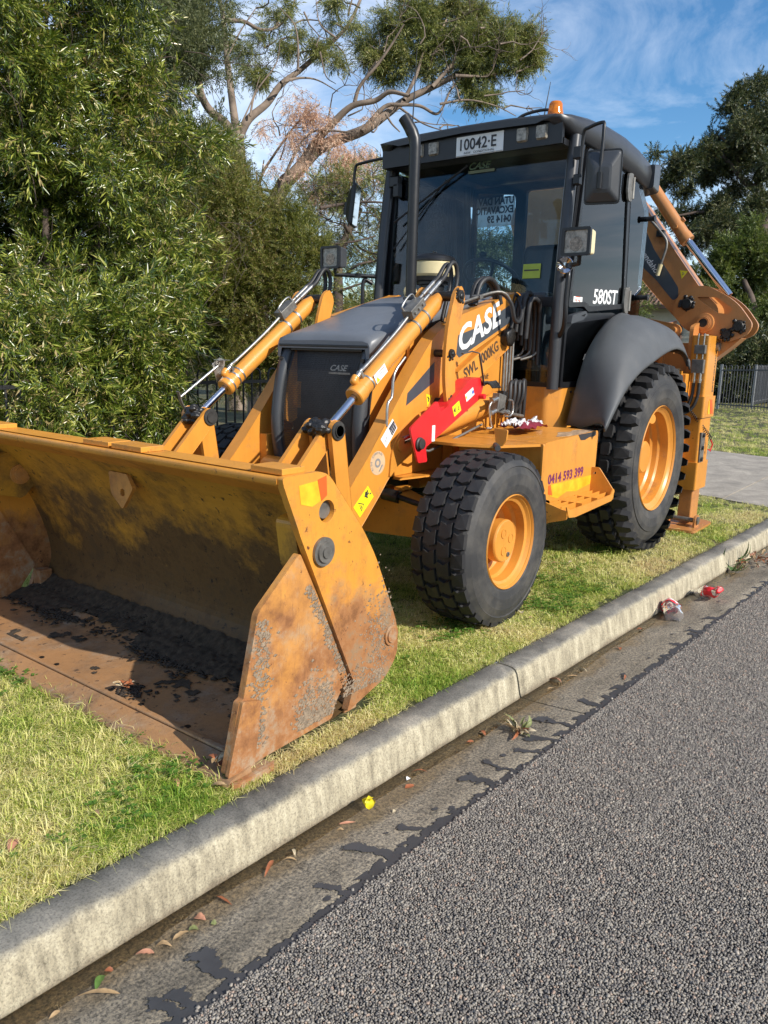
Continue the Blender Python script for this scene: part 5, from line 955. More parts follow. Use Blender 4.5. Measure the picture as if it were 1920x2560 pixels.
def kerb_mat():
    """weathered concrete: darker grey top, paler face, chosen by how far the surface faces up"""
    def f(nt, b, L):
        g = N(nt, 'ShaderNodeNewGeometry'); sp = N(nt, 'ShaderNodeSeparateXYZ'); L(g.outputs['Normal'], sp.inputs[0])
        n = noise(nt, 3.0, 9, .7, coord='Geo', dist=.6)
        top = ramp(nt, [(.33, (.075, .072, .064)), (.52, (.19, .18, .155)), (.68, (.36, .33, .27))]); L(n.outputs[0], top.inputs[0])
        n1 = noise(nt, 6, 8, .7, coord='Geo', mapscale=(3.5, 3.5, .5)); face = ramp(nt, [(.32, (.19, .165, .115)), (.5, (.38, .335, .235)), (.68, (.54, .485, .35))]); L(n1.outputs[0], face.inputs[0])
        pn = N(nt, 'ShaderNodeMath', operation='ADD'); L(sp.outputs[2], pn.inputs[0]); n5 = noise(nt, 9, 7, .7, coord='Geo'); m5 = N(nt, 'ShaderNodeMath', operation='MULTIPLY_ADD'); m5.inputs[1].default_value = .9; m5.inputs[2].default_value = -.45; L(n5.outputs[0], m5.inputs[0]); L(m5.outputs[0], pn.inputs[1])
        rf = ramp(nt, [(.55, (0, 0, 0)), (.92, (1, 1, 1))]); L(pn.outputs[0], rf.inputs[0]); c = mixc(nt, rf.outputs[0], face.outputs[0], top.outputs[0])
        # wet dark band at the foot
        gp = N(nt, 'ShaderNodeSeparateXYZ'); L(g.outputs['Position'], gp.inputs[0]); n6 = noise(nt, 8, 6, .7, coord='Geo'); m6 = N(nt, 'ShaderNodeMath', operation='MULTIPLY_ADD'); m6.inputs[1].default_value = .09; L(n6.outputs[0], m6.inputs[0]); mi = N(nt, 'ShaderNodeMath', operation='MULTIPLY'); mi.inputs[1].default_value = -1; L(gp.outputs[2], mi.inputs[0]); L(mi.outputs[0], m6.inputs[2])
        rw = ramp(nt, [(.158, (0, 0, 0)), (.185, (.8,)*3)]); L(m6.outputs[0], rw.inputs[0]); c = mixc(nt, rw.outputs[0], c, (.19, .15, .10))
        n2 = noise(nt, 150, 4, .75, coord='Geo'); r2 = ramp(nt, [(.36, (.30, .29, .27)), (.5, (1, 1, 1)), (.66, (1.3, 1.27, 1.2))]); L(n2.outputs[0], r2.inputs[0])
        mu = N(nt, 'ShaderNodeMixRGB', blend_type='MULTIPLY'); mu.inputs[0].default_value = .6; L(c, mu.inputs[1]); L(r2.outputs[0], mu.inputs[2]); L(mu.outputs[0], b.inputs['Base Color']); b.inputs['Roughness'].default_value = .9
        n4 = noise(nt, 120, 7, .72, coord='Geo'); bumpn(nt, n4.outputs[0], b, .7, .005)
    return f
M['kerb'] = gm('kerb_concrete', kerb_mat())
def verge_mat(nt, b, L):
    n = noise(nt, 1.1, 9, .65, coord='Geo'); r = ramp(nt, [(.35, (.030, .045, .010)), (.55, (.095, .085, .035)), (.7, (.17, .14, .065))]); L(n.outputs[0], r.inputs[0]); L(r.outputs[0], b.inputs['Base Color']); b.inputs['Roughness'].default_value = .95
    n4 = noise(nt, 50, 7, .7, coord='Geo'); bumpn(nt, n4.outputs[0], b, .8, .02)
M['verge'] = gm('verge_soil', verge_mat)
def gutter_mat(nt, b, L):
    g = N(nt, 'ShaderNodeNewGeometry'); sp = N(nt, 'ShaderNodeSeparateXYZ'); L(g.outputs['Position'], sp.inputs[0])
    v = N(nt, 'ShaderNodeMath', operation='MULTIPLY_ADD'); v.inputs[1].default_value = .048; L(sp.outputs[0], v.inputs[0]); L(sp.outputs[1], v.inputs[2])   # distance across, kerb foot at 1.455, asphalt at 1.80
    n = noise(nt, 5, 9, .7, coord='Geo', mapscale=(.45, 1, 1), dist=.3); r = ramp(nt, [(.34, (.12, .105, .080)), (.5, (.20, .175, .135)), (.68, (.28, .248, .195))]); L(n.outputs[0], r.inputs[0])
    # damp brown strip beside the water
    nw = noise(nt, 2.2, 7, .6, coord='Geo', mapscale=(1, .6, 1)); mw = N(nt, 'ShaderNodeMath', operation='MULTIPLY_ADD'); mw.inputs[1].default_value = -.42; L(nw.outputs[0], mw.inputs[0]); L(v.outputs[0], mw.inputs[2])
    rw = ramp(nt, [(0, (1, 1, 1)), (1, (0, 0, 0))]); mr = N(nt, 'ShaderNodeMapRange'); mr.inputs[1].default_value = 1.325; mr.inputs[2].default_value = 1.375; L(mw.outputs[0], mr.inputs[0]); L(mr.outputs[0], rw.inputs[0])
    c = mixc(nt, rw.outputs[0], r.outputs[0], (.17, .13, .08))
    n2 = noise(nt, 105, 5, .8, coord='Geo'); r2 = ramp(nt, [(.38, (.22, .21, .20)), (.5, (1, 1, 1)), (.61, (1.9, 1.8, 1.6))]); L(n2.outputs[0], r2.inputs[0])
    mu = N(nt, 'ShaderNodeMixRGB', blend_type='MULTIPLY'); mu.inputs[0].default_value = .9; L(c, mu.inputs[1]); L(r2.outputs[0], mu.inputs[2]); c = mu.outputs[0]
    L(c, b.inputs['Base Color'])
    ro = N(nt, 'ShaderNodeMapRange'); ro.inputs[3].default_value = .9; ro.inputs[4].default_value = .35; L(rw.outputs[0], ro.inputs[0]); L(ro.outputs[0], b.inputs['Roughness'])
    n4 = noise(nt, 105, 6, .8, coord='Geo'); bumpn(nt, n4.outputs[0], b, 1.0, .006)
M['gutter'] = gm('gutter_concrete', gutter_mat)
M['tar'] = basic('smooth_tar', (.050, .051, .054), .6, var=.15, vs=12, bs=.15, bscale=120)
def road_mat(nt, b, L):
    v = N(nt, 'ShaderNodeTexVoronoi'); v.inputs['Scale'].default_value = 95; g = N(nt, 'ShaderNodeNewGeometry'); L(g.outputs['Position'], v.inputs['Vector'])
    r = ramp(nt, [(0, (.055, .053, .054)), (.5, (.10, .096, .094)), (1, (.17, .155, .145))]); sp = N(nt, 'ShaderNodeSeparateXYZ'); L(v.outputs['Color'], sp.inputs[0]); L(sp.outputs[0], r.inputs[0])
    rd = ramp(nt, [(.35, (1, 1, 1)), (.6, (.25, .25, .26))]); L(v.outputs['Distance'], rd.inputs[0]); mu = N(nt, 'ShaderNodeMixRGB', blend_type='MULTIPLY'); mu.inputs[0].default_value = 1; L(r.outputs[0], mu.inputs[1]); L(rd.outputs[0], mu.inputs[2]); L(mu.outputs[0], b.inputs['Base Color']); b.inputs['Roughness'].default_value = .8
    iv = N(nt, 'ShaderNodeMath', operation='MULTIPLY'); iv.inputs[1].default_value = -1; L(v.outputs['Distance'], iv.inputs[0]); bumpn(nt, iv.outputs[0], b, .8, .006)
M['road'] = gm('chip_seal', road_mat)
M['bitumen'] = basic('bitumen', (.022, .022, .024), .7, var=.2, vs=30, bs=.5, bscale=150)
def stone_mat(nt, b, L):
    oi = N(nt, 'ShaderNodeNewGeometry'); r = ramp(nt, [(0, (.11, .098, .088)), (.22, (.18, .162, .142)), (.6, (.245, .222, .190)), (.9, (.32, .288, .240)), (.965, (.34, .24, .18)), (1, (.46, .42, .35))]); L(oi.outputs['Random Per Island'], r.inputs[0]); L(r.outputs[0], b.inputs['Base Color']); b.inputs['Roughness'].default_value = .62
M['stone'] = gm('road_aggregate', stone_mat)

XS = [60, 20, 8, 4, 3, 2.5, 2, 1.5, 1, .462]; XS2 = [.450, 0, -.5, -1, -1.5, -2, -2.5, -3, -3.5, -4, -4.59]; XS3 = [-4.60, -6, -8.8, -12, -20, -40, -120]
def strip(name, xs, prof, m, parent=None, jit=0):
    """surface lofted along the kerb line: prof = list of (distance across from the kerb back, z)"""
    rr = random.Random(3); mbx = MB(); rings = [[(x, yb(x)+d, z) for d, z in prof] for x in xs]
    mbx.loft(rings, closed=False, caps=False, smooth=True); return obj(name, mbx, m, parent)
KPf = [(-.0, -.12), (-.0, -.012), (.012, .0), (.060, .002), (.100, -.001), (.117, -.009), (.128, -.026), (.137, -.062), (.149, -.125), (.153, -.16)]
def kerbpiece(x0, x1, m, parent, nm='kerb_section'):
    n = max(2, int(abs(x1-x0)/.04)) if abs(x1-x0) < 8 else 60; rr = random.Random(int(x0*100)); rings = []
    for i in range(n+1):
        x = x0+(x1-x0)*i/n; j = rr.uniform(-.0015, .0015); e = .010 if i in (0, n) else 0
        rings.append([(x, yb(x)+d+(j if d < .1 else 0)-(e if 0 < k < 9 and d > .08 else 0), z+(-abs(j) if 2 < k < 8 else 0)-(e*.6 if 0 < k < 8 else 0)) for k, (d, z) in enumerate(KPf)])
    mbx = MB().loft(rings, closed=True, caps=True); return obj(nm, mbx, m, parent)
KB = tag(empty('kerb', (0, 1.37, -.14)), kind='structure')
for a, c in ((60, 4.6), (4.59, .462), (.450, -4.59), (-4.60, -8.8), (-8.81, -14), (-14.01, -120)): kerbpiece(a, c, M['kerb'], KB)
G = obj('ground', MB().add([(-300, -400, -.03), (300, -400, -.03), (300, yb(300)*0+1.0, -.03), (-300, 1.0, -.03)], [(0, 1, 2, 3)]), M['verge'], kind='structure')
vg = MB(); xs = [60, 20, 8, 6, 5, 4, 3, 2, 1, 0, -1, -2, -3, -4, -4.6, -6, -8.8, -12, -20, -40, -120]
vg.loft([[(x, yb(x)-.001, -.012), (x, yb(x)-.10, .0), (x, -1, .0), (x, -3, .01), (x, -6, .0), (x, -60, .0)] for x in xs], closed=False, caps=False)
VG = obj('grass_verge', vg, M['verge'], kind='structure')
# concrete driveway crossing
dm = gm('driveway_concrete', concrete((.44, .39, .32), (.24, .215, .18), sc=1.4))
DW = tag(empty('driveway', (-6.8, -.8, 0)), kind='structure')
def quad(pts, z, t=.05): return MB().xy(pts, z-t, z)
obj('driveway_slab', quad([(-4.80, .93), (-5.05, -.6), (-5.55, -3.4), (-9.6, -3.4), (-9.25, -1.2), (-8.80, .93)], .012), dm, DW, .003)
obj('driveway_slab', quad([(-4.62, 1.50), (-4.79, .945), (-8.79, .945), (-8.72, 1.70)], .010), dm, DW, .003)
GT = tag(empty('gutter', (0, 1.6, -.14)), kind='structure')
def gut(x0, x1):
    n = max(2, int(abs(x1-x0)/.25)); n = min(n, 60)
    return obj('gutter_slab', MB().loft([[(x0+(x1-x0)*i/n, yb(x0+(x1-x0)*i/n)+d, z) for d, z in [(.148, -.30), (.148, -.141), (.20, -.141), (.30, -.135), (.40, -.127), (.515, -.117), (.515, -.30)]] for i in range(n+1)]), M['gutter'], GT)
for a, c in ((60, 4.6), (4.594, .460), (.452, -4.59), (-4.596, -8.8), (-8.81, -14), (-14.01, -120)): gut(a, c)
obj('gutter_joint', MB().box((.455, 1.62, -.17), (.03, .5, .04)), M['grease'], GT)
RD = obj('road', MB().loft([[(x, yb(x)+d, z) for d, z in [(.505, -.1135), (3.8, -.0245), (8.0, -.13)]] for x in (60, 20, 8, 4, 0, -4, -8, -20, -60, -120)], closed=False, caps=False), M['road'], kind='structure')
# smooth tar that ran over the gutter edge, in fingers
hx_, hd_ = .0035, .0032; gx, gd = np.meshgrid(np.arange(-3.4, 3.3, hx_), np.arange(.30, .538, hd_), indexing='ij')
wob = .030*(vnoise(gx, gd, 28, 1)-.5)+.014*(vnoise(gx, gd, 80, 2)-.5)+.008*(vnoise(gx, gd, 190, 3)-.5)
fade = np.clip((gx+3.6)/4.2, .35, 1); tarm = gd+wob > .487-.04*(vnoise(gx, gd*0, 2.2, 4))*fade
rr = np.random.default_rng(8); x = 3.2
while x > -3.3:
    L_ = rr.choice([.03, .05, .08, .12, .16])*rr.uniform(.7, 1.15)*(1 if x > -.3 else .55); w = rr.uniform(.010, .026); sl = rr.uniform(-.1, .55); t = (.50-gd)/L_; cxx = x+sl*(.50-gd); ww = w*(.75+.6*np.clip(t, 0, 1)**3)
    tarm |= (np.abs(gx-cxx+wob*1.1) < ww) & (t+wob*6 < 1) & (gd < .53); x -= w*2+rr.choice([.0, .01, .02, .05, .11, .2])
for i in range(30):
    a_, c_ = rr.uniform(-3, 3), rr.uniform(.36, .47); tarm |= (gx-a_)**2*.5+(gd-c_)**2+wob*.004 < rr.uniform(.004, .011)**2
ii, jj = np.nonzero(tarm); X0_ = gx[ii, jj]; D0_ = gd[ii, jj]
def tzf(d): return np.interp(d, [.40, .515, .54], [-.127, -.117, -.1122])+.0032
Vt = np.stack([np.stack([X0_+a_*hx_, 1.3-.048*(X0_+a_*hx_)+D0_+b_*hd_, tzf(D0_+b_*hd_)], 1) for a_, b_ in ((0, 0), (1, 0), (1, 1), (0, 1))], 1).reshape(-1, 3)
tb = (Vt, np.arange(len(Vt)).reshape(-1, 4)); print('tar', len(ii))
obj('tar_seal', tb, M['tar'], RD)
# water trickle along the kerb foot
wm = bpy.data.materials.new('gutter_water'); wm.use_nodes = True; nt = wm.node_tree; b = nt.nodes['Principled BSDF']; b.inputs['Base Color'].default_value = (.92, .84, .66, 1); b.inputs['Roughness'].default_value = .03; b.inputs['Transmission Weight'].default_value = 1; b.inputs['IOR'].default_value = 1.33
nn_ = noise(nt, 26, 3, .5, coord='Geo'); bumpn(nt, nn_.outputs[0], b, .5, .008)
wb = MB(); rr = random.Random(9); n = 260; L0 = []; w = .07
for i in range(n+1):
    x = 3.6-8.4*i/n; w = .075+.022*math.sin(x*2.3)+.014*math.sin(x*7.1+1)+rr.uniform(-.004, .004); L0.append([(x, yb(x)+.149, -.1385), (x, yb(x)+.149+w*.5, -.1375), (x, yb(x)+.149+w, -.1412)])
wb.loft(L0, closed=False, caps=False); obj('gutter_water', wb, wm, kind='structure')
# road stones: a half-metre patch of chips laid again and again
def icosa():
    me = bpy.data.meshes.new('t'); import bmesh as _b; bm = _b.new(); _b.ops.create_icosphere(bm, subdivisions=1, radius=1); bm.to_mesh(me); bm.free()
    V = np.array([v.co[:] for v in me.vertices]); F = np.array([p.vertices[:] for p in me.polygons]); bpy.data.meshes.remove(me); return V, F
OV = np.array([(1, 0, 0), (0, 1, 0), (-1, 0, 0), (0, -1, 0), (.1, 0, 1), (0, .1, -1)], float); OF = np.array([(0, 1, 4), (1, 2, 4), (2, 3, 4), (3, 0, 4), (1, 0, 5), (2, 1, 5), (3, 2, 5), (0, 3, 5)])
CV = np.array([(x*.8, y*.8, z*.8) for x in (-1, 1) for y in (-1, 1) for z in (-1, 1)], float); CF = np.array([(0, 1, 3), (0, 3, 2), (4, 6, 7), (4, 7, 5), (0, 4, 5), (0, 5, 1), (2, 3, 7), (2, 7, 6), (0, 2, 6), (0, 6, 4), (1, 5, 7), (1, 7, 3)])
def rots(n, tilt=None):
    q = rng.normal(size=(n, 4)); q /= np.linalg.norm(q, axis=1)[:, None]; w, x, y, z = q.T
    return np.stack([1-2*(y*y+z*z), 2*(x*y-z*w), 2*(x*z+y*w), 2*(x*y+z*w), 1-2*(x*x+z*z), 2*(y*z-x*w), 2*(x*z-y*w), 2*(y*z+x*w), 1-2*(x*x+y*y)], 1).reshape(n, 3, 3)
def scatter(base, F, pos, rot, sc):
    """numpy copies of a small mesh: rot (n,3,3), sc (n,) or (n,3)"""
    n = len(pos); sc = np.asarray(sc); sc = sc[:, None, None] if sc.ndim == 1 else sc[:, None, :]
    V = np.einsum('nij,nvj->nvi', rot, base[None]*sc)+pos[:, None]
    FF = F[None]+(np.arange(n)*len(base))[:, None, None]; return V.reshape(-1, 3), FF.reshape(-1, F.shape[1])
PS = .5
def stonepatch(nst, size=.0042):
    k = int(math.sqrt(nst)); gx, gy = np.meshgrid(np.arange(k), np.arange(k)); pos = np.stack([gx.ravel(), gy.ravel()], 1)/k*PS+rng.uniform(-.35, .35, (k*k, 2))*PS/k
    pos = np.c_[pos, rng.uniform(-.001, .0012, k*k)]; n = len(pos); sc = rng.uniform(.6, 1.3, (n, 1))*size*np.stack([rng.uniform(.85, 1.35, n), rng.uniform(.6, 1.0, n), rng.uniform(.45, .75, n)], 1)
    j = CV[None].repeat(n, 0)*1.0; V = np.einsum('nij,nvj->nvi', rots(n), j*(1+rng.uniform(-.45, .35, (n, 8, 3)))*sc[:, None, :])+pos[:, None]
    V[..., 2] = np.maximum(V[..., 2], -.004); FF = CF[None]+(np.arange(n)*8)[:, None, None]; return V.reshape(-1, 3), FF.reshape(-1, 3)
def gn_instances(name, pts, rotz, scl, srcs, host_mat, kind='stuff', idx=None, rot3=None):
    """one object whose points carry copies of the source meshes"""
    me = bpy.data.meshes.new(name); me.vertices.add(len(pts)); me.vertices.foreach_set('co', np.asarray(pts, np.float32).ravel())
    a = me.attributes.new('rot', 'FLOAT_VECTOR', 'POINT'); rv = np.zeros((len(pts), 3), np.float32)
    if rotz is not None: rv[:, 2] = rotz
    if rot3 is not None: rv = np.asarray(rot3, np.float32)
    a.data.foreach_set('vector', rv.ravel())
    a = me.attributes.new('scl', 'FLOAT', 'POINT'); a.data.foreach_set('value', np.asarray(scl, np.float32))
    a = me.attributes.new('idx', 'INT', 'POINT'); a.data.foreach_set('value', np.asarray(idx if idx is not None else rng.integers(0, len(srcs), len(pts)), np.int32))
    o = bpy.data.objects.new(name, me); COL.objects.link(o); WL[o.name] = Vector((0, 0, 0))
    ng = bpy.data.node_groups.new(name+'_scatter', 'GeometryNodeTree'); ng.interface.new_socket('Geometry', in_out='INPUT', socket_type='NodeSocketGeometry'); ng.interface.new_socket('Geometry', in_out='OUTPUT', socket_type='NodeSocketGeometry')
    gi = ng.nodes.new('NodeGroupInput'); go = ng.nodes.new('NodeGroupOutput'); ci = ng.nodes.new('GeometryNodeCollectionInfo'); ip = ng.nodes.new('GeometryNodeInstanceOnPoints')
    c = bpy.data.collections.new(name+'_pieces')
    for i, (V, F, mt) in enumerate(srcs):
        m2 = bpy.data.meshes.new(f'{name}_piece'); npmesh(m2, V, F); m2.materials.append(mt); m2.update(); oo = bpy.data.objects.new(f'{name}_piece_{i:02d}', m2); c.objects.link(oo)
    ci.inputs['Collection'].default_value = c; ci.inputs['Separate Children'].default_value = True; ci.inputs['Reset Children'].default_value = True
    def na(nm, t):
        n = ng.nodes.new('GeometryNodeInputNamedAttribute'); n.data_type = t; n.inputs[0].default_value = nm; return n.outputs[0]
    e2r = ng.nodes.new('FunctionNodeEulerToRotation'); l = ng.links.new
    l(gi.outputs[0], ip.inputs['Points']); l(ci.outputs[0], ip.inputs['Instance']); ip.inputs['Pick Instance'].default_value = True
    l(na('idx', 'INT'), ip.inputs['Instance Index']); l(na('rot', 'FLOAT_VECTOR'), e2r.inputs[0]); l(e2r.outputs[0], ip.inputs['Rotation']); l(na('scl', 'FLOAT'), ip.inputs['Scale']); l(ip.outputs[0], go.inputs[0])
    md = o.modifiers.new('scatter', 'NODES'); md.node_group = ng; o['kind'] = kind; return o
def roadz(d): return -.1125+.027*(d-.515)
srcs = [(*stonepatch(5600), M['stone']) for _ in range(4)]
for i, (V, F, mt) in enumerate(srcs): V[:, 0] -= PS/2; V[:, 1] -= PS/2
pts = []
for i in range(-10, 24):
    for j in range(0, 6):
        x = 3.9-(i+10)*.485; d = .515+.238+j*.487; pts.append((x, yb(x)+d, float(roadz(d))+.0015))
pts = np.array(pts); k = rng.integers(0, 2, len(pts)); r3 = np.c_[np.where(k == 0, .027, -.027), 0*k, k*PI-.048]
gn_instances('road_stones', pts, None, np.ones(len(pts)), srcs, M['stone'], rot3=r3)
# loose and embedded chips along the seal edge
n = 2600; xx = rng.uniform(-3.5, 3.6, n); dd = .525-np.abs(rng.normal(0, .016, n)); V, F = scatter(CV, CF, np.c_[xx, 1.3-.048*xx+dd, -.117-(.515-dd)*.085+.003+0*xx], rots(n), rng.uniform(.0025, .0058, n)); obj('loose_chips', (V, F), M['stone'], kind='stuff')

# ------------------------------------------------------------------ grass
def blade_piece(nb, h, spread, lean, wid, seed):
    rr = np.random.default_rng(seed); V, F = [], []
    for i in range(nb):
        a = rr.uniform(0, 2*PI); r = spread*math.sqrt(rr.random()); b = np.array([r*math.cos(a), r*math.sin(a), -.004]); t = rr.uniform(0, 2*PI); dr = np.array([math.cos(t), math.sin(t), 0]); sd = np.array([-math.sin(t), math.cos(t), 0])
        hh = h*rr.uniform(.5, 1.15); ln = lean*rr.uniform(.2, 1.5); w = wid*rr.uniform(.7, 1.2); k = len(V)
        p1 = b+dr*hh*ln*.35+np.array([0, 0, hh*.6]); p2 = b+dr*hh*ln*1.1+np.array([0, 0, hh*max(.12, 1-ln*.45)])
        V += [b-sd*w/2, b+sd*w/2, p1+sd*w*.45, p1-sd*w*.45, p2]; F += [(k, k+1, k+2), (k, k+2, k+3), (k+3, k+2, k+4)]
    return np.array(V), np.array(F)
def grassmat(name, cols, tr=.35):
    m = bpy.data.materials.new(name); m.use_nodes = True; nt = m.node_tree; b = nt.nodes['Principled BSDF']; L = nt.links.new; out = nt.nodes['Material Output']
    g = N(nt, 'ShaderNodeNewGeometry'); oi = N(nt, 'ShaderNodeObjectInfo'); ad = N(nt, 'ShaderNodeMath', operation='ADD')
    n = noise(nt, 1.3, 5, .6, vec=oi.outputs['Location']); m1 = N(nt, 'ShaderNodeMath', operation='MULTIPLY_ADD'); m1.inputs[1].default_value = 1.5; m1.inputs[2].default_value = -.75; L(n.outputs[0], m1.inputs[0])
    m2 = N(nt, 'ShaderNodeMath', operation='MULTIPLY_ADD'); m2.inputs[1].default_value = .62; m2.inputs[2].default_value = .19; L(g.outputs['Random Per Island'], m2.inputs[0]); L(m1.outputs[0], ad.inputs[0]); L(m2.outputs[0], ad.inputs[1])
    r = ramp(nt, cols); L(ad.outputs[0], r.inputs[0]); L(r.outputs[0], b.inputs['Base Color']); b.inputs['Roughness'].default_value = .55
    t = N(nt, 'ShaderNodeBsdfTranslucent'); hs = N(nt, 'ShaderNodeHueSaturation'); hs.inputs['Value'].default_value = 1.2; L(r.outputs[0], hs.inputs['Color']); L(hs.outputs[0], t.inputs[0]); mx = N(nt, 'ShaderNodeMixShader'); mx.inputs[0].default_value = tr; L(b.outputs[0], mx.inputs[1]); L(t.outputs[0], mx.inputs[2]); L(mx.outputs[0], out.inputs[0]); return m
GC = [(.0, (.05, .15, .010)), (.28, (.13, .28, .020)), (.46, (.30, .42, .045)), (.60, (.58, .58, .15)), (.78, (.82, .74, .36)), (1, (.58, .44, .22))]
M['grass'] = grassmat('grass', GC)
M['clover'] = grassmat('clover', [(0, (.05, .14, .015)), (.5, (.11, .23, .028)), (1, (.22, .34, .06))])
gs = [(*blade_piece(16, .036, .032, 1.15, .0032, i), M['grass']) for i in range(6)]+[(*blade_piece(14, .034, .030, 1.5, .0034, 20+i), M['grass']) for i in range(5)]+[(*blade_piece(8, .065, .024, 1.0, .0030, 40+i), M['grass']) for i in range(2)]
def inside(x, y):
    dr = (x < -4.62) & (x > -9.7) & (x < np.interp(y, [-3.4, -.6, 1.0, 1.5], [-5.55, -5.05, -4.80, -4.62])) & (x > np.interp(y, [-3.4, -1.2, 1.7], [-9.6, -9.25, -8.72])) & (y > -3.4)
    return (y < 1.3-.048*x-.004) & ~dr
Cx, Cy = CAM.x, CAM.y
def vis(x, y, z=0, mg=90):
    P = np.stack([x-CAM.x, y-CAM.y, z-CAM.z+0*x], 1); zf = P @ np.array(_f); u = 960+FPX*(P @ np.array(_r2))/zf; v = 1280-FPX*(P @ np.array(_u2))/zf
    return (zf > .3) & (u > -mg-250) & (u < 1920+mg+250) & (v > -mg) & (v < 2560+mg+200), zf
def grasspts(n, rmin, rmax):
    a = rng.uniform(YAW-.62, YAW+.62, n); r = rmin*(rmax/rmin)**rng.random(n); r = rmin+(rmax-rmin)*rng.random(n)**1.25 if rmax < 8 else r; x = Cx+r*np.cos(a); y = Cy+r*np.sin(a)
    k = inside(x, y) & (y > -3.6); return x[k], y[k]
X_, Y_ = [], []
for n, a, c in ((34000, 1.9, 4.0), (42000, 3.6, 8.0), (42000, 7.5, 30)):
    x, y = grasspts(n, a, c); v, zf = vis(x, y, 0, 200); X_.append(x[v]); Y_.append(y[v])
x = np.concatenate(X_); y = np.concatenate(Y_)
# bare ground under the bucket
k = ~((x > 1.15) & (x < 1.93) & (y < 1.14) & (y > -1.14)); x, y = x[k], y[k]
dist = np.hypot(x-Cx, y-Cy); scl = rng.uniform(.65, 1.15, len(x))*np.where(dist > 9, 1.7, np.where(dist > 5, 1.15, 1.0))
edge = (1.3-.048*x-y) < .05; scl[edge] *= .8
idx = np.where((x > 1.9) & (rng.random(len(x)) < .22), rng.integers(11, 13, len(x)), rng.integers(0, 11, len(x))); idx = np.where((rng.random(len(x)) < .02) & (x < 1.9), rng.integers(11, 13, len(x)), idx)
rot3 = np.c_[rng.normal(0, .15, len(x)), rng.normal(0, .15, len(x)), rng.uniform(0, 2*PI, len(x))]
lawn = gn_instances('lawn_grass', np.c_[x, y, 0*x-.002], None if False else rot3[:, 2], scl, gs, M['grass'], idx=idx, rot3=rot3)
# clover and broad-leaf weeds
def clover(seed):
    rr = np.random.default_rng(seed); V, F = [], []
    for i in range(9):
        b = np.array([rr.normal(0, .025), rr.normal(0, .025), rr.uniform(.012, .035)])
        for k in range(3):
            t = 2*PI*k/3+rr.uniform(0, .5); d = np.array([math.cos(t), math.sin(t), .25]); s = np.array([-math.sin(t), math.cos(t), 0]); q = len(V); l = .013
            V += [b, b+d*l*.6+s*l*.5, b+d*l, b+d*l*.6-s*l*.5]; F += [(q, q+1, q+2), (q, q+2, q+3)]
    return np.array(V), np.array(F)
cx, cy = [], []
for i in range(40):
    q = grasspts(20, 2.0, 11); 
    if len(q[0]) == 0: continue
    a, c = q[0][0], q[1][0]; n = rng.integers(12, 46); r = rng.uniform(.05, .26)
    if c < 1.3-.048*a-.45 and rng.random() < .5: continue
    cx += list(a+rng.normal(0, r, n)); cy += list(c+rng.normal(0, r*.6, n))
cx, cy = np.array(cx), np.array(cy); k = inside(cx, cy) & ~((cx > 1.0) & (cx < 1.95) & (cy < 1.16) & (cy > -1.2)); cx, cy = cx[k], cy[k]
gn_instances('clover_patch', np.c_[cx, cy, 0*cx], rng.uniform(0, 6, len(cx)), rng.uniform(.7, 1.3, len(cx)), [(*clover(i), M['clover']) for i in range(3)], M['clover'])
# ------------------------------------------------------------------ fallen leaves, litter
def leafmesh(L_, W_, curl, col, seed, bend=0):
    """one curved gum leaf with a fold along its rib"""
    rr = random.Random(seed); n = 8; vs = []
    for i in range(n+1):
        t = i/n; w = W_*math.sin(PI*t**.75)**.9*.5+.0002; x = (t-.5)*L_; yc = bend*math.sin(PI*t)*L_; z = curl*math.sin(PI*t)*L_*.4+.002+rr.uniform(0, .001)
        vs += [(x, yc-w, z+w*.5), (x, yc, z), (x, yc+w, z+w*.5*rr.uniform(.3, 1.3))]
    fs = [(3*i+k, 3*i+3+k, 3*i+4+k, 3*i+1+k) for i in range(n) for k in (0, 1)]
    return MB().add(vs, fs, True)
def leafmat(name, c): 
    m = basic(name, c, .55, var=.22, vs=60); return m
LMt = {'rust': leafmat('rust_leaf', (.30, .10, .04)), 'tan': leafmat('tan_leaf', (.36, .24, .12)), 'pink': leafmat('pinkish_leaf', (.42, .20, .12)), 'olive': leafmat('olive_leaf', (.20, .22, .08)), 'green': leafmat('green_leaf', (.09, .17, .03)), 'pale': leafmat('pale_leaf', (.48, .40, .26)), 'white': M['white']}
def pixz(px, py, z):
    d = at(px, py, 1)-CAM; return CAM+d*((z-CAM.z)/d.z)
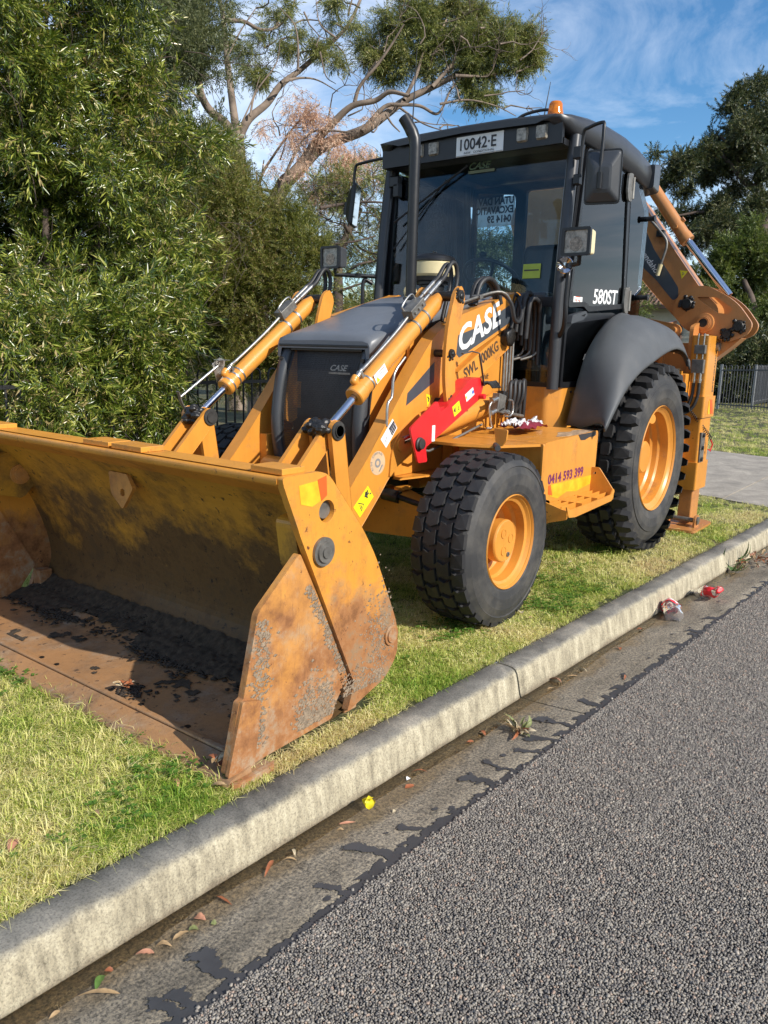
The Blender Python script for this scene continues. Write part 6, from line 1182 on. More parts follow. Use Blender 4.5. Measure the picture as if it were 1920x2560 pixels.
LV = [(245, 2545-60+5, 'tan', .075, .014, 'long tan gum leaf lying in the gutter, nearest the foot of the picture'), (252, 2460, 'green', .038, .016, 'torn green leaf touching the long tan leaf in the gutter'), (135, 2538, 'tan', .022, .008, 'tiny tan leaf scrap at the near end of the gutter water'),
 (362, 2385, 'pink', .035, .013, 'curled brown leaf in the gutter water by the foot of the kerb'), (410, 2366, 'tan', .032, .010, 'narrow tan leaf in a row of three in the gutter'), (452, 2340, 'tan', .036, .011, 'bent tan leaf at the head of a row of three in the gutter'), (272, 2427, 'rust', .016, .010, 'small rusty leaf scrap at the water edge'),
 (500, 2298, 'pink', .026, .024, 'round pale pink leaf beside the green round leaf in the gutter'), (484, 2327, 'olive', .020, .020, 'small round green leaf just below the pale pink leaf'), (534, 2311, 'olive', .012, .012, 'tiny round green leaf to the right of the pink leaf'),
 (560, 2252, 'rust', .045, .010, 'thin brown leaf with a long stalk across the wet gutter'), (672, 2172, 'rust', .058, .010, 'long orange-brown leaf against the foot of the kerb'), (722, 2152, 'tan', .034, .008, 'pale curled leaf next to the long orange-brown leaf'), (735, 2132, 'pale', .026, .008, 'small straw coloured leaf at the foot of the kerb'),
 (868, 2058, 'pink', .042, .008, 'narrow pinkish leaf just below the yellow petal'), (850, 2075, 'tan', .018, .007, 'short tan leaf under the narrow pinkish leaf'), (1020, 1948, 'white', .016, .012, 'small white scrap in the gutter above the rusty leaf'), (1024, 1967, 'rust', .030, .018, 'broad rusty leaf just below the white scrap'),
 (1048, 1932, 'rust', .045, .008, 'thin brown leaf lying beyond the white scrap'), (985, 2032, 'pale', .014, .008, 'tiny straw leaf scrap on dry gutter concrete'), (1205, 1835, 'rust', .030, .016, 'brown leaf between the dry leaf cluster and the kerb'), (1175, 1855, 'rust', .022, .012, 'small brown leaf nearest the dry leaf cluster on its near side'),
 (1388, 1703, 'pink', .048, .020, 'large pinkish leaf in the gutter beyond the kerb joint'), (1375, 1722, 'tan', .030, .008, 'thin tan leaf under the large pinkish leaf'), (1430, 1690, 'tan', .040, .010, 'straight tan leaf beyond the large pinkish leaf'), (1458, 1676, 'pale', .040, .006, 'very thin pale leaf along the damp strip'),
 (1547, 1622, 'rust', .026, .022, 'small orange leaf standing up alone in the gutter'), (1600, 1575, 'rust', .030, .015, 'curled brown leaf in the gutter near the nearer crushed bottle'), (1560, 1700, 'rust', .05, .008, 'dark curved leaf at the edge of the road seal')]
for i, (px, py, mt, l, w, lab) in enumerate(LV):
    p = pixz(px, py, -.137); mbx = leafmesh(l*1.4, w*1.35, .35*random.random()+.1, mt, i, random.uniform(-.12, .12)); a = random.uniform(0, PI) if i % 3 else -.8; rx = Matrix.Rotation(a, 4, 'Z')@Matrix.Rotation(random.uniform(-.3, .3), 4, 'X')
    mbx.v = [tuple(p+(rx @ Vector(v))) for v in mbx.v]; zmin = min(v[2] for v in mbx.v); d = p.y-yb(p.x); zg = -.1385 if d < .24 else float(np.interp(d, [.20, .30, .40, .515], [-.141, -.135, -.127, -.117]))
    mbx.v = [(v[0], v[1], v[2]-zmin+zg+.002) for v in mbx.v]
    tag(obj('fallen_leaf', mbx, LMt[mt], base=True), lab, 'leaf', 'fallen leaves in the gutter')
GL = [(30, 2110, 'pink', .05, .03, 'pinkish leaf in the lawn at the left edge of the view'), (545, 1962, 'tan', .06, .02, 'tan leaf in the lawn below the middle of the cutting edge'), (440, 1955, 'pink', .045, .014, 'brown leaf in the lawn in front of the bucket'), (247, 2030, 'tan', .06, .010, 'upright tan leaf sticking out of the lawn beside the clover'), (1305, 1532, 'pale', .06, .03, 'pale leaf in the grass just in front of the front wheel'), (1330, 1545, 'tan', .05, .016, 'tan leaf in the grass near the front wheel, on its kerb side'), (1385, 1408, 'tan', .06, .02, 'pale leaf in the grass between front and rear wheels'), (1425, 1405, 'pale', .05, .02, 'second pale leaf in the grass between the wheels')]
for i, (px, py, mt, l, w, lab) in enumerate(GL):
    p = pixz(px, py, .025); mbx = leafmesh(l, w, .4, mt, 50+i, .1); rx = Matrix.Rotation(random.uniform(0, 6), 4, 'Z')@Matrix.Rotation(.3, 4, 'Y'); mbx.v = [tuple(p+(rx @ Vector(v))) for v in mbx.v]; zmin = min(v[2] for v in mbx.v); mbx.v = [(v[0], v[1], v[2]-zmin+.012) for v in mbx.v]
    tag(obj('fallen_leaf', mbx, LMt[mt], base=True), lab, 'leaf', 'fallen leaves on the lawn')
def cluster(name, c, n, size, lab, cols, R_, up=.5):
    root = tag(empty(name, c), lab, 'leaf pile')
    for i in range(n):
        mbx = leafmesh(random.uniform(.6, 1.2)*size, random.uniform(.012, .022), random.uniform(.1, .7), 'x', 100+i, random.uniform(-.15, .15)); a = random.uniform(0, 2*PI); r = R_*math.sqrt(random.random())
        rx = Matrix.Rotation(a, 4, 'Z')@Matrix.Rotation(-random.uniform(0, up), 4, 'Y')@Matrix.Rotation(random.uniform(-.8, .8), 4, 'X'); base = Vector(c)+Vector((math.cos(a)*r, math.sin(a)*r*.8, random.uniform(.002, .03)))
        mbx.v = [tuple(base+(rx @ Vector(v))) for v in mbx.v]; mz = min(v[2] for v in mbx.v); lift = max(0, c[2]+.001-mz); mbx.v = [(v[0], v[1], v[2]+lift) for v in mbx.v]
        obj('dry_leaf', mbx, LMt[random.choice(cols)], root)
    return root
cluster('leaf_cluster', (.78, 1.585, -.138), 26, .075, 'tuft of dry grey-green and brown leaves fanned out in the gutter by the joint', ['pale', 'rust', 'tan', 'olive', 'pale'], .07, .9)
cluster('leaf_heap', (-2.95, 1.66, -.138), 60, .09, 'long heap of pink and brown dry leaves in the gutter under the green weed', ['pink', 'rust', 'pale', 'tan'], .26, .35)
cluster('bucket_leaf_litter', (1.80, .36, .05), 12, .04, 'small dark clump of soil and curled leaves on the bucket floor at the edge of the shadow', ['tan', 'rust', 'pale'], .05, .5)
cluster('corner_leaf_litter', (1.965, 1.09, .047), 9, .05, 'dry leaf bits caught in the near corner of the bucket cutting edge', ['tan', 'pale', 'rust'], .03, .7)
# yellow petal
PT = MB(); pp = pixz(922, 2030, -.137)
for k in range(4):
    a = k*1.3; mbx = leafmesh(.046, .032, .9, 'y', 300+k); rx = Matrix.Rotation(a, 4, 'Z')@Matrix.Rotation(-1.0, 4, 'Y'); PT.add([tuple(pp+Vector((0, 0, .022))+(rx @ Vector((v[0]+.012, v[1], v[2])))) for v in mbx.v], mbx.f, True)
tag(obj('yellow_flower', PT, M['yellow'], base=True), 'bright yellow crumpled petal in the gutter water below the bucket corner', 'flower')
# crushed plastic bottles
pet = bpy.data.materials.new('clear_plastic'); pet.use_nodes = True; b = pet.node_tree.nodes['Principled BSDF']; b.inputs['Base Color'].default_value = (.93, .93, .95, 1); b.inputs['Roughness'].default_value = .06; b.inputs['Transmission Weight'].default_value = .93; b.inputs['IOR'].default_value = 1.12
redlab = basic('red_wrapper', (.75, .02, .03), .3, var=.05, coat=.3)
def bottle(c, ang, pit, lab, squash, seed, cap_end):
    rr = random.Random(seed); root = tag(empty('crushed_bottle', c), lab, 'plastic bottle', 'crushed bottles in the gutter')
    SC = 1.42; prof = [(0, .0), (.026, .0), (.033, .008), (.034, .05), (.030, .07), (.034, .09), (.034, .12), (.028, .145), (.016, .165), (.012, .178), (.012, .185)]
    Rm = Matrix.Rotation(ang, 4, 'Z')@Matrix.Rotation(pit, 4, 'Y'); n = 22
    def warp(v, h):
        k = 1.0; x, y, z = v; d = .5+.5*math.sin(h*60+seed); y *= 1.15; x *= squash*(.8+.35*d); x += .006*math.sin(y*90+h*50+seed); return Vector((x, y, z))
    def shell(prof, grow=0, dents=True):
        mbx = MB(); rings = []
        # subdivide the profile
        pf = []
        for (r0, h0), (r1, h1) in zip(prof, prof[1:]):
            for k in range(3): t = k/3; pf.append((r0+(r1-r0)*t, h0+(h1-h0)*t))
        pf.append(prof[-1])
        for (r, h) in pf:
            ring = []
            for k in range(n):
                t = 2*PI*k/n; j = .0022*math.sin(5*t+h*130+seed)+.0015*math.sin(9*t-h*200); rr_ = max(0, r+grow+(j if r > .02 else 0)); v = warp((rr_*math.cos(t), rr_*math.sin(t), h-.09), h); v = Vector((v.z, v.y, v.x)); ring.append(tuple(Vector(c)+Vector((0, 0, .028*SC))+(Rm @ v)*SC))
            rings.append(ring)
        return mbx.loft(rings, caps=False)
    obj('bottle_shell', shell(prof), pet, root)
    obj('wrapper', shell([(.0345, .098), (.0348, .12), (.029, .144), (.020, .158)], .0012), redlab, root)
    obj('wrapper_band', shell([(.0345, .108), (.0347, .116)], .0018), M['white'], root)
    obj('bottle_cap', shell([(.013, .176), (.0145, .177), (.0145, .190), (0, .190)], .0005), redlab, root)
    return root
p1 = pixz(1678, 1527, -.11); p2 = pixz(1768, 1487, -.11)
bottle((p1.x, p1.y, -.137), R(205), 0, 'nearer crushed clear bottle with a red and white wrapper, lying against the kerb', .85, 1, 1)
bottle((p2.x, p2.y, -.133), R(48), R(-22), 'farther crushed clear bottle, dented open and bent, red cap towards the road', .80, 4, 0)
# weed growing from the kerb
wd = tag(empty('weed', (-2.55, 1.58, -.13)), 'green strappy weed growing out of the kerb joint above the leaf heap', 'weed')
lm = leafmat('weed_leaf', (.10, .17, .05))
for i in range(17):
    a = random.uniform(0, 2*PI); l = random.uniform(.10, .20); mbx = leafmesh(l, .022, -.7, 'g', 400+i); rx = Matrix.Rotation(a, 4, 'Z')@Matrix.Rotation(-random.uniform(.3, 1.25), 4, 'Y'); o_ = Vector((-2.55-(.22 if i > 11 else 0), 1.575, -.11)); mbx.v = [tuple(o_+(rx @ Vector((v[0]+l*.5, v[1], v[2])))) for v in mbx.v]; obj('weed_leaf', mbx, lm, wd)
# ================================================================== FENCES
def fence(name, A, B, h, m, label, gap=.115, posts=True, rail_z=(.15,), loop=True, pipe=.0105, pm=None):
    A, B = Vector(A), Vector(B); L = (B-A).length; d = (B-A).normalized(); root = tag(empty(name, A), label, 'fence')
    pm = pm or m; n = int(L/(2*gap)); u = Vector((0, 0, 1)); r = gap/2
    c0 = MB().tube([Vector((-r, 0, .05)), Vector((-r, 0, h-r)), *[Vector((-r*math.cos(PI*k/6), 0, h-r+r*math.sin(PI*k/6))) for k in range(1, 6)], Vector((r, 0, h-r)), Vector((r, 0, .05))], pipe, 6, cap=False)
    me = bpy.data.meshes.new('hoop_picket'); me.from_pydata(c0.v, [], c0.f); me.polygons.foreach_set('use_smooth', c0.sm); me.materials.append(m); ang = math.atan2(d.y, d.x)
    for i in range(n):
        o = bpy.data.objects.new('hoop_picket', me); COL.objects.link(o); o.parent = root; p = d*((i*2+1)*gap+.02); o.location = p; o.rotation_euler = (0, 0, ang)
    for z in (.14, h-.13):
        mbx = MB(); c = (A+B)/2+u*z; mbx.box(c, (L, .030, .032), Matrix.Rotation(ang, 4, 'Z')@Matrix.Rotation(-math.asin(d.z), 4, 'Y')); obj('rail', mbx, m, root)
    for k in range(int(L/2.42)+1):
        p = A+d*min(L, k*2.42); obj('post', MB().bx(p.x-.03, p.x+.03, p.y-.03, p.y+.03, p.z-.05, p.z+h+.03), pm, root)
    return root
M['fblack'] = basic('black_fence_paint', (.018, .018, .020), .4, var=.1)
M['fgrey'] = basic('grey_fence_paint', (.07, .072, .078), .45, var=.15)
M['galv'] = basic('galvanised_post', (.28, .29, .30), .4, .3, var=.15)
fence('black_fence', (1.5, -3.0, 0), (-7.2, -3.0, 0), 1.19, M['fblack'], 'black steel fence with looped tops under the big leafy tree, behind the loader bucket')
fence('grey_fence', (-19.5, -3.02, 0), (-17.95, -1.02, .08), 1.20, M['fgrey'], 'grey looped fence panel at the driveway, the sloping near one just behind the stabilizer', pm=M['galv'])
fence('grey_fence', (-20.9, -2.45, .05), (-29, -2.65, .05), 1.16, M['fgrey'], 'farther run of grey looped fence continuing to the edge of the view', pm=M['galv'])

# ================================================================== HOUSE behind
HS_ = tag(empty('house', (-33, -8, 0)), 'cream weatherboard house with a brown tiled hip roof far behind the rear wheel', 'house')
wall = basic('cream_boards', (.50, .46, .36), .7, var=.06); tile = basic('brown_roof_tile', (.16, .095, .07), .75, var=.25, vs=2)
pc_ = at(1625, 770, 26); hx0, hy0 = -22.6, -5.9
hA = Vector((-23.0, -4.7, 0))
for k in range(17): obj('board', MB().box((-23.0-3.5, -4.7+.006*(k % 2), .09+.165*k), (7.0, .03, .172), Euler((R(4), 0, 0)).to_matrix()), wall, HS_)
obj('wall', MB().bx(-30, -23.02, -12.7, -4.73, 0, 2.93), wall, HS_)
for k in range(17): obj('board', MB().box((-23.0, -8.7, .09+.165*k), (.03, 8.0, .172), Euler((0, R(-4), 0)).to_matrix()), wall, HS_)
F_ = obj('window_frame', MB().yz([(-6.9, .95), (-5.8, .95), (-5.8, 2.2), (-6.9, 2.2)], -23.0, -22.93, [[(-6.82, 1.03), (-6.38, 1.03), (-6.38, 2.12), (-6.82, 2.12)], [(-6.32, 1.03), (-5.88, 1.03), (-5.88, 2.12), (-6.32, 2.12)]]), M['white'], HS_)
obj('pane', MB().bx(-22.985, -22.98, -6.82, -6.38, 1.03, 2.12), M['glassdark'], F_); obj('pane', MB().bx(-22.985, -22.98, -6.32, -5.88, 1.03, 2.12), M['glassdark'], F_)
obj('downpipe', MB().cyl((-22.94, -5.3, 0), (-22.94, -5.3, 2.65), .045, n=8), basic('brown_trim', (.10, .05, .035), .5), HS_)
rf = MB(); E0 = [(-22.5, -4.2), (-30.5, -4.2), (-30.5, -13.2), (-22.5, -13.2)]; ridge = [(-26.5, -8.2, 5.1), (-26.5, -9.2, 5.1)]
def hip(mbx, a, b_, c_, d_, rows=14):
    for k in range(rows):
        t0, t1 = k/rows, (k+1)/rows; p = [Vector(a).lerp(Vector(d_), t0), Vector(b_).lerp(Vector(c_), t0), Vector(b_).lerp(Vector(c_), t1), Vector(a).lerp(Vector(d_), t1)]
        for q in (0, 1): p[q] = p[q]+Vector((0, 0, .045))
        mbx.add([*p, p[0]-Vector((0, 0, .07)), p[1]-Vector((0, 0, .07))], [(0, 1, 2, 3), (4, 5, 1, 0)])
z0 = 2.97
hip(rf, (*E0[3], z0), (*E0[0], z0), ridge[0], ridge[1]); hip(rf, (*E0[0], z0), (*E0[1], z0), ridge[0], ridge[0]); hip(rf, (*E0[1], z0), (*E0[2], z0), ridge[1], ridge[0]); hip(rf, (*E0[2], z0), (*E0[3], z0), ridge[1], ridge[1])
RFh = obj('roof', rf, tile, HS_)
cvr = MB()
for k in range(58):
    t = k/57; y = -4.2-9*t
    for (a_, b__) in (((-22.5, y, z0+.05), None),):
        tt = min(1, min(-4.2-y, y+13.2)/4.0); cvr.cyl((-22.5, y, z0+.05), (-22.5-4.0*tt, y, z0+.05+2.16*tt), .035, n=5) if tt > .02 else None
o = obj('tile_ribs', cvr, tile, HS_); o['kind'] = 'stuff'
obj('gutter', MB().bx(-22.5, -22.38, -13.2, -4.1, 2.90, 3.02).bx(-30.5, -22.4, -4.18, -4.06, 2.90, 3.02), basic('brown_gutter', (.11, .05, .035), .5), HS_)

# ================================================================== TREES
def leaf_tris(L_, W_):
    """lanceolate leaf, two folded triangles pairs: along +x"""
    return np.array([(0, 0, 0), (L_*.42, W_/2, .12*W_), (L_, 0, -.06*L_), (L_*.42, -W_/2, .12*W_)], float), np.array([(0, 1, 2), (0, 2, 3)])
def dirs2rot(D, roll):
    D = D/np.linalg.norm(D, axis=1)[:, None]; up = np.tile([0, 0, 1.], (len(D), 1)); up[np.abs(D[:, 2]) > .95] = [1, 0, 0]
    S_ = np.cross(up, D); S_ /= np.linalg.norm(S_, axis=1)[:, None]; U = np.cross(D, S_); c, s = np.cos(roll)[:, None], np.sin(roll)[:, None]
    S2 = S_*c+U*s; U2 = U*c-S_*s; return np.stack([D, S2, U2], 2)
def sprig(nl, L_, leafL, leafW, ang, droop, seed, two=False):
    """a twig along +x with leaves; returns V, F (triangles)"""
    rr = np.random.default_rng(seed); Vs, Fs = [], []; lv, lf = leaf_tris(leafL, leafW)
    t = np.linspace(.05, 1, nl); P = np.stack([t*L_, 0*t, -droop*L_*t*t], 1); az = np.arange(nl)*2.4+rr.uniform(-.4, .4, nl); a = ang*(1.15-.75*t)+rr.uniform(-.12, .12, nl)
    D = np.stack([np.cos(a), np.sin(a)*np.cos(az), np.sin(a)*np.sin(az)-droop*.8*t], 1)
    V, F = scatter(lv, lf, P, dirs2rot(D, rr.uniform(-.6, .6, nl)), rr.uniform(.7, 1.15, nl))
    tw = leafW*.08+.0006; V2 = np.array([(0, -tw, 0), (0, tw, 0), (L_*.5, -tw*.7, -droop*L_*.25), (L_*.5, tw*.7, -droop*L_*.25), (L_*.98, 0, -droop*L_*.96)]); F2 = np.array([(0, 1, 3), (0, 3, 2), (2, 3, 4)])
    return np.concatenate([V, V2]), np.concatenate([F, F2+len(V)])
def leafmat2(name, cols, tr=.3, rough=.42, spec=.5):
    m = bpy.data.materials.new(name); m.use_nodes = True; nt = m.node_tree; b = nt.nodes['Principled BSDF']; L = nt.links.new; out = nt.nodes['Material Output']
    g = N(nt, 'ShaderNodeNewGeometry'); n = noise(nt, .9, 5, .6, coord='Geo'); m1 = N(nt, 'ShaderNodeMath', operation='MULTIPLY_ADD'); m1.inputs[1].default_value = 1.0; m1.inputs[2].default_value = -.5; L(n.outputs[0], m1.inputs[0]); ad = N(nt, 'ShaderNodeMath', operation='ADD'); L(m1.outputs[0], ad.inputs[0]); L(g.outputs['Random Per Island'], ad.inputs[1])
    r = ramp(nt, cols); L(ad.outputs[0], r.inputs[0]); L(r.outputs[0], b.inputs['Base Color']); b.inputs['Roughness'].default_value = rough; b.inputs['Specular IOR Level'].default_value = spec
    t = N(nt, 'ShaderNodeBsdfTranslucent'); hs = N(nt, 'ShaderNodeHueSaturation'); hs.inputs['Value'].default_value = 1.35; hs.inputs['Saturation'].default_value = 1.1; L(r.outputs[0], hs.inputs['Color']); L(hs.outputs[0], t.inputs[0]); mx = N(nt, 'ShaderNodeMixShader'); mx.inputs[0].default_value = tr; L(b.outputs[0], mx.inputs[1]); L(t.outputs[0], mx.inputs[2]); L(mx.outputs[0], out.inputs[0]); return m
ML = {'brush': leafmat2('bottlebrush_leaf', [(0, (.028, .052, .008)), (.38, (.080, .125, .014)), (.66, (.18, .225, .027)), (.88, (.44, .46, .09)), (1, (.44, .34, .15))], .22, .28, .75),
      'fine': leafmat2('fine_leaf', [(0, (.05, .07, .010)), (.5, (.13, .15, .022)), (.8, (.26, .26, .045)), (1, (.28, .20, .09))], .25, .5),
      'grey': leafmat2('grey_green_leaf', [(0, (.045, .06, .022)), (.5, (.09, .11, .038)), (1, (.18, .185, .07))], .22, .5),
      'gum': leafmat2('gum_leaf', [(0, (.065, .09, .028)), (.4, (.15, .18, .045)), (.75, (.28, .29, .075)), (1, (.34, .30, .12))], .28, .42),
      'dark': leafmat2('dark_gum_leaf', [(0, (.018, .032, .012)), (.5, (.042, .062, .020)), (.85, (.13, .14, .045)), (1, (.19, .17, .075))], .15, .42),
      'dead': leafmat2('dead_leaf', [(0, (.42, .25, .17)), (.5, (.64, .44, .31)), (1, (.80, .62, .46))], .3, .7),
      'bush': leafmat2('light_bush_leaf', [(0, (.04, .07, .015)), (.5, (.095, .135, .026)), (1, (.19, .21, .05))], .28, .5)}
bark = basic('gum_bark', (.19, .145, .11), .9, var=.4, vs=3, bs=.8, bscale=14); barkd = basic('dark_bark', (.085, .062, .048), .9, var=.35, vs=5, bs=.8, bscale=20)
def cloud(n, cen, rad, shell=.55, flat=None):
    """n points in an ellipsoid, most of them near its skin"""
    v = rng.normal(size=(n, 3)); v /= np.linalg.norm(v, axis=1)[:, None]; r = (shell+(1-shell)*rng.random(n))[:, None]; P = v*r; return np.array(cen)+P*np.array(rad), v
def crown(root, name, mat, blobs, spr, size=(.8, 1.2), droop=.3, out=.8, keep=None, jitter=.4, cl=None):
    if cl: blobs = clump(blobs, *cl)
    """blobs: (centre, radii, count, shell); spr: list of sprig meshes"""
    Vs, Fs = [], []; off = 0
    for (cen, rad, n, sh) in blobs:
        P, v = cloud(n, cen, rad, sh)
        if keep is not None: k = keep(P); P, v = P[k], v[k]
        m = len(P)
        if m == 0: continue
        D = v*out+rng.normal(0, jitter, (m, 3)); D[:, 2] -= droop; sid = rng.integers(0, len(spr), m)
        for q in range(len(spr)):
            kk = sid == q
            if not kk.any(): continue
            V, F = scatter(spr[q][0], spr[q][1], P[kk], dirs2rot(D[kk], rng.uniform(0, 2*PI, kk.sum())), rng.uniform(*size, kk.sum())); Vs.append(V); Fs.append(F+off); off += len(V)
    o = obj(name, (np.concatenate(Vs), np.concatenate(Fs)), mat, root); o['kind'] = 'stuff'; return o
def clump(bl, k=7, f=.42, g=1.0):
    out = []
    for (c, r, n, sh) in bl:
        for _ in range(k):
            v = rng.normal(size=3); v /= np.linalg.norm(v); v *= rng.random()**.5*.85; q = f*rng.uniform(.6, 1.3); out.append((tuple(np.array(c)+v*np.array(r)), tuple(np.array(r)*q), max(3, int(n*g/k)), .1))
    return out
def limb(mb, pts, r0, r1, k=5, n=9):
    m = len(pts); rs = [r0+(r1-r0)*(i/(m-1))**.8 for i in range(m)]; mb.tube(pts, rs, n, smooth_path=k, cap=False)
def twigs(mb, start, dirv, length, r, depth, spread=.6, curl=.25, ends=None, n=6):
    p = Vector(start); d = Vector(dirv).normalized(); P = [p.copy()]
    for i in range(5): d = (d+Vector((random.gauss(0, curl), random.gauss(0, curl), random.gauss(.03, curl)))).normalized(); p = p+d*length/5; P.append(p.copy())
    mb.tube(P, [r*(1-.13*i) for i in range(6)], n, cap=False)
    if ends is not None: ends.append((P[-1], d, depth))
    if depth > 0:
        for k in range(random.choice((2, 3))):
            q = P[random.choice((3, 4, 5))]; dd = (d+Vector((random.gauss(0, spread), random.gauss(0, spread), random.gauss(0, spread*.8)))).normalized(); twigs(mb, q, dd, length*random.uniform(.55, .8), r*.5, depth-1, spread, curl, ends, max(4, n-1))

# 1 big leafy bottlebrush-like tree over the fence, filling the left of the view
SB = [sprig(22, .22, .078, .0140, .95, .10+.12*i, i) for i in range(5)]
T1 = tag(empty('leafy_tree', (-.6, -4.4, 0)), 'tall bushy tree with glossy narrow leaves hanging over the black fence, filling the left side', 'tree')
tb_ = MB()
for (a, c) in (((-.3, -4.4, 0), (-.6, -4.2, 2.6)), ((-.5, -4.6, 0), (-1.5, -4.5, 3.2)), ((-.7, -4.3, 0), (.3, -4.6, 3.4)), ((-1.2, -4.4, 0), (-2.1, -4.3, 2.4)), ((-.5, -4.6, .5), (-.9, -4.7, 5.0))):
    a, c = Vector(a), Vector(c); limb(tb_, [a, a.lerp(c, .35)+Vector((.1, 0, .1)), a.lerp(c, .7)-Vector((.08, 0, 0)), c], .09, .03)
for i in range(40): twigs(tb_, (random.uniform(-2.4, .2), random.uniform(-4.4, -3.7), random.uniform(.6, 4.8)), (random.gauss(-.2, .5), random.uniform(.2, .9), random.gauss(.1, .5)), .8, .0055, 1)
obj('trunk', tb_, barkd, T1)
bl = []
rr = random.Random(21)
for i in range(150):
    z = rr.uniform(.55, 5.6); xr = np.interp(z, [.5, 1.2, 1.6, 2.0, 3.0, 3.6, 4.4, 5.0], [-1.35, -1.6, -2.4, -2.8, -2.35, -1.9, -1.5, -1.2]); x = rr.uniform(xr, .45); y = rr.uniform(-4.6, -3.45)+.25*math.sin(z*2+x*3)-max(0, z-2.5)*.12-.5*max(0, -(x)-1.6)
    s = rr.uniform(.26, .50); bl.append(((x, y, z), (s, s*.8, s*rr.uniform(.7, 1.1)), int(84*(s/.38)**2), .30))
for i in range(64): bl.append(((rr.uniform(-1.25, .5), rr.uniform(-3.35, -2.75), rr.uniform(.30, 1.7)), (.22, .2, .40), 44, .2))
crown(T1, 'crown', ML['brush'], bl, SB, (.7, 1.3), .22, .85, jitter=.6, cl=(3, .45, .66))
# inner mass closes sky holes; near-black leaf colour paints shade into the gaps
SI = [sprig(22, .28, .07, .017, 1.1, .2, 60+i) for i in range(3)]
crown(T1, 'inner_foliage', leafmat2('shaded_inner_leaf', [(0, (.012, .022, .005)), (1, (.03, .048, .010))], .05, .9, .08), [((-.6, -5.0, 2.8), (1.5, .5, 3.2), 2600, .2), ((-1.2, -5.2, 2.3), (1.2, .5, 1.1), 900, .2)], SI, (.8, 1.3), .3)
crown(T1, 'twigs', leafmat2('bare_twig', [(0, (.10, .075, .05)), (1, (.24, .19, .13))], .0, .8), [(b_[0], b_[1], 5, .5) for b_ in bl], [sprig(3, .34, .05, .004, .7, .3, 90+i) for i in range(2)], (.7, 1.3), .5, .7)

# 2 fine-leaved shrub tree between the leafy tree and the cab
SF = [sprig(22, .16, .038, .007, 1.1, .1, 100+i) for i in range(4)]
T2 = tag(empty('dense_shrub', (-5.6, -4.9, 0)), 'dense olive shrub with very fine foliage rising behind the raised loader cylinders', 'shrub')
tb_ = MB()
for k in range(6): a = Vector((-4.9-.2*k, -5.0, 0)); limb(tb_, [a, a+Vector((-.1*k+.2, .1, .8)), a+Vector((-.25*k+.5, .05, 1.8))], .05, .015)
obj('trunk', tb_, barkd, T2)
bl = []
def pb(px, py, dep, rad, n, sh=.4, sq=(1, 1, 1)): c = at(px, py, dep); bl.append((tuple(c), (rad*sq[0], rad*sq[1], rad*sq[2]), n, sh))
for (px, py, r_) in ((700, 600, .55), (640, 560, .5), (580, 470, .45), (560, 560, .6), (500, 480, .5), (620, 680, .7), (720, 700, .6), (740, 790, .5), (660, 800, .75), (560, 700, .75), (760, 640, .35), (520, 860, .7), (600, 930, .6), (690, 900, .7), (740, 880, .45), (610, 500, .35), (540, 400, .4), (490, 620, .7), (480, 760, .7)): pb(px, py, 9.4+random.uniform(-.4, .4), r_*.92, int(620*r_*r_/.3))
crown(T2, 'crown', ML['fine'], bl, SF, (.8, 1.3), -.1, .9, jitter=.6, cl=(5, .5, 1.25))
# 2b grey-green tree behind, top left
T3 = tag(empty('grey_green_tree', (-8, -11, 0)), 'tall grey-green tree with small leaves rising behind the leafy tree, left of the bare gum', 'tree')
bl = []
for (px, py, r_) in ((440, 60, 1.2), (380, -40, 1.3), (330, 120, 1.3), (440, 200, 1.1), (500, 100, .9), (420, 330, 1.2), (500, 420, .9), (380, 450, 1.2), (530, 500, .7), (460, 540, 1.1), (300, 300, 1.4), (520, 330, .5), (270, -20, 1.4), (505, 20, .7), (420, 660, 1.3), (330, 560, 1.3)): pb(px, py, 14+random.uniform(-.8, .8), r_*.95, int(420*r_*r_))
tb_ = MB(); c0 = at(400, 900, 14); limb(tb_, [Vector((c0.x, c0.y, 0)), at(410, 600, 14), at(430, 300, 14), at(440, 50, 14)], .18, .05); obj('trunk', tb_, barkd, T3)
crown(T3, 'crown', ML['grey'], bl, [sprig(18, .24, .055, .016, 1.1, .2, 120+i) for i in range(3)], (.8, 1.3), .1, .9, jitter=.6, cl=(7, .42, 1.5))

# 3 bare-limbed gum
SG_ = [sprig(20, .34, .105, .021, 1.05, .7, 140+i) for i in range(4)]
D4 = 17.
T4 = tag(empty('bare_gum_tree', Vector((at(600, 700, D4).x, at(600, 700, D4).y, 0))), 'pale barked gum tree with thick bare forking limbs and thin leaf tufts', 'tree')
tb_ = MB(); ends = []
def L4(P, r0, r1, D=D4, dz=0): r0, r1 = r0*.72, r1*.62; limb(tb_, [at(px, py, D+dz*i/len(P)+random.uniform(-.05, .05)) for i, (px, py) in enumerate(P)], r0, r1, 5, 10)
gb = at(590, 900, D4); limb(tb_, [Vector((gb.x, gb.y, 0)), at(590, 600, D4), at(596, 420, D4), at(592, 340, D4)], .22, .15, 5, 12)
L4([(590, 350), (564, 309), (524, 275), (501, 229), (499, 172), (501, 115), (484, 34), (455, -20)], .15, .07, dz=-1.2)
L4([(500, 150), (524, 97), (553, 63), (561, 50)], .07, .05, dz=-1.0)
L4([(592, 340), (579, 240), (567, 143), (559, 51), (545, -20)], .13, .07, dz=.5)
L4([(596, 345), (622, 298), (668, 258), (702, 212), (748, 177), (794, 137), (839, 97), (874, 57), (905, -10)], .14, .05, dz=1.5)
L4([(559, 51), (610, 54), (650, 74), (690, 69), (725, 34), (740, -10)], .07, .03, dz=1)
L4([(702, 206), (748, 195), (793, 200), (845, 229)], .05, .015, dz=1)
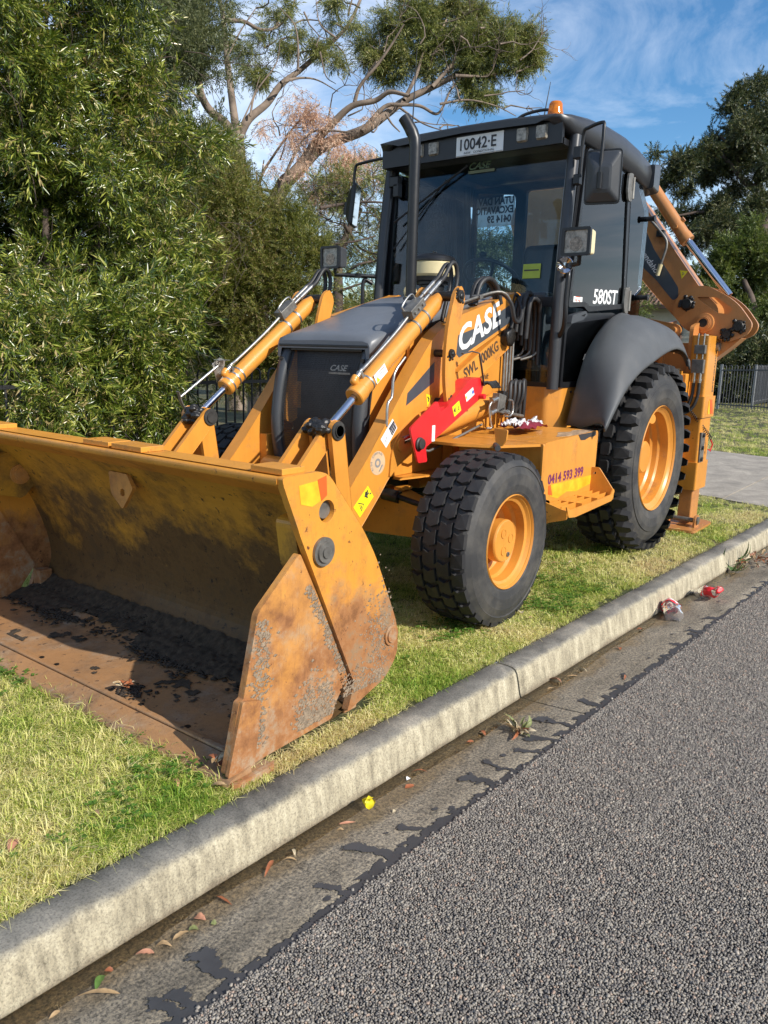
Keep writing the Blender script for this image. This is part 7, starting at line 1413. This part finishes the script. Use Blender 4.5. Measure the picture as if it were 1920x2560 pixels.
L4([(505, 150), (480, 125), (455, 105)], .045, .02); L4([(528, 275), (500, 250), (470, 215), (455, 190)], .05, .02)
L4([(578, 350), (560, 345), (545, 335)], .05, .02); L4([(800, 130), (815, 190), (840, 210)], .03, .01); L4([(560, 160), (600, 80), (640, 20)], .035, .015); L4([(625, 290), (640, 230), (690, 160), (700, 100)], .035, .012)
L4([(745, 175), (745, 110), (735, 60), (700, 20)], .04, .015); L4([(840, 95), (800, 60), (790, 0)], .035, .012); L4([(594, 330), (630, 250), (650, 190)], .03, .012)
for (px, py) in ((640, 20), (700, 100), (735, 60), (790, 10), (840, 60), (650, 190), (560, 20), (700, 50), (480, 20), (820, 110), (470, 200), (600, 100), (760, 30), (870, 40), (900, 20), (660, 120), (740, 140)):
    twigs(tb_, at(px, py, D4+.5), (_r2*random.uniform(-.3, 1)+_u2*random.uniform(-.1, 1)), 1.0, .022, 2, .55, .3, ends, 5)
obj('trunk', tb_, bark, T4)
bl = []
for (px, py, r_, n) in ((640, 165, .42, 130), (700, 120, .40, 110), (560, 95, .32, 70), (610, 130, .35, 80), (810, 120, .40, 120), (850, 145, .3, 70), (840, 20, .4, 120), (900, 60, .35, 60), (470, 55, .45, 100), (455, 20, .5, 120), (690, 20, .35, 60), (760, 70, .3, 50), (580, 30, .25, 40), (655, 85, .3, 60), (730, 10, .4, 70), (790, 110, .25, 40), (660, 190, .3, 60)): pb(px, py, D4+.5, r_, int(n*1.0), .1, (1, 1, .8))
crown(T4, 'crown', ML['gum'], bl, SG_, (.5, .9), .8, .5, jitter=.6, cl=(6, .38, 1.3))

# 4 leaning gum with dead brown foliage and a broad green crown
D5 = 15.5
T5 = tag(empty('leaning_gum_tree', Vector((at(690, 800, D5).x, at(690, 800, D5).y, 0))), 'gum tree leaning over behind the cab, dead pinkish-brown leaves below and a broad green crown', 'tree')
tb_ = MB()
def L5(P, r0, r1, dz=0, D=D5): r0, r1 = r0*.85, r1*.8; limb(tb_, [at(px, py, D+dz*i/len(P)+random.uniform(-.06, .06)) for i, (px, py) in enumerate(P)], r0, r1, 5, 10)
gb = at(640, 900, D5); limb(tb_, [Vector((gb.x, gb.y, 0)), at(660, 620, D5), at(702, 475, D5), at(736, 435, D5), at(794, 372, D5)], .19, .115, 5, 12)
L5([(790, 375), (828, 355), (908, 326), (965, 286), (1011, 252), (1080, 218), (1137, 189), (1200, 150), (1250, 110)], .15, .04, .8)
L5([(735, 437), (790, 355), (830, 310), (880, 265), (937, 252), (975, 230), (1023, 240)], .11, .04, -1)
L5([(905, 328), (960, 268), (1000, 262), (1050, 265), (1090, 285), (1110, 262), (1130, 220), (1180, 160)], .055, .02, .5)
L5([(885, 262), (900, 215), (945, 160), (980, 110), (1010, 60)], .05, .02, -.5); L5([(1010, 250), (1040, 190), (1060, 130), (1100, 80), (1120, 40)], .05, .018, .5)
L5([(1080, 218), (1130, 160), (1160, 110), (1200, 60)], .05, .018, 1); L5([(1137, 189), (1200, 190), (1260, 180), (1310, 165)], .04, .015, 1); L5([(965, 286), (980, 310), (1000, 330)], .03, .015)
L5([(670, 560), (690, 500), (730, 400), (780, 330), (870, 330)], .05, .02, -.6); L5([(660, 500), (650, 450), (690, 380), (750, 300), (800, 260)], .045, .015, -.4); L5([(700, 480), (650, 470), (640, 430)], .045, .02); L5([(560, 560), (600, 520), (645, 470), (660, 400)], .035, .015)
L5([(1100, 260), (1170, 250), (1240, 265), (1290, 290)], .03, .01, .5); L5([(1000, 270), (1060, 310), (1120, 330)], .028, .01)
ends = []
for (px, py) in ((1000, 80), (1050, 110), (1100, 60), (1150, 90), (1200, 70), (1250, 110), (1300, 150), (1180, 190), (1120, 180), (1060, 200), (960, 130), (930, 180), (1240, 200), (1290, 180), (1150, 250), (1210, 240), (1100, 320), (1260, 270), (760, 330), (820, 300), (700, 400), (640, 430), (870, 290), (930, 330), (1020, 310), (700, 340)):
    twigs(tb_, at(px, py, D5+random.uniform(-.3, .6)), (_r2*random.uniform(-.2, 1)+_u2*random.uniform(-.3, .9)+_f*random.uniform(-.5, .5)), .8, .018, 2, .55, .3, ends, 5)
obj('trunk', tb_, bark, T5)
bl = []
for (px, py, r_, n) in ((975, 60, .50, 260), (930, 110, .35, 130), (1010, 20, .40, 150), (950, 160, .42, 190), (1010, 130, .48, 260), (1060, 60, .45, 230), (1080, 120, .48, 250), (1130, 60, .50, 260), (1180, 30, .45, 230), (1180, 110, .55, 300), (1240, 60, .48, 260), (1250, 120, .50, 280), (1300, 90, .45, 230), (1320, 130, .35, 160), (1330, 115, .28, 120), (1210, 170, .4, 170), (1150, 160, .45, 200), (1290, 165, .30, 110), (1170, 215, .35, 120), (1200, 245, .30, 90), (1225, 235, .28, 80), (1080, 175, .3, 90), (930, 150, .3, 100), (985, 175, .35, 110), (1110, 110, .4, 160), (1060, 20, .3, 90), (1130, 10, .35, 130), (1340, 145, .2, 50)): pb(px, py, D5+.5, r_, int(n*1.5), .15, (1.1, 1.1, .75))
crown(T5, 'crown', ML['gum'], bl, SG_, (.4, .8), .6, .6, jitter=.6, cl=(9, .32, 1.25))
bl = []
for (px, py, r_, n) in ((760, 260, .30, 50), (770, 300, .38, 90), (740, 330, .35, 80), (720, 360, .3, 50), (800, 330, .30, 60), (860, 380, .35, 90), (880, 420, .42, 140), (850, 430, .4, 120), (790, 470, .38, 90), (800, 500, .35, 80), (900, 400, .3, 60), (930, 380, .28, 40), (660, 320, .25, 30), (730, 280, .25, 30), (950, 440, .25, 40), (760, 420, .3, 45), (830, 300, .3, 40), (690, 420, .2, 20), (930, 290, .2, 18)): pb(px, py, D5-.3, r_, int(n*2.0), .05)
crown(T5, 'dead_foliage', ML['dead'], bl, [sprig(14, .26, .08, .020, .9, .9, 170+i) for i in range(3)], (.4, .85), 1.0, .4, jitter=.4, cl=(7, .6, .85))

# 5 scrubby gum behind the cab's far corner
D6 = 12.5
T6 = tag(empty('scrubby_gum_tree', Vector((at(860, 800, D6).x, at(860, 800, D6).y, 0))), 'untidy olive gum with tangled horizontal branches just behind the exhaust pipe and far mirror', 'tree')
tb_ = MB(); gb = at(830, 1000, D6); limb(tb_, [Vector((gb.x, gb.y, 0)), at(845, 800, D6), at(850, 640, D6), at(900, 520, D6)], .11, .05)
for P in ([(780, 600), (830, 610), (880, 605), (940, 590)], [(800, 520), (860, 510), (930, 505), (990, 510)], [(790, 660), (850, 690), (900, 660), (960, 650)], [(860, 560), (900, 620), (960, 640)], [(820, 740), (870, 720), (930, 700)]): limb(tb_, [at(a, c, D6+random.uniform(-.3, .3)) for a, c in P], .03, .012)
for i in range(30): twigs(tb_, at(random.uniform(780, 980), random.uniform(480, 740), D6), (_r2*random.uniform(-1, 1)+_u2*random.uniform(-.2, .6)), .6, .012, 2, .6, .3, None, 5)
obj('trunk', tb_, barkd, T6)
bl = []
for (px, py, r_, n) in ((820, 460, .45, 200), (900, 460, .5, 240), (960, 430, .4, 160), (780, 540, .4, 150), (850, 560, .5, 240), (930, 550, .45, 200), (990, 480, .35, 120), (820, 650, .35, 130), (900, 640, .45, 180), (960, 650, .4, 150), (1000, 560, .4, 130), (760, 480, .3, 80), (980, 720, .35, 120), (800, 730, .3, 80), (940, 740, .4, 120), (1040, 500, .4, 120), (1060, 600, .5, 160), (1100, 540, .5, 150), (860, 500, .4, 120), (880, 760, .35, 90), (1000, 640, .4, 130)): pb(px, py, D6+.2, r_*.9, int(n*.8), .15)
crown(T6, 'crown', ML['gum'], bl, [sprig(15, .26, .085, .014, .9, .4, 190+i) for i in range(3)], (.5, .95), .3, .7, jitter=.6, cl=(6, .4, 1.2))

# 6 right side: dark gum and lighter tree beyond the fence
D7 = 31.
T7 = tag(empty('dark_gum_tree', Vector((at(1900, 800, D7).x, at(1900, 800, D7).y, 0))), 'tall dark gum tree with layered clumps standing beyond the fence at the right edge', 'tree')
tb_ = MB(); gb = at(1905, 900, D7); limb(tb_, [Vector((gb.x, gb.y, 0)), at(1905, 600, D7), at(1897, 480, D7), at(1900, 400, D7)], .36, .12)
for P, r0 in (([(1895, 480), (1850, 440), (1800, 380), (1770, 350)], .16), ([(1900, 560), (1830, 540), (1760, 530), (1690, 540)], .12), ([(1860, 640), (1885, 580), (1905, 520)], .1), ([(1850, 440), (1840, 380), (1800, 340)], .1)): limb(tb_, [at(a, c, D7) for a, c in P], r0, .04)
obj('trunk', tb_, barkd, T7)
bl = []
for (px, py, r_, n) in ((1830, 270, .6, 110), (1905, 310, .9, 180), (1850, 310, .7, 130), (1800, 420, .9, 200), (1850, 240, .75, 150), (1880, 215, .7, 130), (1910, 260, .8, 150), (1870, 300, .6, 110), (1740, 390, .9, 240), (1700, 420, .75, 190), (1670, 450, .5, 110), (1790, 370, .8, 200), (1820, 410, .9, 230), (1770, 440, .7, 160), (1860, 380, .9, 220), (1900, 420, .95, 240), (1880, 340, .7, 140), (1720, 470, .5, 80), (1840, 480, .8, 180), (1790, 520, .9, 230), (1740, 540, .7, 170), (1690, 540, .5, 100), (1660, 535, .35, 60), (1850, 550, .95, 230), (1900, 510, 1.0, 250), (1810, 570, .7, 150), (1720, 580, .6, 110), (1760, 590, .7, 140), (1880, 600, .9, 180), (1700, 620, .45, 60), (1920, 340, .8, 160), (1640, 385, .25, 30), (1930, 560, 1.2, 260), (1830, 330, .4, 60)): pb(px, py, D7+random.uniform(-1.2, 1.2), r_, int(n*1.6), .1, (1, 1, .62))
crown(T7, 'crown', ML['dark'], bl, [sprig(26, .42, .11, .034, 1.1, .4, 210+i) for i in range(3)], (.6, 1.1), .25, .8, jitter=.7, cl=(7, .40, 1.1))
D8 = 27.
T8 = tag(empty('rounded_tree', Vector((at(1870, 900, D8).x, at(1870, 900, D8).y, 0))), 'rounded mid-green tree in front of the dark gum, right above the grey fence', 'tree')
bl = []
for (px, py, r_, n) in ((1830, 640, .9, 260), (1890, 620, .9, 280), (1780, 680, .8, 220), (1750, 740, .9, 260), (1830, 720, 1.1, 380), (1900, 720, 1.1, 380), (1800, 800, 1.1, 380), (1880, 820, 1.2, 420), (1930, 660, 1.0, 260), (1760, 810, .8, 200), (1940, 780, 1.2, 300), (1850, 880, 1.0, 240), (1790, 860, .8, 200), (1730, 700, .5, 100)): pb(px, py, D8+random.uniform(-.8, .8), r_, int(n*1.3), .3)
crown(T8, 'crown', ML['bush'], bl, [sprig(26, .34, .085, .034, 1.2, .3, 230+i) for i in range(3)], (.7, 1.2), .1, .9, jitter=.7, cl=(6, .42, 1.3))
tb_ = MB(); gb = at(1870, 900, D8); limb(tb_, [Vector((gb.x, gb.y, 0)), gb+ZD*1.5, at(1860, 700, D8)], .25, .08); obj('trunk', tb_, barkd, T8)
# 7 dark hedge line behind the fence and the house, between cab and fence
T9 = tag(empty('boundary_shrubs', Vector((-24, -9, 0))), 'dark low shrubs growing along the back of the grey fence', 'shrub')
bl = []
for k in range(46):
    px = random.uniform(1780, 1990); bl.append((tuple(at(px, random.uniform(860, 985), 24.5+random.uniform(0, 2))), (.7, .7, .6), 90, .3))
crown(T9, 'crown', ML['dark'], bl, [sprig(12, .36, .13, .04, 1.0, .1, 250+i) for i in range(3)], (.7, 1.2), 0, .9)
T10 = tag(empty('pale_sapling', Vector((-14, -6, 0))), 'light green sapling seen between the boom and the rear fender', 'tree')
bl = []
for (px, py, r_) in ((1570, 690, .5), (1585, 640, .35), (1560, 760, .6), (1600, 660, .2)): bl.append((tuple(at(px, py, 17)), (r_, r_, r_), int(500*r_), .2))
crown(T10, 'crown', ML['bush'], bl, [sprig(12, .26, .08, .02, 1.0, .3, 270+i) for i in range(2)], (.7, 1.2), .1, .9)
T11 = tag(empty('slender_tree', Vector((at(1230, 900, 19).x, at(1230, 900, 19).y, 0))), 'slender sparse tree behind the cab, seen through its windscreen and rear window', 'tree')
bl = []
for (px, py, r_) in ((1210, 620, .4), (1230, 610, .4), (1270, 620, .4), (1190, 650, .5), (1240, 650, .6), (1280, 660, .5), (1160, 620, .5), (1120, 620, .6), (1090, 560, .5), (1150, 660, .6), (1060, 640, .7)): bl.append((tuple(at(px, py, 19)), (r_, r_, r_), int(330*r_), .1))
crown(T11, 'crown', ML['grey'], bl, [sprig(14, .28, .08, .02, 1.0, .3, 310+i) for i in range(2)], (.7, 1.2), .1, .9, jitter=.6, cl=(6, .45, 1.2))
tb_ = MB(); gb = at(1230, 900, 19); limb(tb_, [Vector((gb.x, gb.y, 0)), at(1232, 700, 19), at(1225, 580, 19)], .09, .03)
for i in range(10): twigs(tb_, at(1230, random.uniform(600, 720), 19), (_r2*random.uniform(-1, 1)+_u2*.8), .8, .014, 1)
obj('trunk', tb_, barkd, T11)
# distant wood behind everything low down
DWD = []
for k in range(110):
    px = random.uniform(-300, 2200); DWD.append((tuple(at(px, random.uniform(800, 940), 45+random.uniform(-3, 5))), (2.4, 2.4, 1.8), 60, .3))
nul = empty('x', (0, 0, 0)); o = crown(None, 'far_trees', ML['dark'], DWD, [sprig(10, 1.1, .5, .16, 1.0, .2, 280+i) for i in range(2)], (.8, 1.4), 0, .9); bpy.data.objects.remove(nul)
# weeds and long grass behind the fence
n = 5200; x = rng.uniform(-9, 1.5, n); y = rng.uniform(-5.2, -3.06, n); gn_instances('long_grass', np.c_[x, y, 0*x], rng.uniform(0, 6, n), rng.uniform(2.5, 7.0, n), [(*blade_piece(12, .06, .02, .6, .0022, 80+i), M['grass']) for i in range(3)], M['grass'])
n = 9000; x = rng.uniform(-26, -9.8, n); y = rng.uniform(-3.0, 1.2, n); k = inside(x, y)
# opposite side of the street (seen only as reflections in the glass)
OP = MB().add([(-120, 9.0, -.02), (60, 9.0, -.02), (60, 90, .0), (-120, 90, .0)], [(3, 2, 1, 0)]); obj('opposite_verge', OP, M['verge'], kind='structure')
H2 = tag(empty('opposite_house', (-4, 22, 0)), 'brick house with a grey gable roof across the street, reflected in the door glass', 'house')
obj('wall', MB().bx(-14, -1, 20, 28, 0, 2.8), basic('red_brick', (.22, .10, .065), .85), H2)
gr_ = MB().add([(-14.6, 19.3, 2.7), (-.4, 19.3, 2.7), (-4, 24, 5.2), (-11, 24, 5.2), (-14.6, 28.7, 2.7), (-.4, 28.7, 2.7)], [(0, 1, 2, 3), (5, 4, 3, 2), (1, 5, 2), (4, 0, 3)]); obj('roof', gr_, basic('grey_tile', (.12, .12, .13), .8), H2)
for k, (x, y, hgt, rad) in enumerate(((-17, 24, 7, 3.2), (-26, 20, 8, 3.6), (3, 26, 7, 3.2), (-9, 34, 10, 4.5), (-36, 24, 9, 4))):
    t = tag(empty('street_tree', (x, y, 0)), ['leafy tree beside the house across the street', 'tall tree farther down the opposite footpath', 'round tree left of the opposite house', 'big tree behind the opposite house roof', 'last tree along the opposite footpath'][k], 'tree'); mbx = MB().tube([(x, y, 0), (x+.2, y, hgt*.5), (x, y, hgt*.8)], [.25, .18, .08], 8); obj('trunk', mbx, barkd, t)
    crown(t, 'crown', ML['dark'], [((x+random.uniform(-1, 1)*rad*.4, y+random.uniform(-1, 1)*rad*.4, hgt*random.uniform(.6, 1.0)), (rad*.55, rad*.55, rad*.42), 170, .3) for _ in range(9)], [sprig(10, .7, .34, .12, 1.0, .2, 290+i) for i in range(2)], (.8, 1.4), 0, .9)
